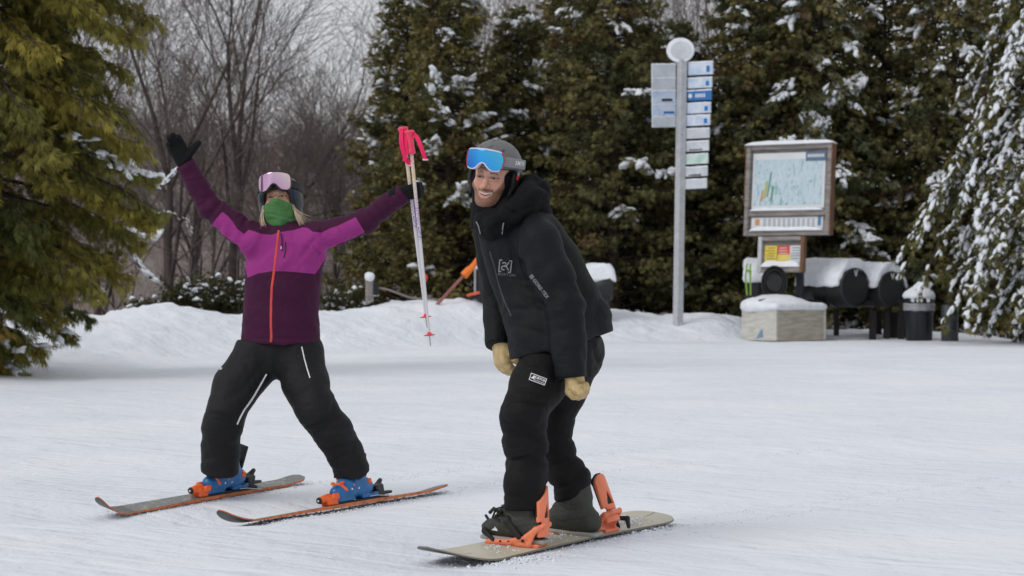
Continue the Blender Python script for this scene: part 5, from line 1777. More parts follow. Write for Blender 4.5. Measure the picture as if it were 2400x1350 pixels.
def tubes_np(A, B, ra, rb, n=3):
    """Many straight tapered prisms at once: A, B (k,3)."""
    A = np.asarray(A); B = np.asarray(B); ra = np.asarray(ra); rb = np.asarray(rb)
    d = B - A; d = d / (np.linalg.norm(d, axis=1, keepdims=True) + 1e-9)
    up = np.where(np.abs(d[:, 2:3]) < .9, [[0, 0, 1.0]], [[1.0, 0, 0]])
    u = np.cross(d, up); u /= np.linalg.norm(u, axis=1, keepdims=True); w = np.cross(d, u)
    k = len(A); V = np.zeros((k, 2 * n, 3)); Q = np.zeros((k, n, 4), int)
    for i in range(n):
        a = 2 * math.pi * i / n
        o = math.cos(a) * u + math.sin(a) * w
        V[:, i] = A + o * ra[:, None]; V[:, n + i] = B + o * rb[:, None]
        Q[:, i] = [i, (i + 1) % n, n + (i + 1) % n, n + i]
    Q = Q + (np.arange(k) * 2 * n)[:, None, None]
    return V.reshape(-1, 3), Q.reshape(-1, 4)

def bare_tree_segments(H, seed, depth=6, r0=None, spread=.55, fork=.30, thin=.012, up=.25):
    """Segments of a leafless tree: (A, B, ra, rb, level)."""
    rg = random.Random(seed)
    out = []
    r0 = r0 or H * .016
    def grow(p, d, L, r, lev):
        nseg = 4 if lev < 2 else (3 if lev < 4 else 2)
        rr = r
        for i in range(nseg):
            step = L / nseg
            d = d + Vector((rg.gauss(0, .045 + .035 * lev), rg.gauss(0, .045 + .035 * lev), rg.gauss(0, .05) + (up * .14 if lev > 0 else .05)))
            d.normalize()
            q = p + d * step
            r2 = rr * (.86 if lev else .88)
            out.append((tuple(p), tuple(q), rr, r2, lev))
            p = q; rr = r2
            if lev >= 1 and lev < depth and rg.random() < .75 or (lev == 0 and i >= nseg - 3):
                nb = 1 if lev else rg.choice((1, 2))
                for _ in range(nb):
                    az = rg.uniform(0, 2 * math.pi); sp = rg.uniform(.55, 1.15) * spread * 1.5
                    side = Vector((math.cos(az), math.sin(az), .15)); side = side - d * side.dot(d)
                    if side.length < 1e-3: continue
                    side.normalize()
                    nd_ = (d * math.cos(sp) + side * math.sin(sp)).normalized()
                    grow(p, nd_, L * rg.uniform(.48, .72), max(thin * .4, rr * rg.uniform(.40, .62)), lev + 1)
        if lev < depth:
            for _ in range(2):
                az = rg.uniform(0, 2 * math.pi); sp = rg.uniform(.25, .7) * spread * 1.4
                side = Vector((math.cos(az), math.sin(az), 0)); side = side - d * side.dot(d)
                if side.length < 1e-3: continue
                side.normalize()
                nd_ = (d * math.cos(sp) + side * math.sin(sp)).normalized()
                grow(p, nd_, L * rg.uniform(.62, .80), max(thin * .4, rr * .72), lev + 1)
    grow(Vector((0, 0, -.3)), Vector((rg.gauss(0, .03), rg.gauss(0, .03), 1)).normalized(), H * fork, r0, 0)
    return out

def make_bare(H, seed, depth, cap=9000, **k):
    sg = bare_tree_segments(H, seed, depth, **k)
    if len(sg) > cap:
        keep = [s for s in sg if s[4] < depth]; rest = [s for s in sg if s[4] == depth]
        random.Random(seed).shuffle(rest); sg = keep + rest[:max(0, cap - len(keep))]
    A = np.array([s[0] for s in sg]); B = np.array([s[1] for s in sg]); ra = np.array([s[2] for s in sg]); rb = np.array([s[3] for s in sg]); lv = np.array([s[4] for s in sg])
    top = A[:, 2].max(); s = H / max(top, 1)
    A *= s; B *= s
    return A, B, ra, rb, lv

def bare_tree_meshes(H, seed, depth, **k):
    A, B, ra, rb, lv = make_bare(H, seed, depth, **k)
    m0 = lv <= 1
    V1, Q1 = tubes_np(A[m0], B[m0], ra[m0], rb[m0], 7)
    V2, Q2 = tubes_np(A[~m0], B[~m0], ra[~m0], rb[~m0], 3)
    return np_mesh('trunk', V1, Q1, True), np_mesh('crown', V2, Q2, False)

bare_protos = []
for i, (H, dp, kw) in enumerate(((15.5, 6, dict(spread=.52, fork=.30, r0=.20)), (14, 6, dict(spread=.45, fork=.34, r0=.16)), (13, 6, dict(spread=.60, fork=.26, r0=.15)),
                                 (11, 5, dict(spread=.42, fork=.42, r0=.10)), (9, 5, dict(spread=.5, fork=.40, r0=.075)))):
    t_, c_m = bare_tree_meshes(H, 41 + 7 * i, dp, cap=5200, thin=.011, **kw)
    t_.materials.append(m_bark); c_m.materials.append(m_twig if i == 0 else m_bark2)
    bare_protos.append((H, t_, c_m))
def put_bare(i, px, Y, label, group, rz=None, z=None, s=None, name='bare_tree'):
    H, t_, c_m = bare_protos[i]
    x = (px - 1200) / F * Y
    zz = (gz(x, Y) if Y < 95 else float(hill_z(np.array([x]), np.array([Y]))[0])) if z is None else z
    r = thing(name, label, 'tree', (x, Y, zz), random.uniform(0, 6.28) if rz is None else rz, group)
    for nm, me in (('trunk', t_), ('crown', c_m)):
        o = bpy.data.objects.new(nm, me); COL.objects.link(o); o.parent = r
    return r
LB = 'leafless grey trees behind the snow bank'
put_bare(0, 560, 62, 'tallest leafless tree with broad crown above the purple skier\'s head', None, 1.1, name='bare_tree')
put_bare(1, 385, 60, 'leafless tree with forked crown above the raised black glove', None, 2.0)
for i, px, Y, lb in [
    (2, 250, 66, 'leafless tree just beyond the big cedar\'s longest bough'),
    (1, 160, 60, 'leafless tree mostly hidden by the upper boughs of the big left cedar'),
    (2, 470, 74, 'leafless tree between the raised black glove and the tallest bare tree'),
    (3, 430, 64, 'slim straight leafless tree just right of the raised black glove'),
    (2, 690, 78, 'leafless tree farther back, above the purple skier\'s far shoulder'),
    (4, 640, 60, 'small leafless tree straight behind the purple skier\'s helmet'),
    (3, 735, 68, 'slim leafless tree above the blond hair'),
    (4, 800, 60, 'small leafless tree above the middle of the outstretched pole arm'),
    (4, 870, 58, 'small leafless tree rising behind the short snow topped post'),
    (2, 300, 88, 'distant leafless tree between the big cedar and the raised glove'),
    (4, 910, 66, 'small leafless tree just before the first brown tinged cedar'),
    (3, 480, 68, 'slim leafless tree behind the raised purple sleeve'),
    (3, 820, 70, 'slim leafless tree left of the pink pole grips'),
    (2, 100, 80, 'leafless tree behind the big left cedar'),
    (1, 1130, 78, 'leafless tree showing over the cedars above the grey helmet\'s left side'),
    (2, 1250, 74, 'leafless tree in the sky gap above the snowboarder'),
    (1, 1620, 70, 'leafless tree in the sky gap above the round sign disc'),
    (0, 1680, 80, 'distant tall leafless tree right of the round sign disc'),
    (2, 1560, 76, 'leafless tree in the gap left of the round sign disc'),
    (1, 1380, 82, 'distant leafless tree behind the cedar at the snowboarder\'s shoulder'),
    (4, 1080, 66, 'small leafless tree inside the shade of the first brown tinged cedar'),
    (0, -60, 86, 'distant leafless tree behind the trunk of the big left cedar')]:
    put_bare(i, px, Y, lb, LB)

# the far wood on the slope: one mass
rgf = np.random.default_rng(5)
protos = [make_bare(9, 300 + k, 4, cap=420, spread=.45, fork=.42, r0=.10, thin=.02) for k in range(6)]
As, Bs, Ras, Rbs = [], [], [], []
nt_f = 620
for k in range(nt_f):
    Y = 100 + 190 * rgf.random() ** .8
    px = rgf.uniform(-500, 2700) if k % 4 == 0 else rgf.uniform(-150, 1300)
    x = (px - 1200) / F * Y
    z = float(hill_z(np.array([x]), np.array([Y]))[0])
    A_, B_, ra_, rb_, lv_ = protos[k % 6]
    s = rgf.uniform(.7, 1.25); a = rgf.uniform(0, 6.28); ca, sa = math.cos(a), math.sin(a)
    Rm = np.array([[ca, -sa, 0], [sa, ca, 0], [0, 0, 1]]).T
    off = np.array([x, Y, z])
    As.append(A_ @ Rm * s + off); Bs.append(B_ @ Rm * s + off); Ras.append(ra_ * s * 1.15); Rbs.append(rb_ * s * 1.15)
V, Q = tubes_np(np.concatenate(As), np.concatenate(Bs), np.concatenate(Ras), np.concatenate(Rbs), 3)
m_far = mat('far bare wood paled for haze', (.36, .312, .298), .95, var=.35, vsc=.08)  # bark colour lightened to stand in for distance haze; also on the undergrowth
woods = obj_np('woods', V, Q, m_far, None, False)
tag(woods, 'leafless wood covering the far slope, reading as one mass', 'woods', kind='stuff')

# brushwood at the wood's edge behind the bank
As, Bs, Ras = [], [], []
for k in range(520):
    Y = rgf.uniform(58, 92); px = rgf.uniform(-100, 840); x = (px - 1200) / F * Y
    h_ = rgf.uniform(1.0, 4.2)
    z0 = g_base(np.array([x]), np.array([Y]))[0][0]
    p = np.array([x, Y, z0 - .1]); d = np.array([rgf.normal(0, .08), rgf.normal(0, .08), 1.0])
    for j in range(3):
        q = p + d * h_ / 3; As.append(p); Bs.append(q); Ras.append(.016 - .004 * j); 
        if j:
            for _ in range(2):
                sd = d + rgf.normal(0, .45, 3); As.append(p); Bs.append(p + sd * h_ * .28); Ras.append(.008)
        p = q; d = d + rgf.normal(0, .15, 3)
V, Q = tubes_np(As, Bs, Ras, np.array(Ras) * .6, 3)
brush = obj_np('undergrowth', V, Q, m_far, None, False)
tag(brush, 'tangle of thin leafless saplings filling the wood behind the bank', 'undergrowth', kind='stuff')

# ------------------------------------------------------------------ evergreens
def foliage_mat(name):
    m = bpy.data.materials.new(name); m.use_nodes = True
    nt = m.node_tree; bs = nt.nodes['Principled BSDF']
    at = nd(nt, 'ShaderNodeAttribute', attribute_name='tint')
    bs.inputs['Roughness'].default_value = .65; bs.inputs['Specular IOR Level'].default_value = .3
    nt.links.new(at.outputs['Color'], bs.inputs['Base Color'])
    tr = nd(nt, 'ShaderNodeBsdfTranslucent'); nt.links.new(at.outputs['Color'], tr.inputs['Color'])
    mix = nd(nt, 'ShaderNodeMixShader'); mix.inputs[0].default_value = .22
    out = nt.nodes['Material Output']
    nt.links.new(bs.outputs[0], mix.inputs[1]); nt.links.new(tr.outputs[0], mix.inputs[2]); nt.links.new(mix.outputs[0], out.inputs['Surface'])
    return m
m_fol = foliage_mat('cedar foliage')
m_snowlump = mat('settled snow', (.80, .83, .88), .6, spec=.25, bump=.5, bsc=14, var=.05, vsc=6)

def frond(k=3):
    """A flat scale-leaf spray, unit long, hanging along +x, as thin pointed blades."""
    bl = [(0, 0, 1.0, .036, 0), (.08, .01, .70, .034, 18), (.08, -.01, .70, .034, -18), (.34, .01, .52, .030, 24), (.34, -.01, .52, .030, -24)]
    if k == 5: use = bl
    elif k == 3: use = [(0, 0, 1.0, .10, 0), (.12, 0, .70, .10, 28), (.12, 0, .70, .10, -28)]
    else: use = [(0, 0, 1.0, .30, 0)]
    V = []; T = []
    for x0, y0, L, w, a in use:
        c, s = math.cos(R(a)), math.sin(R(a)); n = len(V)
        for lx, ly, lz in ((0, 0, 0), (L * .45, w, .02), (L, 0, -.06 * L), (L * .45, -w, .02)):
            V.append((x0 + lx * c - ly * s, y0 + lx * s + ly * c, lz))
        T.append((n, n + 1, n + 2, n + 3))
    return np.array(V), np.array(T)

def place_fronds(P0, D, size, roll, proto):
    """Instances of a frond at P0 along D."""
    D = D / (np.linalg.norm(D, axis=1, keepdims=True) + 1e-9)
    ref = np.tile([[0, 0, 1.0]], (len(D), 1)); ref[np.abs(D[:, 2]) > .97] = (1, 0, 0)
    S = np.cross(ref, D); S /= np.linalg.norm(S, axis=1, keepdims=True); U = np.cross(D, S)
    c, s = np.cos(roll)[:, None], np.sin(roll)[:, None]
    S2 = S * c + U * s; U2 = np.cross(D, S2)
    pv, pq = proto
    V = (P0[:, None] + size[:, None, None] * (pv[None, :, 0:1] * D[:, None] + pv[None, :, 1:2] * S2[:, None] + pv[None, :, 2:3] * U2[:, None]))
    Q = pq[None] + (np.arange(len(P0)) * len(pv))[:, None, None]
    return V.reshape(-1, 3), Q.reshape(-1, pq.shape[1])

def lump_proto():
    v = []
    for z_, r_ in ((.5, .45), (-.05, .9), (-.35, .7)):
        for k in range(6):
            a = k * math.pi / 3 + (.5 if z_ < 0 else 0)
            v.append((r_ * math.cos(a), r_ * math.sin(a), z_))
    v.append((0, 0, .62)); v.append((0, 0, -.4))
    f = []
    for k in range(6):
        k2 = (k + 1) % 6
        f += [(12 * 0 + k, k2, 18, 18)]
        f += [(6 + k, 6 + k2, k2, k), (12 + k, 12 + k2, 6 + k2, 6 + k), (12 + k2, 12 + k, 19, 19)]
    return np.array(v), f
_lv, _lf = lump_proto()
_lt = []
for q in _lf:
    if q[2] == q[3]: _lt.append(q[:3])
    else: _lt += [(q[0], q[1], q[2]), (q[0], q[2], q[3])]
_lt = np.array(_lt)
def place_lumps(P0, D, L, W, H, rg):
    """Rounded pads of snow, long along D."""
    D = D.copy(); D /= np.linalg.norm(D, axis=1, keepdims=True) + 1e-9
    ref = np.tile([[0, 0, 1.0]], (len(D), 1)); ref[np.abs(D[:, 2]) > .97] = (1, 0, 0)
    S = np.cross(ref, D); S /= np.linalg.norm(S, axis=1, keepdims=True); U = np.cross(D, S)
    v = _lv[None] * (1 + .28 * rg.normal(0, 1, (len(P0), len(_lv), 1)).clip(-1.3, 1.3))
    V = P0[:, None] + v[..., 0:1] * (D * L[:, None])[:, None] + v[..., 1:2] * (S * W[:, None])[:, None] + v[..., 2:3] * (U * H[:, None])[:, None]
    Q = _lt[None] + (np.arange(len(P0)) * len(_lv))[:, None, None]
    return V.reshape(-1, 3), Q.reshape(-1, 3)

def evergreen(H, rad, seed, nbr, ntw, nfr, fsize, proto_k=3, droop=.35, up=.35, c1=(.030, .040, .010), c2=(.075, .070, .016), c3=(.085, .052, .020),
              z0=.25, snow=0, snow_sz=.08, frost=0.0, az_rng=None, gap=.25, hang=.7, tip_up=.3, prof=None):
    """Returns meshes (trunk, boughs, foliage, snow) of one evergreen standing at the origin."""
    rg = np.random.default_rng(seed)
    A, B, ra, rb = [], [], [], []
    FP, FD, FS, FR, FC = [], [], [], [], []
    SP, SD, SL, SW, SH = [], [], [], [], []
    zt = 0
    n = nbr
    # trunk
    px = np.array([0., 0, -.4]);
    for k in range(14):
        t = k / 13
        q = np.array([rg.normal(0, .02) * H * .1, rg.normal(0, .02) * H * .1, (k + 1) / 14 * H])
        A.append(px); B.append(q); ra.append(H * .014 * (1 - t) + .01); rb.append(H * .014 * (1 - (k + 1) / 14) + .008); px = q
    ntr = len(A)
    for i in range(n):
        t = (i + rg.random()) / n
        t = t ** .92
        z = z0 + (H - z0) * t
        az = i * 2.39996 + rg.normal(0, .25)
        if az_rng is not None:
            az = az_rng[0] + (az_rng[1] - az_rng[0]) * rg.random()
        Rr = (prof(t) if prof else rad * (1 - t) ** .72) * rg.uniform(.68, 1.14) + .12
        o = np.array([math.cos(az), math.sin(az), 0])
        p = np.array([0, 0, z]); pts = [p]
        ns = 6
        lift = up * rg.uniform(.6, 1.3) * (1 - .3 * t)
        for k in range(ns):
            u = (k + 1) / ns
            dz = lift * Rr * u - droop * Rr * u * u * 1.4 + tip_up * Rr * u ** 4 * .6
            pts.append(np.array([0, 0, z + dz]) + o * Rr * u + rg.normal(0, .03, 3) * Rr * .35)
        pts = np.array(pts)
        r0 = .010 + .011 * Rr
        for k in range(ns):
            A.append(pts[k]); B.append(pts[k + 1]); ra.append(r0 * (1 - k / ns) + .004); rb.append(r0 * (1 - (k + 1) / ns) + .004)
        clump = rg.normal(0, 1, 2)
        bc = np.clip(.5 + .28 * clump[0], 0, 1); brown = 1.0 if clump[1] > 1.45 else 0.0
        col_b = np.array(c1) * (1 - bc) + np.array(c2) * bc
        if brown: col_b = .35 * col_b + .65 * np.array(c3)
        snowy = rg.random() < (snow if snow <= 1 else 1)
        nt_ = max(3, int(ntw * (Rr / rad) ** .8))
        for j in range(nt_):
            u = gap + (1.0 - gap) * ((j + rg.random()) / nt_)
            f_ = u * ns; kk = min(ns - 1, int(f_)); w = f_ - kk
            bp = pts[kk] * (1 - w) + pts[kk + 1] * w
            tg = pts[kk + 1] - pts[kk]; tg = tg / np.linalg.norm(tg)
            sd = 1 if j % 2 else -1
            side = np.cross([0, 0, 1], tg) * sd
            side = side / (np.linalg.norm(side) + 1e-9)
            tl = (.20 + .42 * (1 - u)) * rg.uniform(.7, 1.25) * min(1.0, .45 + Rr * .35) * (rad / 2.2) ** .3
            d = tg * rg.uniform(.35, .9) + side * rg.uniform(.5, 1.0) * (.25 + .75 * (1 - u) + .2) + np.array([0, 0, rg.normal(-.05, .25)])
            d /= np.linalg.norm(d)
            tp = bp + d * tl + np.array([0, 0, -.12 * tl])
            A.append(bp); B.append(tp); ra.append(.006); rb.append(.003)
            m_ = nfr
            s = (np.arange(m_) + rg.random(m_)) / m_
            q = bp + (tp - bp) * s[:, None] + rg.normal(0, .022, (m_, 3))
            fd_ = d * rg.uniform(.3, 1.0, (m_, 1)) + rg.normal(0, .38, (m_, 3)) + np.array([0, 0, -1.0]) * hang * rg.uniform(.3, 1.3, (m_, 1))
            FP.append(q); FD.append(fd_); FS.append(fsize * rg.uniform(.65, 1.3, m_)); FR.append(rg.uniform(-1.2, 1.2, m_))
            cc = np.clip(.5 + .35 * rg.normal(0, 1, (m_, 1)), 0, 1)
            FC.append(np.clip(col_b * (.72 + .56 * cc), .004, 1))
            if snow > 0 and snowy and u > (.50 if frost == 0 else .25) and rg.random() < (.85 if frost == 0 else .62):
                kx = 4 if frost == 0 else 3
                st_ = rg.uniform(.15, 1.05, kx)[:, None]
                qs = bp + (tp - bp) * st_; sz = snow_sz * rg.uniform(.5, 1.25, kx)
                dd = np.tile(d, (kx, 1)) + rg.normal(0, .2, (kx, 3)) + [0, 0, -.25]
                SP.append(qs + rg.normal(0, .015, (kx, 3)) + np.array([0, 0, .25 * snow_sz])); SD.append(dd)
                SL.append(sz); SW.append(sz * rg.uniform(.45, .75, kx)); SH.append(sz * rg.uniform(.35, .6, kx))
                if frost > 0:
                    qs = (bp + pts[kk] * 0 + rg.normal(0, .01, 3))[None]
                    SP.append(qs + [0, 0, .03]); SD.append(tg[None]); z1 = snow_sz * rg.uniform(.9, 1.5, 1); SL.append(z1); SW.append(z1 * .6); SH.append(z1 * .5)
            if frost > 0 and snowy and u > .2:
                mk = rg.random(m_) < frost
                if mk.any():
                    qs = q[mk]; ds = fd_[mk] / np.linalg.norm(fd_[mk], axis=1, keepdims=True)
                    sz = snow_sz * rg.uniform(.45, 1.3, mk.sum())
                    SP.append(qs + ds * (sz * .8)[:, None] + np.array([0, 0, .020 + .12 * snow_sz])); SD.append(ds * [1, 1, .8])
                    SL.append(sz); SW.append(sz * rg.uniform(.38, .7, mk.sum())); SH.append(sz * rg.uniform(.30, .5, mk.sum()))
    A, B, ra, rb = map(np.array, (A, B, ra, rb))
    tv, tq_ = tubes_np(A[:ntr], B[:ntr], ra[:ntr], rb[:ntr], 8)
    bv, bq = tubes_np(A[ntr:], B[ntr:], ra[ntr:], rb[ntr:], 3)
    FP, FD, FS, FR, FC = map(np.concatenate, (FP, FD, FS, FR, FC))
    pr = frond(proto_k)
    fv, fq = place_fronds(FP, FD, FS, FR, pr)
    cols = np.repeat(FC, len(pr[0]), axis=0)
    out = [np_mesh('trunk', tv, tq_), np_mesh('boughs', bv, bq, False), np_mesh('foliage', fv, fq, False, {'tint': cols}), None]
    out[0].materials.append(m_barkd); out[1].materials.append(m_barkd); out[2].materials.append(m_fol)
    if SP:
        sv_, sq_ = place_lumps(np.concatenate(SP), np.concatenate(SD), np.concatenate(SL), np.concatenate(SW), np.concatenate(SH), rg)
        out[3] = np_mesh('snow', sv_, sq_); out[3].materials.append(m_snowlump)
    return out

def put_evergreen(meshes, x, Y, label, group=None, rz=0.0, z=None, name='cedar_tree'):
    r = thing(name, label, 'tree', (x, Y, gz(x, Y) if z is None else z), rz, group)
    for nm, me in zip(('trunk', 'boughs', 'foliage', 'snow'), meshes):
        if me is None: continue
        o = bpy.data.objects.new(nm, me); COL.objects.link(o); o.parent = r
        if nm != 'trunk': o['kind'] = 'stuff'
    return r

X_at = lambda px, Y: (px - 1200) / F * Y
# big cedar at the left edge
big = evergreen(12.5, 2.15, 11, 430, 28, 18, .155, 5, droop=.55, up=.25, c1=(.085, .098, .022), c2=(.290, .240, .042), c3=(.22, .13, .03), z0=.35,
                snow=.08, snow_sz=.085, gap=.30, hang=1.25, tip_up=.4, prof=lambda t: float(np.interp(t, [0, .04, .08, .13, .20, .6, 1], [.5, .8, 1.2, 1.6, 1.85, 1.75, .2])))
put_evergreen(big, X_at(-70, 27.5), 27.5, 'large olive green cedar at the left edge with drooping feathery boughs', z=-.15)

E1 = evergreen(8.6, 1.75, 21, 250, 17, 8, .15, 3, c1=(.078, .088, .036), c2=(.250, .210, .070), c3=(.14, .080, .036), snow=.10, snow_sz=.13, droop=.3, up=.45, tip_up=.5, hang=.4)
E2 = evergreen(9.6, 2.3, 22, 270, 18, 8, .16, 3, c1=(.066, .082, .036), c2=(.215, .185, .065), c3=(.12, .070, .034), snow=.10, snow_sz=.14, droop=.35, up=.4, tip_up=.4, hang=.45)
E3 = evergreen(9.0, 2.6, 23, 280, 18, 8, .16, 3, c1=(.066, .082, .036), c2=(.220, .185, .065), c3=(.12, .070, .034), snow=.13, snow_sz=.12, droop=.45, up=.35, tip_up=.2, hang=.5)
E4 = evergreen(6.9, 2.1, 24, 210, 18, 8, .16, 3, c1=(.066, .082, .036), c2=(.220, .185, .065), c3=(.12, .070, .034), snow=.12, snow_sz=.13, droop=.35, up=.4, tip_up=.4, hang=.45)
ev = [
    (E1, 1052, 52.5, 0.3, 'narrow brown tinged cedar, first evergreen right of the bare wood'),
    (E1, 955, 54.5, 2.2, 'short cedar behind the pink ski pole grips'),
    (E4, 1215, 54.0, 1.2, 'tall dark cedar straight behind the snowboarder\'s helmet'),
    (E2, 1440, 52.0, 3.9, 'dense dark cedar between the snowboarder and the tall trail sign'),
    (E1, 1330, 57.0, 4.1, 'cedar set back behind the snowboarder\'s shoulder'),
    (E4, 1590, 54.5, 5.0, 'dark cedar right behind the tall trail sign pole'),
    (E2, 1765, 53.0, .6, 'tall dense cedar behind the trail map board'),
    (E3, 1920, 52.5, 2.4, 'wide cedar behind the snow covered black barrels'),
    (E2, 2075, 53.5, 4.6, 'dark cedar behind the trash can'),
    (E3, 2235, 52.5, 1.9, 'cedar at the back, next to the heavily frosted one'),
    (E4, 1520, 57.0, 1.0, 'cedar peeking out left of the tall trail sign'),
    (E2, 1850, 58.0, 2.9, 'tallest cedar in the back row over the trail map board'),
    (E2, 2380, 55.0, 3.1, 'cedar in the back row at the right edge'),
]
ev_roots = [put_evergreen(me, X_at(px, Y), Y, lb, None, rz) for me, px, Y, rz, lb in ev]
# heavier loads of snow caught on single boughs of those trees: a bough, its sprays and the snow on it
def loaded_bough(root, px, py, Y, w, h, seed, tilt=0.0):
    rg = np.random.default_rng(seed); c = P(px, py, Y); W, H_ = w / F * Y, h / F * Y
    rl = np.array(root.location[:]); trunk = np.array([rl[0], rl[1], c[2] + .3])
    n = max(5, int(W * H_ * 130)); PP = []; DD = []
    for k in range(n):
        u, v = rg.uniform(-.5, .5), rg.uniform(-.5, .5)
        q = c + np.array([u * W, rg.normal(0, .12), v * H_ + tilt * u * W]); PP.append(q)
        DD.append(np.array([rg.normal(0, .5), rg.normal(0, .3), -.9]))
    PP = np.array(PP); DD = np.array(DD)
    A = [trunk]; B = [c + [0, .1, H_ * .3]]
    for q in PP: A.append(c + [0, .1, H_ * .3]); B.append(q - [0, 0, .02])
    bv, bq = tubes_np(A, B, np.full(len(A), .016), np.full(len(A), .006), 3)
    o = obj_np('bough', bv, bq, m_barkd, root, False); o['kind'] = 'stuff'
    k = 26; FP = np.repeat(PP, k, 0) + rg.normal(0, .10, (n * k, 3)); FD = rg.normal(0, .5, (n * k, 3)) + [0, 0, -.7]
    fv, fq = place_fronds(FP, FD, rg.uniform(.09, .2, n * k), rg.uniform(-1.2, 1.2, n * k), frond(3))
    cc = rg.random((n * k, 1)); col = np.array([.054, .068, .030]) * (1 - cc) + np.array([.180, .160, .058]) * cc
    o = obj_np('foliage', fv, fq, m_fol, root, False, {'tint': np.repeat(col, 12, axis=0)}); o['kind'] = 'stuff'
    m_ = 3; Q0 = np.repeat(PP, m_, 0) + rg.normal(0, .05, (n * m_, 3)) + [0, -.07, .04]; D0 = np.repeat(DD, m_, 0) + rg.normal(0, .3, (n * m_, 3))
    sz = rg.uniform(.05, .14, n * m_)
    sv_, sq_ = place_lumps(Q0, D0, sz * 1.25, sz * .8, sz * .6, rg)
    o = obj_np('snow', sv_, sq_, m_snowlump, root); o['kind'] = 'stuff'
for k, (ti, px, py, w, h, tilt) in enumerate([
    (0, 939, 203, 14, 52, 0), (2, 1150, 182, 24, 55, 0), (2, 1250, 165, 60, 55, 0), (2, 1228, 60, 26, 80, 0), (2, 1270, 325, 80, 120, -.3), (2, 1330, 375, 30, 50, 0),
    (0, 1095, 500, 34, 70, 0), (3, 1450, 262, 44, 50, .5), (3, 1410, 320, 24, 24, 0), (3, 1525, 440, 80, 36, 0), (3, 1500, 585, 60, 80, -.2), (3, 1425, 630, 70, 30, 0), (11, 1340, 250, 30, 30, 0),
    (5, 1650, 600, 90, 40, .6), (5, 1620, 640, 40, 30, .5), (6, 1700, 455, 60, 60, .6), (6, 1785, 300, 44, 60, .3), (6, 1705, 345, 50, 26, .3), (6, 1890, 205, 70, 36, .5), (6, 1830, 225, 34, 34, .2),
    (7, 1950, 260, 80, 30, .3), (7, 2010, 235, 60, 60, .3), (7, 2060, 290, 50, 40, 0), (7, 1960, 460, 16, 40, 0), (8, 2080, 195, 60, 26, 0), (8, 2160, 310, 50, 90, -.4), (8, 2150, 95, 60, 40, .3), (9, 2200, 170, 60, 60, .4),
    (8, 2040, 95, 50, 24, .3), (9, 2260, 60, 70, 60, .4), (7, 1880, 120, 50, 20, .3), (3, 1470, 150, 20, 60, 0), (3, 1520, 20, 50, 20, 0), (8, 2130, 30, 60, 20, .2), (9, 2190, 240, 60, 30, .4)]):
    rt = ev_roots[ti]
    loaded_bough(rt, px, py, rt.location[1] - 2.1, w, h, 500 + k, tilt)
# the frosted tree at the right edge
frosted = evergreen(9.5, 2.9, 31, 235, 24, 14, .14, 3, c1=(.055, .068, .024), c2=(.190, .165, .048), c3=(.10, .065, .02), snow=.88, snow_sz=.088, frost=.09, droop=.85, up=.30, tip_up=0, hang=.75, gap=.2,
                    prof=lambda t: float(np.interp(t, [0, .08, .20, .32, .42, .67, 1], [.7, 1.0, 1.55, 2.6, 3.0, 2.3, .6])))
put_evergreen(frosted, X_at(2522, 44.5), 44.5, 'evergreen at the right edge with every drooping bough coated in snow', None, 0.4, z=-.1)

# low shrubs along the bank
def shrub(px, Y, w, h, label, seed, snowy=.5, green=True):
    rg = np.random.default_rng(seed)
    x0 = X_at(px, Y); z0 = gz(x0, Y)
    r = thing('shrub', label, 'shrub', (x0, Y, z0), 0, 'low shrubs behind the bank')
    A, B = [], []; FP, FD = [], []
    for i in range(int(60 * w)):
        a = rg.uniform(0, 6.28); rr = rg.uniform(.2, 1)
        p = np.array([rg.normal(0, w * .22), rg.normal(0, .25), -.2]); q = np.array([math.cos(a) * w * .5 * rr, math.sin(a) * .5 * rr, h * rg.uniform(.5, 1.05)])
        m_ = (p + q) / 2 + [0, 0, .15]
        A += [p, m_]; B += [m_, q]
        t = rg.random((26, 1))
        FP.append(m_ * (1 - t) + q * t + rg.normal(0, .05, (26, 3))); FD.append(rg.normal(0, .6, (26, 3)) + [0, 0, -.2])
    tv, tq_ = tubes_np(A, B, np.full(len(A), .010), np.full(len(A), .005), 3)
    o = link_mesh('stems', np_mesh('stems', tv, tq_, False), m_barkd, r); o['kind'] = 'stuff'
    FP = np.concatenate(FP); FD = np.concatenate(FD)
    fv, fq = place_fronds(FP, FD, rg.uniform(.06, .13, len(FP)), rg.uniform(-1.5, 1.5, len(FP)), frond(3))
    cc = rg.random((len(FP), 1)); col = np.array([.035, .042, .014]) * (1 - cc) + np.array([.085, .080, .028]) * cc
    o = link_mesh('foliage', np_mesh('foliage', fv, fq, False, {'tint': np.repeat(col, 12, axis=0)}), m_fol, r); o['kind'] = 'stuff'
    mk = rg.random(len(FP)) < snowy * .12
    cl = vnoise(FP + [x0, Y, 0], 3.0) > .0
    mk &= cl
    n = mk.sum()
    if n:
        sz = rg.uniform(.04, .11, n)
        sv_, sq_ = place_lumps(FP[mk] + [0, 0, .03], rg.normal(0, 1, (n, 3)) * [1, 1, .3], sz, sz * .7, sz * .6, rg)
        o = link_mesh('snow', np_mesh('snow', sv_, sq_), m_snowlump, r); o['kind'] = 'stuff'
    return r
for i, (px, Y, w, h, lb) in enumerate([(430, 44, 1.15, .95, 'snow dotted shrub left of the purple skier, nearest the big cedar'), (520, 45, 1.1, 1.05, 'green shrub touching the purple skier\'s hip'),
                                       (600, 46, 1.2, .95, 'low shrub hidden behind the purple skier'), (785, 46.5, .7, .60, 'small snowy shrub just right of the purple skier'),
                                       (850, 48, .9, .6, 'low shrub at the foot of the short post'), (340, 43.5, .8, .5, 'small shrub at the foot of the big cedar\'s boughs')]):
    shrub(px, Y, w, h, lb, 70 + i)

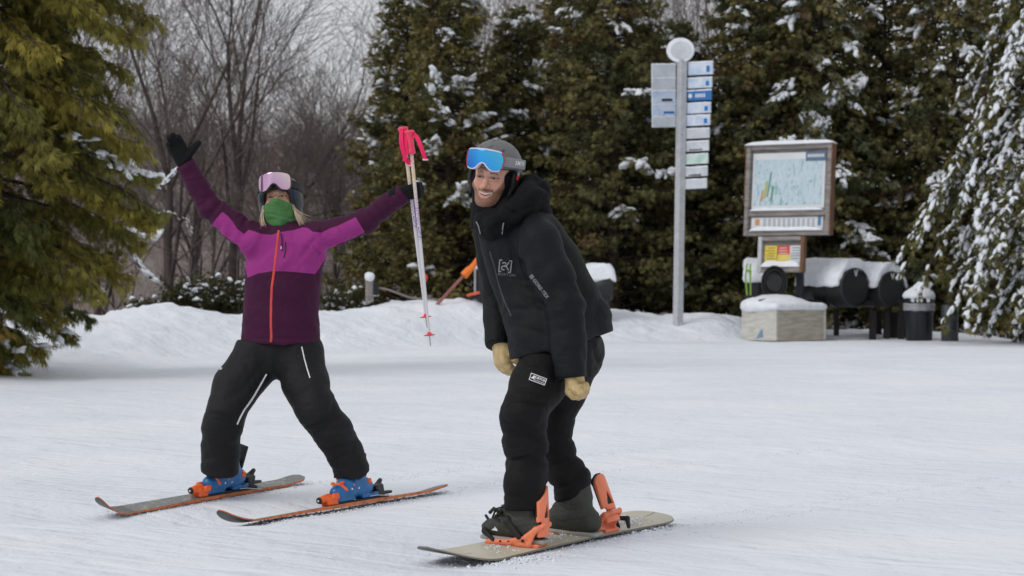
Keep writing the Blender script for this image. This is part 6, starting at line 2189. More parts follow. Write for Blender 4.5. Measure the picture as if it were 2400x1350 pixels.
# fallen snowy boughs at the wood's edge
def snowy_branch(pts_px, Y, r, label):
    pts = [P(a, b, Y + dy) for a, b, dy in pts_px]
    root = thing('snowy_branch', label, 'branch', tuple(pts[0]))
    mb = MB(); mb.tube(pts, [r * (1 - .6 * i / len(pts)) for i in range(len(pts))], 6); mb.build('bough', m_barkd, root)
    rg = np.random.default_rng(int(pts_px[0][0])); PP, DD = [], []
    for i in range(len(pts) - 1):
        for t in np.linspace(0, 1, 9):
            PP.append(pts[i] * (1 - t) + pts[i + 1] * t + rg.normal(0, .02, 3) + [0, 0, r * 1.1]); DD.append(pts[i + 1] - pts[i])
    PP, DD = np.array(PP), np.array(DD)
    sz = rg.uniform(.05, .11, len(PP)) * min(1, r / .036)
    sv_, sq_ = place_lumps(PP, DD, sz * 1.3, sz * .75, sz * .6, rg)
    o = obj_np('snow', sv_, sq_, m_snowlump, root); o['kind'] = 'stuff'
snowy_branch([(300, 540, 0), (330, 556, .2), (362, 560, .3), (372, 546, .4)], 43, .035, 'short snow covered branch, upper of two beside the big cedar')
snowy_branch([(300, 575, 0), (318, 612, .1), (345, 645, .2), (372, 668, .3)], 43.5, .035, 'steep snow covered branch, lower of two beside the big cedar')
snowy_branch([(368, 442, 0), (385, 428, .2), (405, 408, .3), (412, 398, .4)], 48, .022, 'snow covered twig end below the raised glove')
snowy_branch([(362, 500, 0), (395, 498, .2), (440, 520, .3), (452, 545, .4)], 50, .014, 'thin bent snow dusted branch beside the purple sleeve')
# ------------------------------------------------------------------ trail sign
m_galv = mat('galvanised post', (.50, .51, .53), .5, metal=.15, var=.12, vsc=9)
m_galvd = mat('dull grey post side', (.22, .22, .22), .6, var=.1, vsc=9)
m_darkback = mat('dark sign backing', (.018, .022, .030), .6)
m_blades = dict(pale=mat('pale blue snowy blade', (.42, .54, .74), .5, var=.25, vsc=6, col2=(.72, .76, .82)),
                blue=mat('bright blue blade', (.02, .16, .46), .45),
                white=mat('snow plastered white blade', (.66, .69, .72), .6, var=.2, vsc=5, col2=(.50, .53, .57)),
                green=mat('pale green snowy blade', (.38, .58, .50), .5, var=.3, vsc=6, col2=(.72, .77, .77)))

def snow_pad(name, c, size, parent, M=None, seed=0, bumps=.25, m=None, skirt=0.0):
    """A rounded pad of settled snow: c is the middle of its underside."""
    rg = np.random.default_rng(seed)
    nx_, ny_ = 30, 14
    V = []; M = np.eye(3) if M is None else M
    for side in (1, 0):
        for i in range(nx_ + 1):
            for j in range(ny_ + 1):
                u, v = i / nx_ * 2 - 1, j / ny_ * 2 - 1
                e = max(0, 1 - abs(u) ** 6) ** .5 * max(0, 1 - abs(v) ** 4) ** .5
                x, y = u * size[0] / 2, v * size[1] / 2
                z = size[2] * e if side else -skirt * (1 - e) * size[2]
                V.append([x, y, z])
    V = np.array(V)
    n = (nx_ + 1) * (ny_ + 1)
    nz_ = fbm(V * [1, 1, 0] + seed * 3.1, 2.6 / max(size[0], .3), 3) * bumps * size[2] + fbm(V * [1, 1, 0] + seed, 9, 2) * .12 * size[2]
    V[:n, 2] += nz_[:n] * (V[:n, 2] / size[2])
    edge = np.abs(fbm(V + seed, 5, 2))[:, None]
    V[:, :2] *= 1 + .05 * edge
    Q = []
    for s in (0, 1):
        for i in range(nx_):
            for j in range(ny_):
                a = s * n + i * (ny_ + 1) + j
                q = [a, a + ny_ + 1, a + ny_ + 2, a + 1]
                Q.append(q if s == 0 else q[::-1])
    ring = []
    for i in range(nx_): ring.append((i * (ny_ + 1), (i + 1) * (ny_ + 1)))
    for i in range(nx_): ring.append(((i + 1) * (ny_ + 1) + ny_, i * (ny_ + 1) + ny_))
    for j in range(ny_): ring.append((j + 1, j)); ring.append((nx_ * (ny_ + 1) + j, nx_ * (ny_ + 1) + j + 1))
    for a, b in ring: Q.append([a, b, b + n, a + n][::-1])
    return obj_np(name, V @ M.T + np.asarray(c), np.array(Q), m or m_snowlump, parent)

SY = 47.0
sx = lambda a, b, dy=0.0: P(a, b, SY + dy)
b0 = sx(1592, 745); b0[2] = gz(b0[0], SY)
sign = thing('trail_sign', 'tall grey post carrying a round disc and two columns of narrow trail blades', 'sign', tuple(b0))
lean = rot(0, -.6, 0)
Mp = rot(0, .9, 0) @ rot(0, 0, 32)
ptop = sx(1595, 140); pbot = b0 - [0, 0, .3]
zc = (ptop + pbot) / 2; hh = np.linalg.norm(ptop - pbot)
mb = MB(); mb.box(zc, (.155, .155, hh), Mp, .012); mb.build('post', m_galv, sign)
mb = MB(); cc = sx(1595, 118)
Vd = []; n_ = 36
def disc(mb, c, rx, rz_, th, M):
    pts = []
    for y_, k in ((-th / 2, .94), (-th / 2 + .012, 1), (th / 2 - .012, 1), (th / 2, .94)):
        for i in range(n_):
            a = 2 * math.pi * i / n_
            pts.append(M @ np.array([rx * k * math.cos(a), y_, rz_ * k * math.sin(a)]) + c)
    fs = [tuple(range(n_))] + [tuple(3 * n_ + i for i in range(n_))[::-1]]
    for r_ in range(3):
        for i in range(n_):
            fs.append((r_ * n_ + i, r_ * n_ + (i + 1) % n_, (r_ + 1) * n_ + (i + 1) % n_, (r_ + 1) * n_ + i))
    mb.add(pts, fs)
disc(mb, cc, .275, .245, .10, rot(0, 0, -12)); dk = mb.build('disc_rim', m_snowlump, sign)
mb = MB(); disc(mb, cc + [0.01, -.055, -.008], .205, .175, .012, rot(0, 0, -12)); mb.build('disc_face', m_blades['white'], dk)
for s_ in (0,):
    V_ = []
rg9 = np.random.default_rng(99)
def blade(mb_unused, x0, x1, yt0, yt1, h_px, kind, back, Y0, Y1, glyph=None):
    """One narrow sign board between two bearings, its ends at different distances."""
    a, b = P(x0, yt0, Y0), P(x1, yt1, Y1)
    hgt = h_px / F * (Y0 + Y1) / 2
    f = b - a; L = np.linalg.norm(f[:2]); f /= np.linalg.norm(f)
    nrm = np.array([f[1], -f[0], 0]); nrm /= np.linalg.norm(nrm)
    if nrm[1] > 0: nrm = -nrm
    up_ = np.array([0, 0, 1.0])
    Mx = np.stack([f, np.cross(up_, f), up_], 1)
    c = (a + b) / 2 - up_ * hgt / 2
    m1 = MB(); m1.box(c, (L, .035, hgt), Mx, .006); o = m1.build('blade', m_blades[kind], sign)
    # snow lying on the upper edge
    if back != 'left' or True:
        k = 14; pts = [a + (b - a) * (i / k) + nrm * .008 + up_ * (.004 + .006 * rg9.random()) for i in range(k + 1)]
        m2 = MB(); m2.tube(pts, [.012 + .010 * rg9.random() for _ in pts], 7); m2.build('snow', m_snowlump, o)
    if glyph:
        tv, tf = text_mesh(glyph, hgt * .52, 1.1, .002)
        m3 = MB(); V_ = [c + f * v[0] + up_ * v[1] + nrm * .0195 for v in tv]; m3.add(V_, tf); m3.build('lettering', m_white, o)
    return c, Mx, hgt, L
yR = [(145, 180, 'pale'), (182, 211, 'pale'), (211, 240, 'blue'), (241, 270, 'pale'), (270, 299, 'pale'), (301, 329, 'white'), (331, 359, 'white'), (361, 389, 'green'), (391, 418, 'white'), (420, 447, 'white')]
mb = MB()
for i, (t0, t1, kd) in enumerate(yR):
    k = i / 9
    xl = 1613 * (1 - k) + 1604 * k; xr = 1671 * (1 - k) + 1657 * k
    Yl, Yr = SY + .02, SY - .30
    c, Mx, hgt, L = blade(None, xl, xr, t0 + 3, t0, t1 - t0 - 6, kd, 'right', Yl, Yr, None)
    if kd == 'blue':
        f_ = Mx[:, 0]; nrm = -Mx[:, 1] if Mx[1, 1] > 0 else Mx[:, 1]
        m3 = MB(); m3.tube([c - f_ * L * .36 + nrm * .018, c - f_ * L * .36 + nrm * .024], [.045, .045], 16)
        for q in range(5): m3.box(c - f_ * (L * .12 - q * .047) + nrm * .019, (.030, .006, .075), Mx)
        m3.build('lettering', m_white, sign)
    elif kd == 'pale':
        f_ = Mx[:, 0]; nrm = -Mx[:, 1] if Mx[1, 1] > 0 else Mx[:, 1]
        m3 = MB(); m3.box(c + f_ * L * .32 + nrm * .019 + np.array([0, 0, -.01]), (.075, .004, hgt * .5), Mx); m3.build('patch', m_blades['blue'], sign)
    elif i in (6, 8):
        f_ = Mx[:, 0]; nrm = -Mx[:, 1] if Mx[1, 1] > 0 else Mx[:, 1]
        m3 = MB()
        for q in range(6): m3.box(c + f_ * ((q - 3) * .05) + nrm * .019 + np.array([0, 0, -hgt * .34]), (.04, .004, .016 + .02 * rg9.random()), Mx)
        m3.build('smudge', m_darkback, sign)
mb = MB()
a, b = P(1609, 150, SY + .07), P(1602, 446, SY + .07); a2, b2 = P(1668, 146, SY - .24), P(1655, 446, SY - .24)
V_ = []
for q in (a, b, b2, a2):
    V_.append(q)
nn = np.cross(b - a, a2 - a); nn /= np.linalg.norm(nn)
if nn[1] < 0: nn = -nn
V_ = V_ + [q + nn * .03 for q in V_]
mb.add(V_, [(0, 1, 2, 3), (4, 7, 6, 5), (0, 4, 5, 1), (1, 5, 6, 2), (2, 6, 7, 3), (3, 7, 4, 0)]); mb.build('backing', m_darkback, sign)
yL = [(152, 182), (184, 213), (214, 243), (245, 272), (274, 300)]
for i, (t0, t1) in enumerate(yL):
    c, Mx, hgt, L = blade(None, 1527 + .3 * i, 1583, t0, t0 - 1, t1 - t0 - 1, 'white' if i in (0, 1, 4) else 'pale', 'left', SY - .30, SY + .02, None)
    f_ = Mx[:, 0]; nrm = -Mx[:, 1] if Mx[1, 1] > 0 else Mx[:, 1]
    if i in (2, 3):
        m3 = MB(); m3.box(c + f_ * L * (.12 if i == 2 else .2) + nrm * .019 + np.array([0, 0, -hgt * .25]), (L * .45, .004, hgt * .22), Mx); m3.build('smudge', m_darkback if i == 2 else m_blades['blue'], sign)

# ------------------------------------------------------------------ trail map board
m_weather = mat('weathered grey brown timber', (.26, .235, .22), .85, var=.35, vsc=3, stretch=(1, 1, 6), bump=.5, bsc=30)
m_brownwood = mat('brown stained timber edge', (.17, .085, .045), .8, var=.35, vsc=3, stretch=(4, 4, 1), bump=.5, bsc=30)
m_paper = mat('white notice paper', (.68, .70, .72), .5, var=.06, vsc=5)
def map_mat():
    m = mat('printed piste map', (.5, .6, .62), .4)
    nt = m.node_tree; bs = nt.nodes['Principled BSDF']
    tc = nd(nt, 'ShaderNodeTexCoord'); mp_ = nd(nt, 'ShaderNodeMapping'); mp_.inputs['Scale'].default_value = (5.5, 5.5, 1.9)
    nz = nd(nt, 'ShaderNodeTexNoise'); nz.inputs['Scale'].default_value = 1.7; nz.inputs['Detail'].default_value = 7; nz.inputs['Distortion'].default_value = 1.6
    nt.links.new(tc.outputs['Object'], mp_.inputs['Vector']); nt.links.new(mp_.outputs[0], nz.inputs['Vector'])
    rp = nd(nt, 'ShaderNodeValToRGB'); e = rp.color_ramp.elements
    cols = [(.30, (.20, .36, .38)), (.40, (.34, .50, .56)), (.46, (.58, .66, .72)), (.52, (.42, .56, .63)), (.57, (.62, .70, .76)), (.66, (.36, .52, .56)), (.74, (.60, .68, .72))]
    for i, (p, c) in enumerate(cols):
        k = e[i] if i < 2 else e.new(p)
        k.position = p; k.color = (*c, 1)
    nt.links.new(nz.outputs['Fac'], rp.inputs['Fac']); nt.links.new(rp.outputs['Color'], bs.inputs['Base Color'])
    return m
BY = 46.6
bc = P(1850, 446, BY)
board_b = P(1850, 700, BY); board_b[2] = gz(board_b[0], BY)
mapb = thing('trail_map_board', 'weathered wooden board with a piste map under glass and snow on its top', 'notice board', tuple(board_b))
MBd = rot(0, 0, -33) @ rot(-5.0, 0, 0)
def L3(x, y, z): return bc + MBd @ np.array([x, y, z])
W_, H_ = 1.84, 1.78
def bpanel(name, x, z, w, h, m, y=-.05, th=.02, parent=mapb, bev=.004):
    mb = MB(); mb.box(L3(x, y, z), (w, th, h), MBd, bev); return mb.build(name, m, parent)
bpanel('back_panel', 0, 0, W_ - .02, H_ - .02, m_weather, .02, .05)
fw = .085
bpanel('frame_rail', 0, H_ / 2 - fw / 2, W_ - 2 * fw - .004, fw, m_weather, -.03, .10)
bpanel('frame_rail', 0, -H_ / 2 + fw / 2, W_ - 2 * fw - .004, fw, m_weather, -.03, .10)
bpanel('frame_rail', 0, -.455, W_ - 2 * fw - .004, .10, m_weather, -.026, .09)
bpanel('frame_stile', -W_ / 2 + fw / 2, 0, fw, H_, m_weather, -.032, .13)
bpanel('frame_stile', W_ / 2 - fw / 2, 0, fw, H_, m_weather, -.032, .13)
bpanel('side_board', W_ / 2 + .012, 0, .022, H_ - .01, m_brownwood, -.01, .17)
bpanel('side_board', -W_ / 2 - .012, .3, .022, H_ - .6, m_brownwood, -.01, .17)
mapp = bpanel('map', -.02, .19, W_ - 2 * fw - .10, 1.10, m_paper, -.012, .012)
mb = MB(); mb.box(L3(-.03, -.0205, .16), (W_ - 2 * fw - .20, .004, .90), MBd); mb.build('map_print', map_mat(), mapp)
mb = MB(); mb.box(L3(.56, -.024, .65), (.44, .004, .18), MBd); mb.build('map_title', mat('dark blue title band', (.10, .16, .26), .5), mapp)
mb = MB()
for k in range(7): mb.box(L3(.40 + k * .052, -.0275, .665), (.034, .003, .06), MBd)
mb.build('lettering', m_white, mapp)
for (x_, z_, w_, h_, col) in ((-.50, .02, .05, .34, (.40, .44, .12)), (-.58, -.10, .04, .22, (.55, .28, .10)), (-.36, -.06, .04, .30, (.10, .30, .14)), (-.43, .12, .03, .5, (.10, .26, .22))):
    mb = MB(); mb.box(L3(x_, -.0245, z_), (w_, .003, h_), MBd @ rot(0, 8, 0)); mb.build('map_mark', mat('map ink', col, .5), mapp)
pn = bpanel('panel', -.02, -.66, W_ - 2 * fw - .12, .27, m_paper, -.012, .012)
mb = MB()
for k in range(11): mb.box(L3(-.50 + k * .105, -.0205, -.64), (.055, .003, .17), MBd)
mb.build('column_print', mat('grey print block', (.42, .44, .48), .5), pn)
mb = MB(); mb.box(L3(-.66, -.0205, -.62), (.10, .003, .12), MBd); mb.build('print_block', mat('orange print', (.62, .28, .12), .5), pn)
mb = MB(); mb.box(L3(.68, -.0205, -.61), (.07, .003, .18), MBd); mb.build('print_block', mat('blue print', (.08, .20, .36), .5), pn)
snow_pad('snow', L3(0, -.02, H_ / 2 + .002), (W_ + .07, .24, .085), mapb, MBd, 5, .3)
snow_pad('snow', L3(-.01, -.075, -.405), (W_ - .28, .10, .075), mapb, MBd, 6, .5)
snow_pad('snow', L3(-.01, -.075, -.80), (W_ - .30, .10, .085), mapb, MBd, 7, .5)
# smaller board under it
c2 = P(1834, 597, BY - .05)
def L4(x, y, z): return c2 + MBd @ np.array([x, y, z])
w2, h2 = 1.00, .70
mb = MB(); mb.box(L4(0, .02, 0), (w2 - .02, .05, h2 - .02), MBd, .004); mb.build('lower_panel', m_weather, mapb)
for (x_, z_, w_, h_, m__) in ((0, h2 / 2 - .04, w2 - .165, .08, m_weather), (0, -h2 / 2 + .06, w2 - .165, .12, m_weather), (-w2 / 2 + .04, 0, .08, h2, m_galv), (w2 / 2 - .04, 0, .08, h2, m_brownwood)):
    mb = MB(); mb.box(L4(x_, -.03, z_), (w_, .11, h_), MBd, .004); mb.build('frame_rail', m__, mapb)
for x_, cols in ((-.245, ((.74, .58, .06), (.70, .56, .10))), (.035, ((.62, .07, .06), (.74, .56, .05))), (.295, ((.66, .68, .70), (.60, .62, .66)))):
    mb = MB(); mb.box(L4(x_, -.012, -.01 + .10), (.262, .012, .17), MBd); nt1 = mb.build('notice', mat('notice print', cols[0], .5), mapb)
    mb = MB(); mb.box(L4(x_, -.012, -.01 - .075), (.262, .012, .175), MBd); nt2 = mb.build('notice', mat('notice print', cols[1], .5), mapb)
    mb = MB()
    for k in range(5): mb.box(L4(x_ + rg9.uniform(-.02, .02), -.0195, .13 - k * .052), (.15 + .05 * rg9.random(), .003, .014), MBd)
    mb.build('lettering', mat('notice ink', (.22, .10, .05) if cols[0][0] > .65 and cols[0][2] < .2 else ((.70, .66, .55) if cols[0][0] > .6 and cols[0][1] < .2 else (.10, .12, .16)), .5), nt1)
snow_pad('snow', L4(0, -.065, -.245), (w2 - .18, .10, .12), mapb, MBd, 8, .4)
mb = MB(); pt_ = P(1877, 640, BY + .05); pb_ = P(1873, 720, BY + .05); mb.box((pt_ + pb_) / 2, (.14, .10, abs(pt_[2] - pb_[2]) + .25), rot(0, 0, -33), .01)
mb.build('post', m_darkback, mapb)
mb = MB(); pt_ = P(1800, 640, BY + .25); pb_ = P(1800, 720, BY + .25); mb.box((pt_ + pb_) / 2, (.10, .10, abs(pt_[2] - pb_[2]) + .25), rot(0, 0, -33), .01)
mb.build('post', m_darkback, mapb)

# ------------------------------------------------------------------ wooden planter box with its mound of snow
m_ply = mat('weathered plywood', (.40, .365, .30), .8, var=.25, vsc=4, stretch=(1, 1, 5), bump=.4, bsc=40)
m_ply2 = mat('pale painted plywood', (.55, .53, .48), .8, var=.15, vsc=4, stretch=(1, 1, 5), bump=.4, bsc=40)
XY_ = 46.0
corner = P(1819, 770, XY_ - .45)
lft = P(1743, 752, XY_ + .35); rgt = P(1932, 768, XY_ + .25)
corner[2] = lft[2] = rgt[2] = 0
top_z = P(0, 722, XY_)[2]; bot_z = .02
box = thing('wooden_box', 'low plywood box heaped with snow in front of the trail map board', 'box', (corner[0], corner[1] + .4, gz(corner[0], corner[1] + .4)))
def wall_between(a, b, name, m, parent, z0=bot_z, z1=top_z, th=.03, inset=0.0):
    f = b - a; L = np.linalg.norm(f[:2]); f = f / np.linalg.norm(f)
    Mx = np.stack([f, np.cross([0, 0, 1.0], f), [0, 0, 1.0]], 1)
    mb = MB(); c = (a + b) / 2; c = np.array([c[0], c[1], (z0 + z1) / 2]); mb.box(c, (L - inset, th, z1 - z0), Mx, .003)
    return mb.build(name, m, parent)
back = lft + rgt - corner
wall_between(lft, corner, 'side_panel', m_ply2, box)
wall_between(corner, rgt, 'front_panel', m_ply, box, inset=.034)
wall_between(back, rgt, 'side_panel', m_ply2, box, inset=.034)
wall_between(lft, back, 'back_panel', m_ply, box, inset=.034)
for q in (corner, rgt, lft):
    mb = MB(); mb.box((q[0], q[1] - .004, (top_z + bot_z) / 2 + .004), (.05, .05, top_z - bot_z), rot(0, 0, 40), .004); mb.build('corner_post', m_ply2, box)
mid = (lft + rgt) / 2
d1 = rgt - corner; ang_ = math.degrees(math.atan2(d1[1], d1[0]))
G = Grid((mid[0] - 1.1, mid[1] - .95, top_z - .14), (mid[0] + 1.1, mid[1] + .95, top_z + .48), .035)
e = sd_box(G.X, G.Y, G.Z, (mid[0], mid[1], top_z + .03), (np.linalg.norm((rgt - corner)[:2]) / 2 + .06, np.linalg.norm((lft - corner)[:2]) / 2 + .06, .07), rot(0, 0, ang_), .06)
e = smin(e, sd_ell(G.X, G.Y, G.Z, (mid[0] - .20, mid[1], top_z + .06), (.56, .42, .20)), .22)
V, Q = surface_nets(G, e); V = relax(V, Q, 2, .5); N = vnormals(V, Q); V = V + N * (.035 * fbm(V, 3.2, 3) + .012 * fbm(V, 12, 2))[:, None]
obj_np('snow', V, Q, m_snowlump, box)
mb = MB(); q0 = lft * .42 + corner * .58; f_ = (corner - lft); f_[2] = 0; f_ /= np.linalg.norm(f_)
n__ = np.array([f_[1], -f_[0], 0]); 
pts = [q0 + n__ * .019 + f_ * a + np.array([0, 0, z]) for a, z in ((-.16, .06), (-.02, .23), (.03, .23), (.05, .08))]
mb.add(pts, [(0, 1, 2, 3)]); mb.build('sticker', mat('faded blue print', (.16, .28, .38), .6), box)

# ------------------------------------------------------------------ black barrels on their rack
m_barrel = mat('black plastic barrel', (.012, .0125, .014), .5, var=.2, vsc=4, bump=.2, bsc=20)
m_rackwood = mat('dark wet timber', (.022, .018, .018), .85, var=.4, vsc=5, stretch=(1, 1, .3), bump=.4, bsc=30)
def barrel(cpx, cpy, Y, r, L, ang, label, seed, cap_h=.16, tape=False):
    c = P(cpx, cpy, Y)
    ax = np.array([math.cos(R(ang)), math.sin(R(ang)), 0.0])       # from the front end to the back end
    root = thing('barrel', label, 'barrel', tuple(c + ax * L / 2 - [0, 0, r]), 0, 'snow covered black barrels on a rack')
    mb = MB()
    prof_ = [(0, r * .93), (.012, r), (.05, r), (L * .32, r), (L * .33, r * 1.03), (L * .36, r * 1.03), (L * .37, r), (L * .63, r), (L * .64, r * 1.03), (L * .67, r * 1.03), (L * .68, r), (L - .05, r), (L, r * .93)]
    mb.tube([c + ax * a for a, _ in prof_], [q for _, q in prof_], 36, cap=False); bd = mb.build('body', m_barrel, root)
    mb = MB(); mb.tube([c + ax * .022, c + ax * .05], [r * .92, r * .92], 36); mb.build('end_cap', m_barrel, root)
    mb = MB(); sdv = np.cross(ax, [0, 0, 1.0])
    for s in (-1, 1):
        mb.tube([c - ax * .004 + sdv * s * .035 + np.array([0, 0, r * .88]), c - ax * .004 + np.array([0, 0, r * .58])], [.008, .008], 6)
    mb.build('hanger', m_snowlump, root)
    # snow blanket
    Mx = np.stack([ax, np.cross([0, 0, 1.0], ax), [0, 0, 1.0]], 1)
    h_ = .026
    G = Grid((-.10, -r - .18, -.15), (L + .10, r + .18, r + .36), h_)
    X, Y_, Z = G.X, G.Y, G.Z
    rad = np.sqrt(Y_ ** 2 + (Z * .93) ** 2)
    e = np.maximum(rad - (r + .10), (r - .02) - rad)
    e = smin(e, sd_box(X, Y_, Z, (L / 2, 0, r + .06), (L / 2 + .02, r * .55, cap_h * .75), None, .08), .12)
    e = smax(e, np.maximum(.015 - X, X - L - .03), .05)
    e = smax(e, .02 - Z + 0 * X, .05)
    V, Q = surface_nets(G, e); V = relax(V, Q, 2, .5)
    N = vnormals(V, Q); V = V + N * (.035 * fbm(V + seed, 2.6, 3) + .02 * fbm(V + seed, 9, 2))[:, None]
    obj_np('snow', V @ Mx.T + c, Q, m_snowlump, root)
    return root
barrel(2006, 674, 46.5, .385, 1.30, 124, 'black barrel under thick snow, left of the two whose round ends show', 1)
barrel(2092, 678, 46.8, .350, 1.25, 122, 'black barrel nearest the trash can, right of the two whose round ends show', 2)
barrel(1835, 664, 47.6, .310, .75, 175, 'black barrel under snow, half hidden behind the lower notice board', 3)
rack = thing('barrel_rack', 'dark timber rack carrying the snow covered black barrels', 'rack', tuple(P(1990, 770, 47.0) * [1, 1, 0] + [0, 0, gz(P(1990, 770, 47)[0], 47)]))
mb = MB(); a, b = P(1880, 704, 47.0), P(2130, 716, 46.9); mb.box((a + b) / 2 - [0, 0, .0], (np.linalg.norm(b - a), .10, .12), rot(0, 0, 0), .01); mb.build('rail', m_rackwood, rack)
mb = MB(); a, b = P(1880, 700, 47.7), P(2130, 712, 47.6); mb.box((a + b) / 2, (np.linalg.norm(b - a), .10, .12), None, .01); mb.build('rail', m_rackwood, rack)
for px_, dY in ((1905, 0), (2045, 0), (2080, .1), (2112, 0), (1960, .6), (2060, .65)):
    q = P(px_, 740, 46.98 + dY); mb = MB(); mb.box((q[0], q[1], .28), (.13 if dY == 0 else .10, .10, .62), None, .008); mb.build('leg', m_rackwood, rack)
mb = MB(); q = P(2100, 745, 47.2); mb.box((q[0], q[1], .30), (.50, .05, .50), None, .008); mb.build('panel', m_rackwood, rack)
# round black hose reel hanging under the notice board, green lashing strap at its side
reel = thing('hose_reel', 'round black coil hanging under the lower notice board', 'hose reel', tuple(P(1815, 690, 46.2)))
mb = MB(); c = P(1815, 662, 46.25)
for k in range(5):
    rr_ = .15 + .028 * k; pts = [c + np.array([rr_ * .92 * math.cos(a), (k % 2) * .05 + .03 * math.sin(2 * a), rr_ * 1.18 * math.sin(a)]) for a in np.linspace(0, 2 * math.pi, 28)]
    mb.tube(pts, .022, 8)
mb.build('coil', m_mattblack, reel)
mb = MB(); mb.tube([c + [0, -.03, 0], c + [0, .10, 0]], [.16, .16], 24); mb.build('hub', m_barrel, reel)
mb = MB(); mb.tube([c + [.05, 0, -.22], c + [-.10, -.25, -.30], P(1778, 704, 45.9)], [.012] * 3, 6); mb.tube([c + [.05, 0, -.22], c + [.35, -.1, -.34], c + [.62, .1, -.30]], [.012] * 3, 6); mb.build('hose_end', m_mattblack, reel)
m_lime = mat('lime green strap', (.20, .38, .04), .6)
lst = thing('lashing_strap', 'lime green strap hanging down the barrel behind the notice board', 'strap', tuple(P(1757, 690, 46.4)))
for k, px_ in enumerate((1750, 1758)):
    mb = MB(); pts = [P(px_ + 2, 618, 46.9), P(px_, 624, 46.55), P(px_ + (1 if k else -3), 650, 46.5), P(px_ + 1, 692, 46.5)]
    V_ = []; 
    for p_ in pts: V_ += [p_ - [.016, 0, 0], p_ + [.016, 0, 0], p_ + [.016, .006, 0], p_ - [.016, -.006, 0]]
    Fs = []
    for i in range(len(pts) - 1):
        for j in range(4): Fs.append((i * 4 + j, i * 4 + (j + 1) % 4, (i + 1) * 4 + (j + 1) % 4, (i + 1) * 4 + j))
    mb.add(V_, Fs); mb.build('strap', m_lime, lst)
mb = MB(); mb.box(P(1756, 636, 46.48), (.10, .03, .05), rot(0, 25, 0), .004); mb.build('hook', m_lime, lst)

# ------------------------------------------------------------------ trash cans
m_bag = mat('grey plastic bag', (.30, .31, .33), .4, var=.2, vsc=20, bump=.5, bsc=40)
m_bin = mat('black plastic bin', (.011, .012, .016), .45, var=.2, vsc=4)
def trash_can(px, pyb, Y, r, H, label, snow=True, band=True):
    c = P(px, pyb, Y); zb = gz(c[0], Y) - .04
    c[2] = zb
    root = thing('trash_can', label, 'trash can', (c[0], Y, zb))
    C = lambda z: c + np.array([0, 0, z])
    mb = MB(); mb.tube([C(0), C(.02), C(H * .55), C(H * .58), C(H * .60)], [r * .82, r * .86, r * .97, r * 1.0, r * .98], 32)
    for k in range(10):
        a = 2 * math.pi * k / 10; o = np.array([math.cos(a), math.sin(a), 0])
        mb.tube([C(.05) + o * r * .86, C(H * .5) + o * r * .955], [.012, .012], 5)
    mb.build('body', m_bin, root)
    if band:
        V_ = []; n = 40
        G = Grid((c[0] - r - .1, Y - r - .1, zb + H * .52), (c[0] + r + .1, Y + r + .1, zb + H * .84), .018)
        rad = np.sqrt((G.X - c[0]) ** 2 + (G.Y - Y) ** 2)
        z1, z2 = zb + H * .58, zb + H * .72
        e = np.maximum(np.abs(rad - r * 1.0) - .022, np.maximum(z1 - G.Z, G.Z - z2))
        V, Q = surface_nets(G, e); N = vnormals(V, Q)
        V = V + N * (.018 * fbm(V * [1, 1, 3], 9, 3))[:, None]
        obj_np('bag', V, Q, m_bag, root)
        mb = MB(); mb.tube([C(H * .70), C(H * .72), C(H * .83), C(H * .845)], [r * .90, r * 1.02, r * 1.0, r * .85], 32); ld = mb.build('lid', m_bin, root)
        mb = MB()
        for dx in (-.16, -.02, .13):
            y_ = Y - math.sqrt(max(.01, (r * 1.02) ** 2 - dx ** 2)) - .004
            mb.tube([np.array([c[0] + dx, y_, zb + H * .775]), np.array([c[0] + dx, y_ - .006, zb + H * .775])], [.042, .040], 12)
        mb.build('label', m_white, ld)
    if snow:
        G = Grid((c[0] - r - .15, Y - r - .15, zb + H * .76), (c[0] + r + .15, Y + r + .15, zb + H * 1.12), .018)
        rad = np.sqrt((G.X - c[0]) ** 2 + (G.Y - Y) ** 2)
        t = G.Z - (zb + H * .84)
        e = smax(rad - r * 1.10 + np.clip(t, 0, 1) * 1.0, -t - .0, .05)
        e = smin(e, sd_ell(G.X, G.Y, G.Z, (c[0], Y, zb + H * .86), (r * 1.07, r * 1.07, .15)), .05)
        V, Q = surface_nets(G, e); V = relax(V, Q, 2, .5); N = vnormals(V, Q); V = V + N * (.02 * fbm(V, 7, 3))[:, None]
        obj_np('snow', V, Q, m_snowlump, root)
    return root
trash_can(2154, 776, 46.4, .285, 1.06, 'black trash can with grey bag and a cone of snow on its lid')
def small_can():
    c = P(2226, 778, 46.0); z = gz(c[0], 46.0) - .03
    r = thing('barrel', 'dark upright drum with bare top, half hidden by the frosted boughs', 'barrel', (c[0], 46.0, z))
    mb = MB(); C = lambda h: np.array([c[0], 46.0, z + h])
    mb.tube([C(0), C(.02), C(.22), C(.225), C(.25), C(.255), C(.50), C(.505), C(.53), C(.535), C(.70), C(.72)], [.15, .165, .165, .172, .172, .165, .165, .172, .172, .165, .165, .155], 28)
    mb.build('body', mat('dark grey steel drum', (.06, .062, .07), .45, metal=.4), r)
    mb = MB(); mb.tube([C(.72), C(.735)], [.157, .14], 28); mb.build('lid', m_bin, r)
small_can()

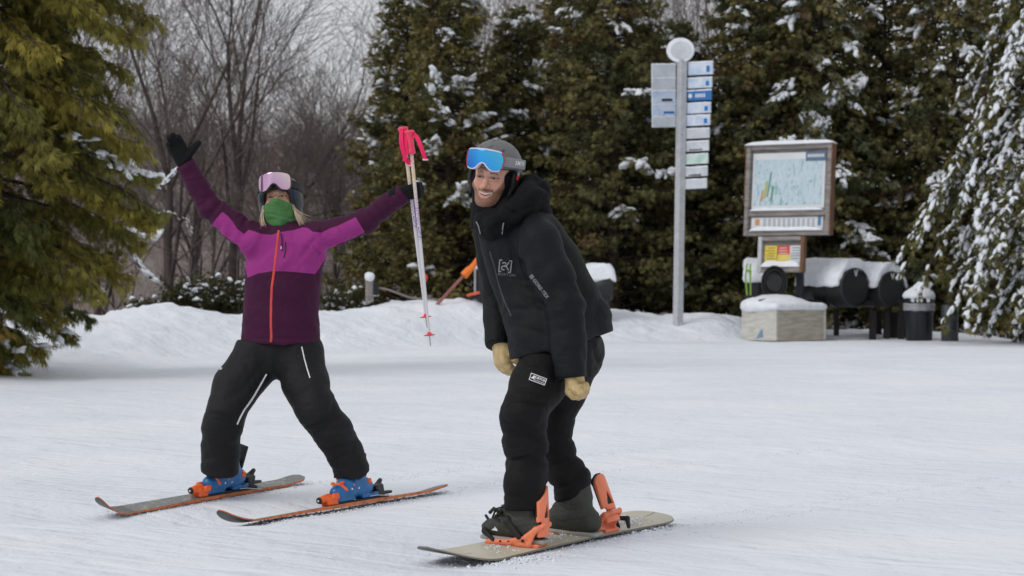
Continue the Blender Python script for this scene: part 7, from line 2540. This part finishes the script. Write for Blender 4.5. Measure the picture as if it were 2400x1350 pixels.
# ------------------------------------------------------------------ things along the bank behind the two people
m_wood_r = mat('reddish weathered pole', (.30, .12, .10), .7, var=.2, vsc=6)
m_vest = mat('orange sleeve fabric', (.86, .20, .02), .6, var=.15, vsc=15)
lean_p = thing('leaning_pole', 'red pole leaning out of the snow with an orange sleeve round its top', 'pole', tuple(P(1028, 708, 45.0)))
a, b = P(1026, 712, 45.0), P(1146, 582, 45.6)
mb = MB(); mb.tube([a - (b - a) * .1, b], [.032, .028], 10); mb.build('pole', m_wood_r, lean_p)
mb = MB(); t0, t1 = a + (b - a) * .50, a + (b - a) * 1.01
G = Grid(np.minimum(t0, t1) - .15, np.maximum(t0, t1) + .15, .018)
e = sd_seg(G.X, G.Y, G.Z, t0, t1, .070, .045)
ax_ = (t1 - t0) / np.linalg.norm(t1 - t0)
pr_ = (G.X - t0[0]) * ax_[0] + (G.Y - t0[1]) * ax_[1] + (G.Z - t0[2]) * ax_[2]
e = np.maximum(e, np.maximum(-pr_, pr_ - np.linalg.norm(t1 - t0)))
V, Q = surface_nets(G, e); V = relax(V, Q, 1, .5); N = vnormals(V, Q); V = V + N * (fold(V, (t0 + t1) / 2, np.cross(ax_, [0, 1, 0]), .07, .6, .016, 2., 1.5, 6))[:, None]
obj_np('sleeve', V, Q, m_vest, lean_p)
# snow gun head on the bank, mostly behind the snowboarder
gun = thing('hydrant', 'dark hydrant box with a cap of snow behind the snowboarder\'s chest', 'hydrant', tuple(P(1135, 712, 45.8)))
mb = MB(); c = P(1140, 672, 45.8); mb.box(c, (.36, .30, .70), rot(0, 0, 15), .03); mb.box(c + [-.19, -.02, .05], (.03, .12, .52), rot(0, 0, 15), .005); mb.build('housing', mat('dark grey painted steel', (.035, .036, .042), .5, metal=.3), gun)
mb = MB(); mb.box(c + [-.215, -.05, .05], (.03, .05, .62), rot(0, 0, 15), .005); mb.build('bracket', m_galv, gun)
mb = MB(); mb.tube([c + [-.05, -.17, .16], c + [-.05, -.19, .16]], [.03, .03], 12); mb.build('dial', m_white, gun)
G = Grid(c + [-.38, -.36, .25], c + [.38, .36, .85], .025)
e = sd_ell(G.X, G.Y, G.Z, c + [0, 0, .40], (.24, .22, .22)); e = smin(e, sd_ell(G.X, G.Y, G.Z, c + [-.02, 0, .56], (.12, .12, .12)), .1); e = smax(e, c[2] + .33 - G.Z, .03)
V, Q = surface_nets(G, e); N = vnormals(V, Q); V = V + N * (.03 * fbm(V, 6, 3))[:, None]; obj_np('snow', V, Q, m_snowlump, gun)
mat_s = thing('safety_pad', 'small orange pad lying on the snow beside the hydrant box', 'pad', tuple(P(1108, 700, 45.4)))
mb = MB(); mb.box(P(1109, 689, 45.4), (.24, .20, .05), rot(0, -14, 10), .015); mb.build('cover', mat('red orange pad cover', (.75, .12, .05), .6), mat_s)
mb = MB(); mb.box(P(1112, 697, 45.45), (.22, .18, .07), rot(0, -10, 10), .015); mb.build('foam', m_darkback, mat_s)
gn2 = thing('snow_covered_tank', 'black tank capped with snow behind the snowboarder\'s back', 'tank', tuple(P(1408, 720, 47.0)))
c = P(1402, 672, 47.0); mb = MB(); mb.tube([c + [-.30, .1, 0], c + [-.28, .1, 0], c + [.26, 0, 0], c + [.29, 0, 0]], [.24, .27, .27, .23], 28); mb.build('body', m_barrel, gn2)
mb = MB(); mb.box(c + [0, 0, -.33], (.45, .3, .30), None, .02); mb.build('cradle', m_rackwood, gn2)
snow_pad('snow', c + [.01, .05, .16], (.66, .5, .27), gn2, None, 12, .3, skirt=.25)
# short post with cable at the left of the poles
pst = thing('post', 'short grey timber post with a ball of snow on its top', 'post', tuple(P(866, 706, 45.0)))
mb = MB(); c = P(866, 682, 45.0); mb.box(c, (.13, .13, .42), rot(0, 0, 20), .01); mb.build('stake', m_weather, pst)
mb = MB(); mb.box(c + [.11, -.01, .03], (.10, .12, .22), rot(0, 0, 20), .01); mb.build('bracket', m_mattblack, pst)
G = Grid(c + [-.2, -.2, .12], c + [.2, .2, .45], .02); e = sd_ell(G.X, G.Y, G.Z, c + [0, 0, .26], (.105, .11, .10)); V, Q = surface_nets(G, e); N = vnormals(V, Q); V = V + N * (.02 * fbm(V, 9, 2))[:, None]; obj_np('snow', V, Q, m_snowlump, pst)
cb = MB(); pts = [P(884, 674, 45.0), P(910, 679, 45.0), P(935, 688, 45.0), P(958, 697, 45.1), P(985, 701, 45.1), P(1015, 701, 45.2), P(1030, 704, 45.2)]
cb.tube(pts, .020, 7); cbo = cb.build('rope', mat('grey rope', (.24, .20, .19), .9), None); tag(cbo, 'sagging grey rope running from the short post to the leaning red pole', 'rope')
mk = thing('marker_pole', 'thin dark stake with a red orange bulb, behind the ski pole shafts', 'marker', tuple(P(998, 706, 45.5)))
mb = MB(); mb.tube([P(998, 712, 45.5), P(997, 662, 45.5)], [.010, .010], 6); mb.build('stake', m_mattblack, mk)
mb = MB(); c = P(997, 652, 45.5); mb.tube([c + [0, 0, -.085], c + [0, 0, -.04], c + [0, 0, .02], c + [0, 0, .06], c + [0, 0, .075]], [.008, .034, .046, .034, .010], 14); mb.build('bulb', mat('red orange bulb plastic', (.80, .10, .05), .5), mk)

# snow kicked up round the skis and under the board
rgk = np.random.default_rng(3)
SP, SD_ = [], []
def crumbs(a, b, n, sp, sz0, sz1, lift=.0):
    for _ in range(n):
        t = rgk.random(); p = a * (1 - t) + b * t
        x, y = p[0] + rgk.normal(0, sp), p[1] + rgk.normal(0, sp)
        SP.append((x, y, rgk.uniform(sz0, sz1)))
crumbs(SKI_PTS['ra'], SKI_PTS['rb'], 700, .06, .002, .009); crumbs(SKI_PTS['la'], SKI_PTS['lb'], 500, .06, .002, .008)
crumbs(SKI_PTS['na'], SKI_PTS['nb'], 700, .14, .002, .008); crumbs(P(1440, 1240, 10.3), P(1520, 1232, 10.5), 500, .05, .004, .014)
crumbs(P(1150, 1320, 9.45), P(1260, 1312, 9.6), 300, .05, .003, .011)
for a_, b_ in (('la', 'lb'), ('ra', 'rb'), ('na', 'nb')):
    f_ = SKI_PTS[b_] - SKI_PTS[a_]; f_ = f_ / np.linalg.norm(f_); side_ = np.array([-f_[1], f_[0], 0])
    for o_ in ((-.05, .05) if a_ != 'na' else (-.13, .13)):
        crumbs(SKI_PTS[b_] + side_ * o_, SKI_PTS[b_] + side_ * o_ + f_ * 4.0, 520, .034, .0015, .006)
arr = np.array(SP); zz = ground_z(arr[:, 0], arr[:, 1])
PP = np.stack([arr[:, 0], arr[:, 1], zz + arr[:, 2] * .3], 1)
V, Q = place_lumps(PP, rgk.normal(0, 1, (len(PP), 3)), arr[:, 2], arr[:, 2] * .8, arr[:, 2] * .7, rgk)
cr = obj_np('loose_snow', V, Q, m_snowlump, None); tag(cr, 'crumbs of loose snow scattered along the skis and the snowboard', 'snow', kind='stuff')
# crumbs resting on the deck
pp_ = []
for _ in range(260):
    t = rgk.uniform(0.05, .95); pp_.append(_A * t + _B * (1 - t) + FBoard[:, 2] * .0215 + FBoard[:, 1] * rgk.normal(0, .05))
for _ in range(260):
    pp_.append(_A * .04 + _B * .96 + FBoard[:, 2] * .03 + FBoard[:, 1] * rgk.normal(0, .05) + FBoard[:, 0] * rgk.normal(.06, .05))
pp_ = np.array(pp_); sz = rgk.uniform(.002, .008, len(pp_))
V, Q = place_lumps(pp_, rgk.normal(0, 1, pp_.shape), sz, sz * .8, sz * .7, rgk)
o = obj_np('snow', V, Q, m_snowlump, board); o['kind'] = 'stuff'
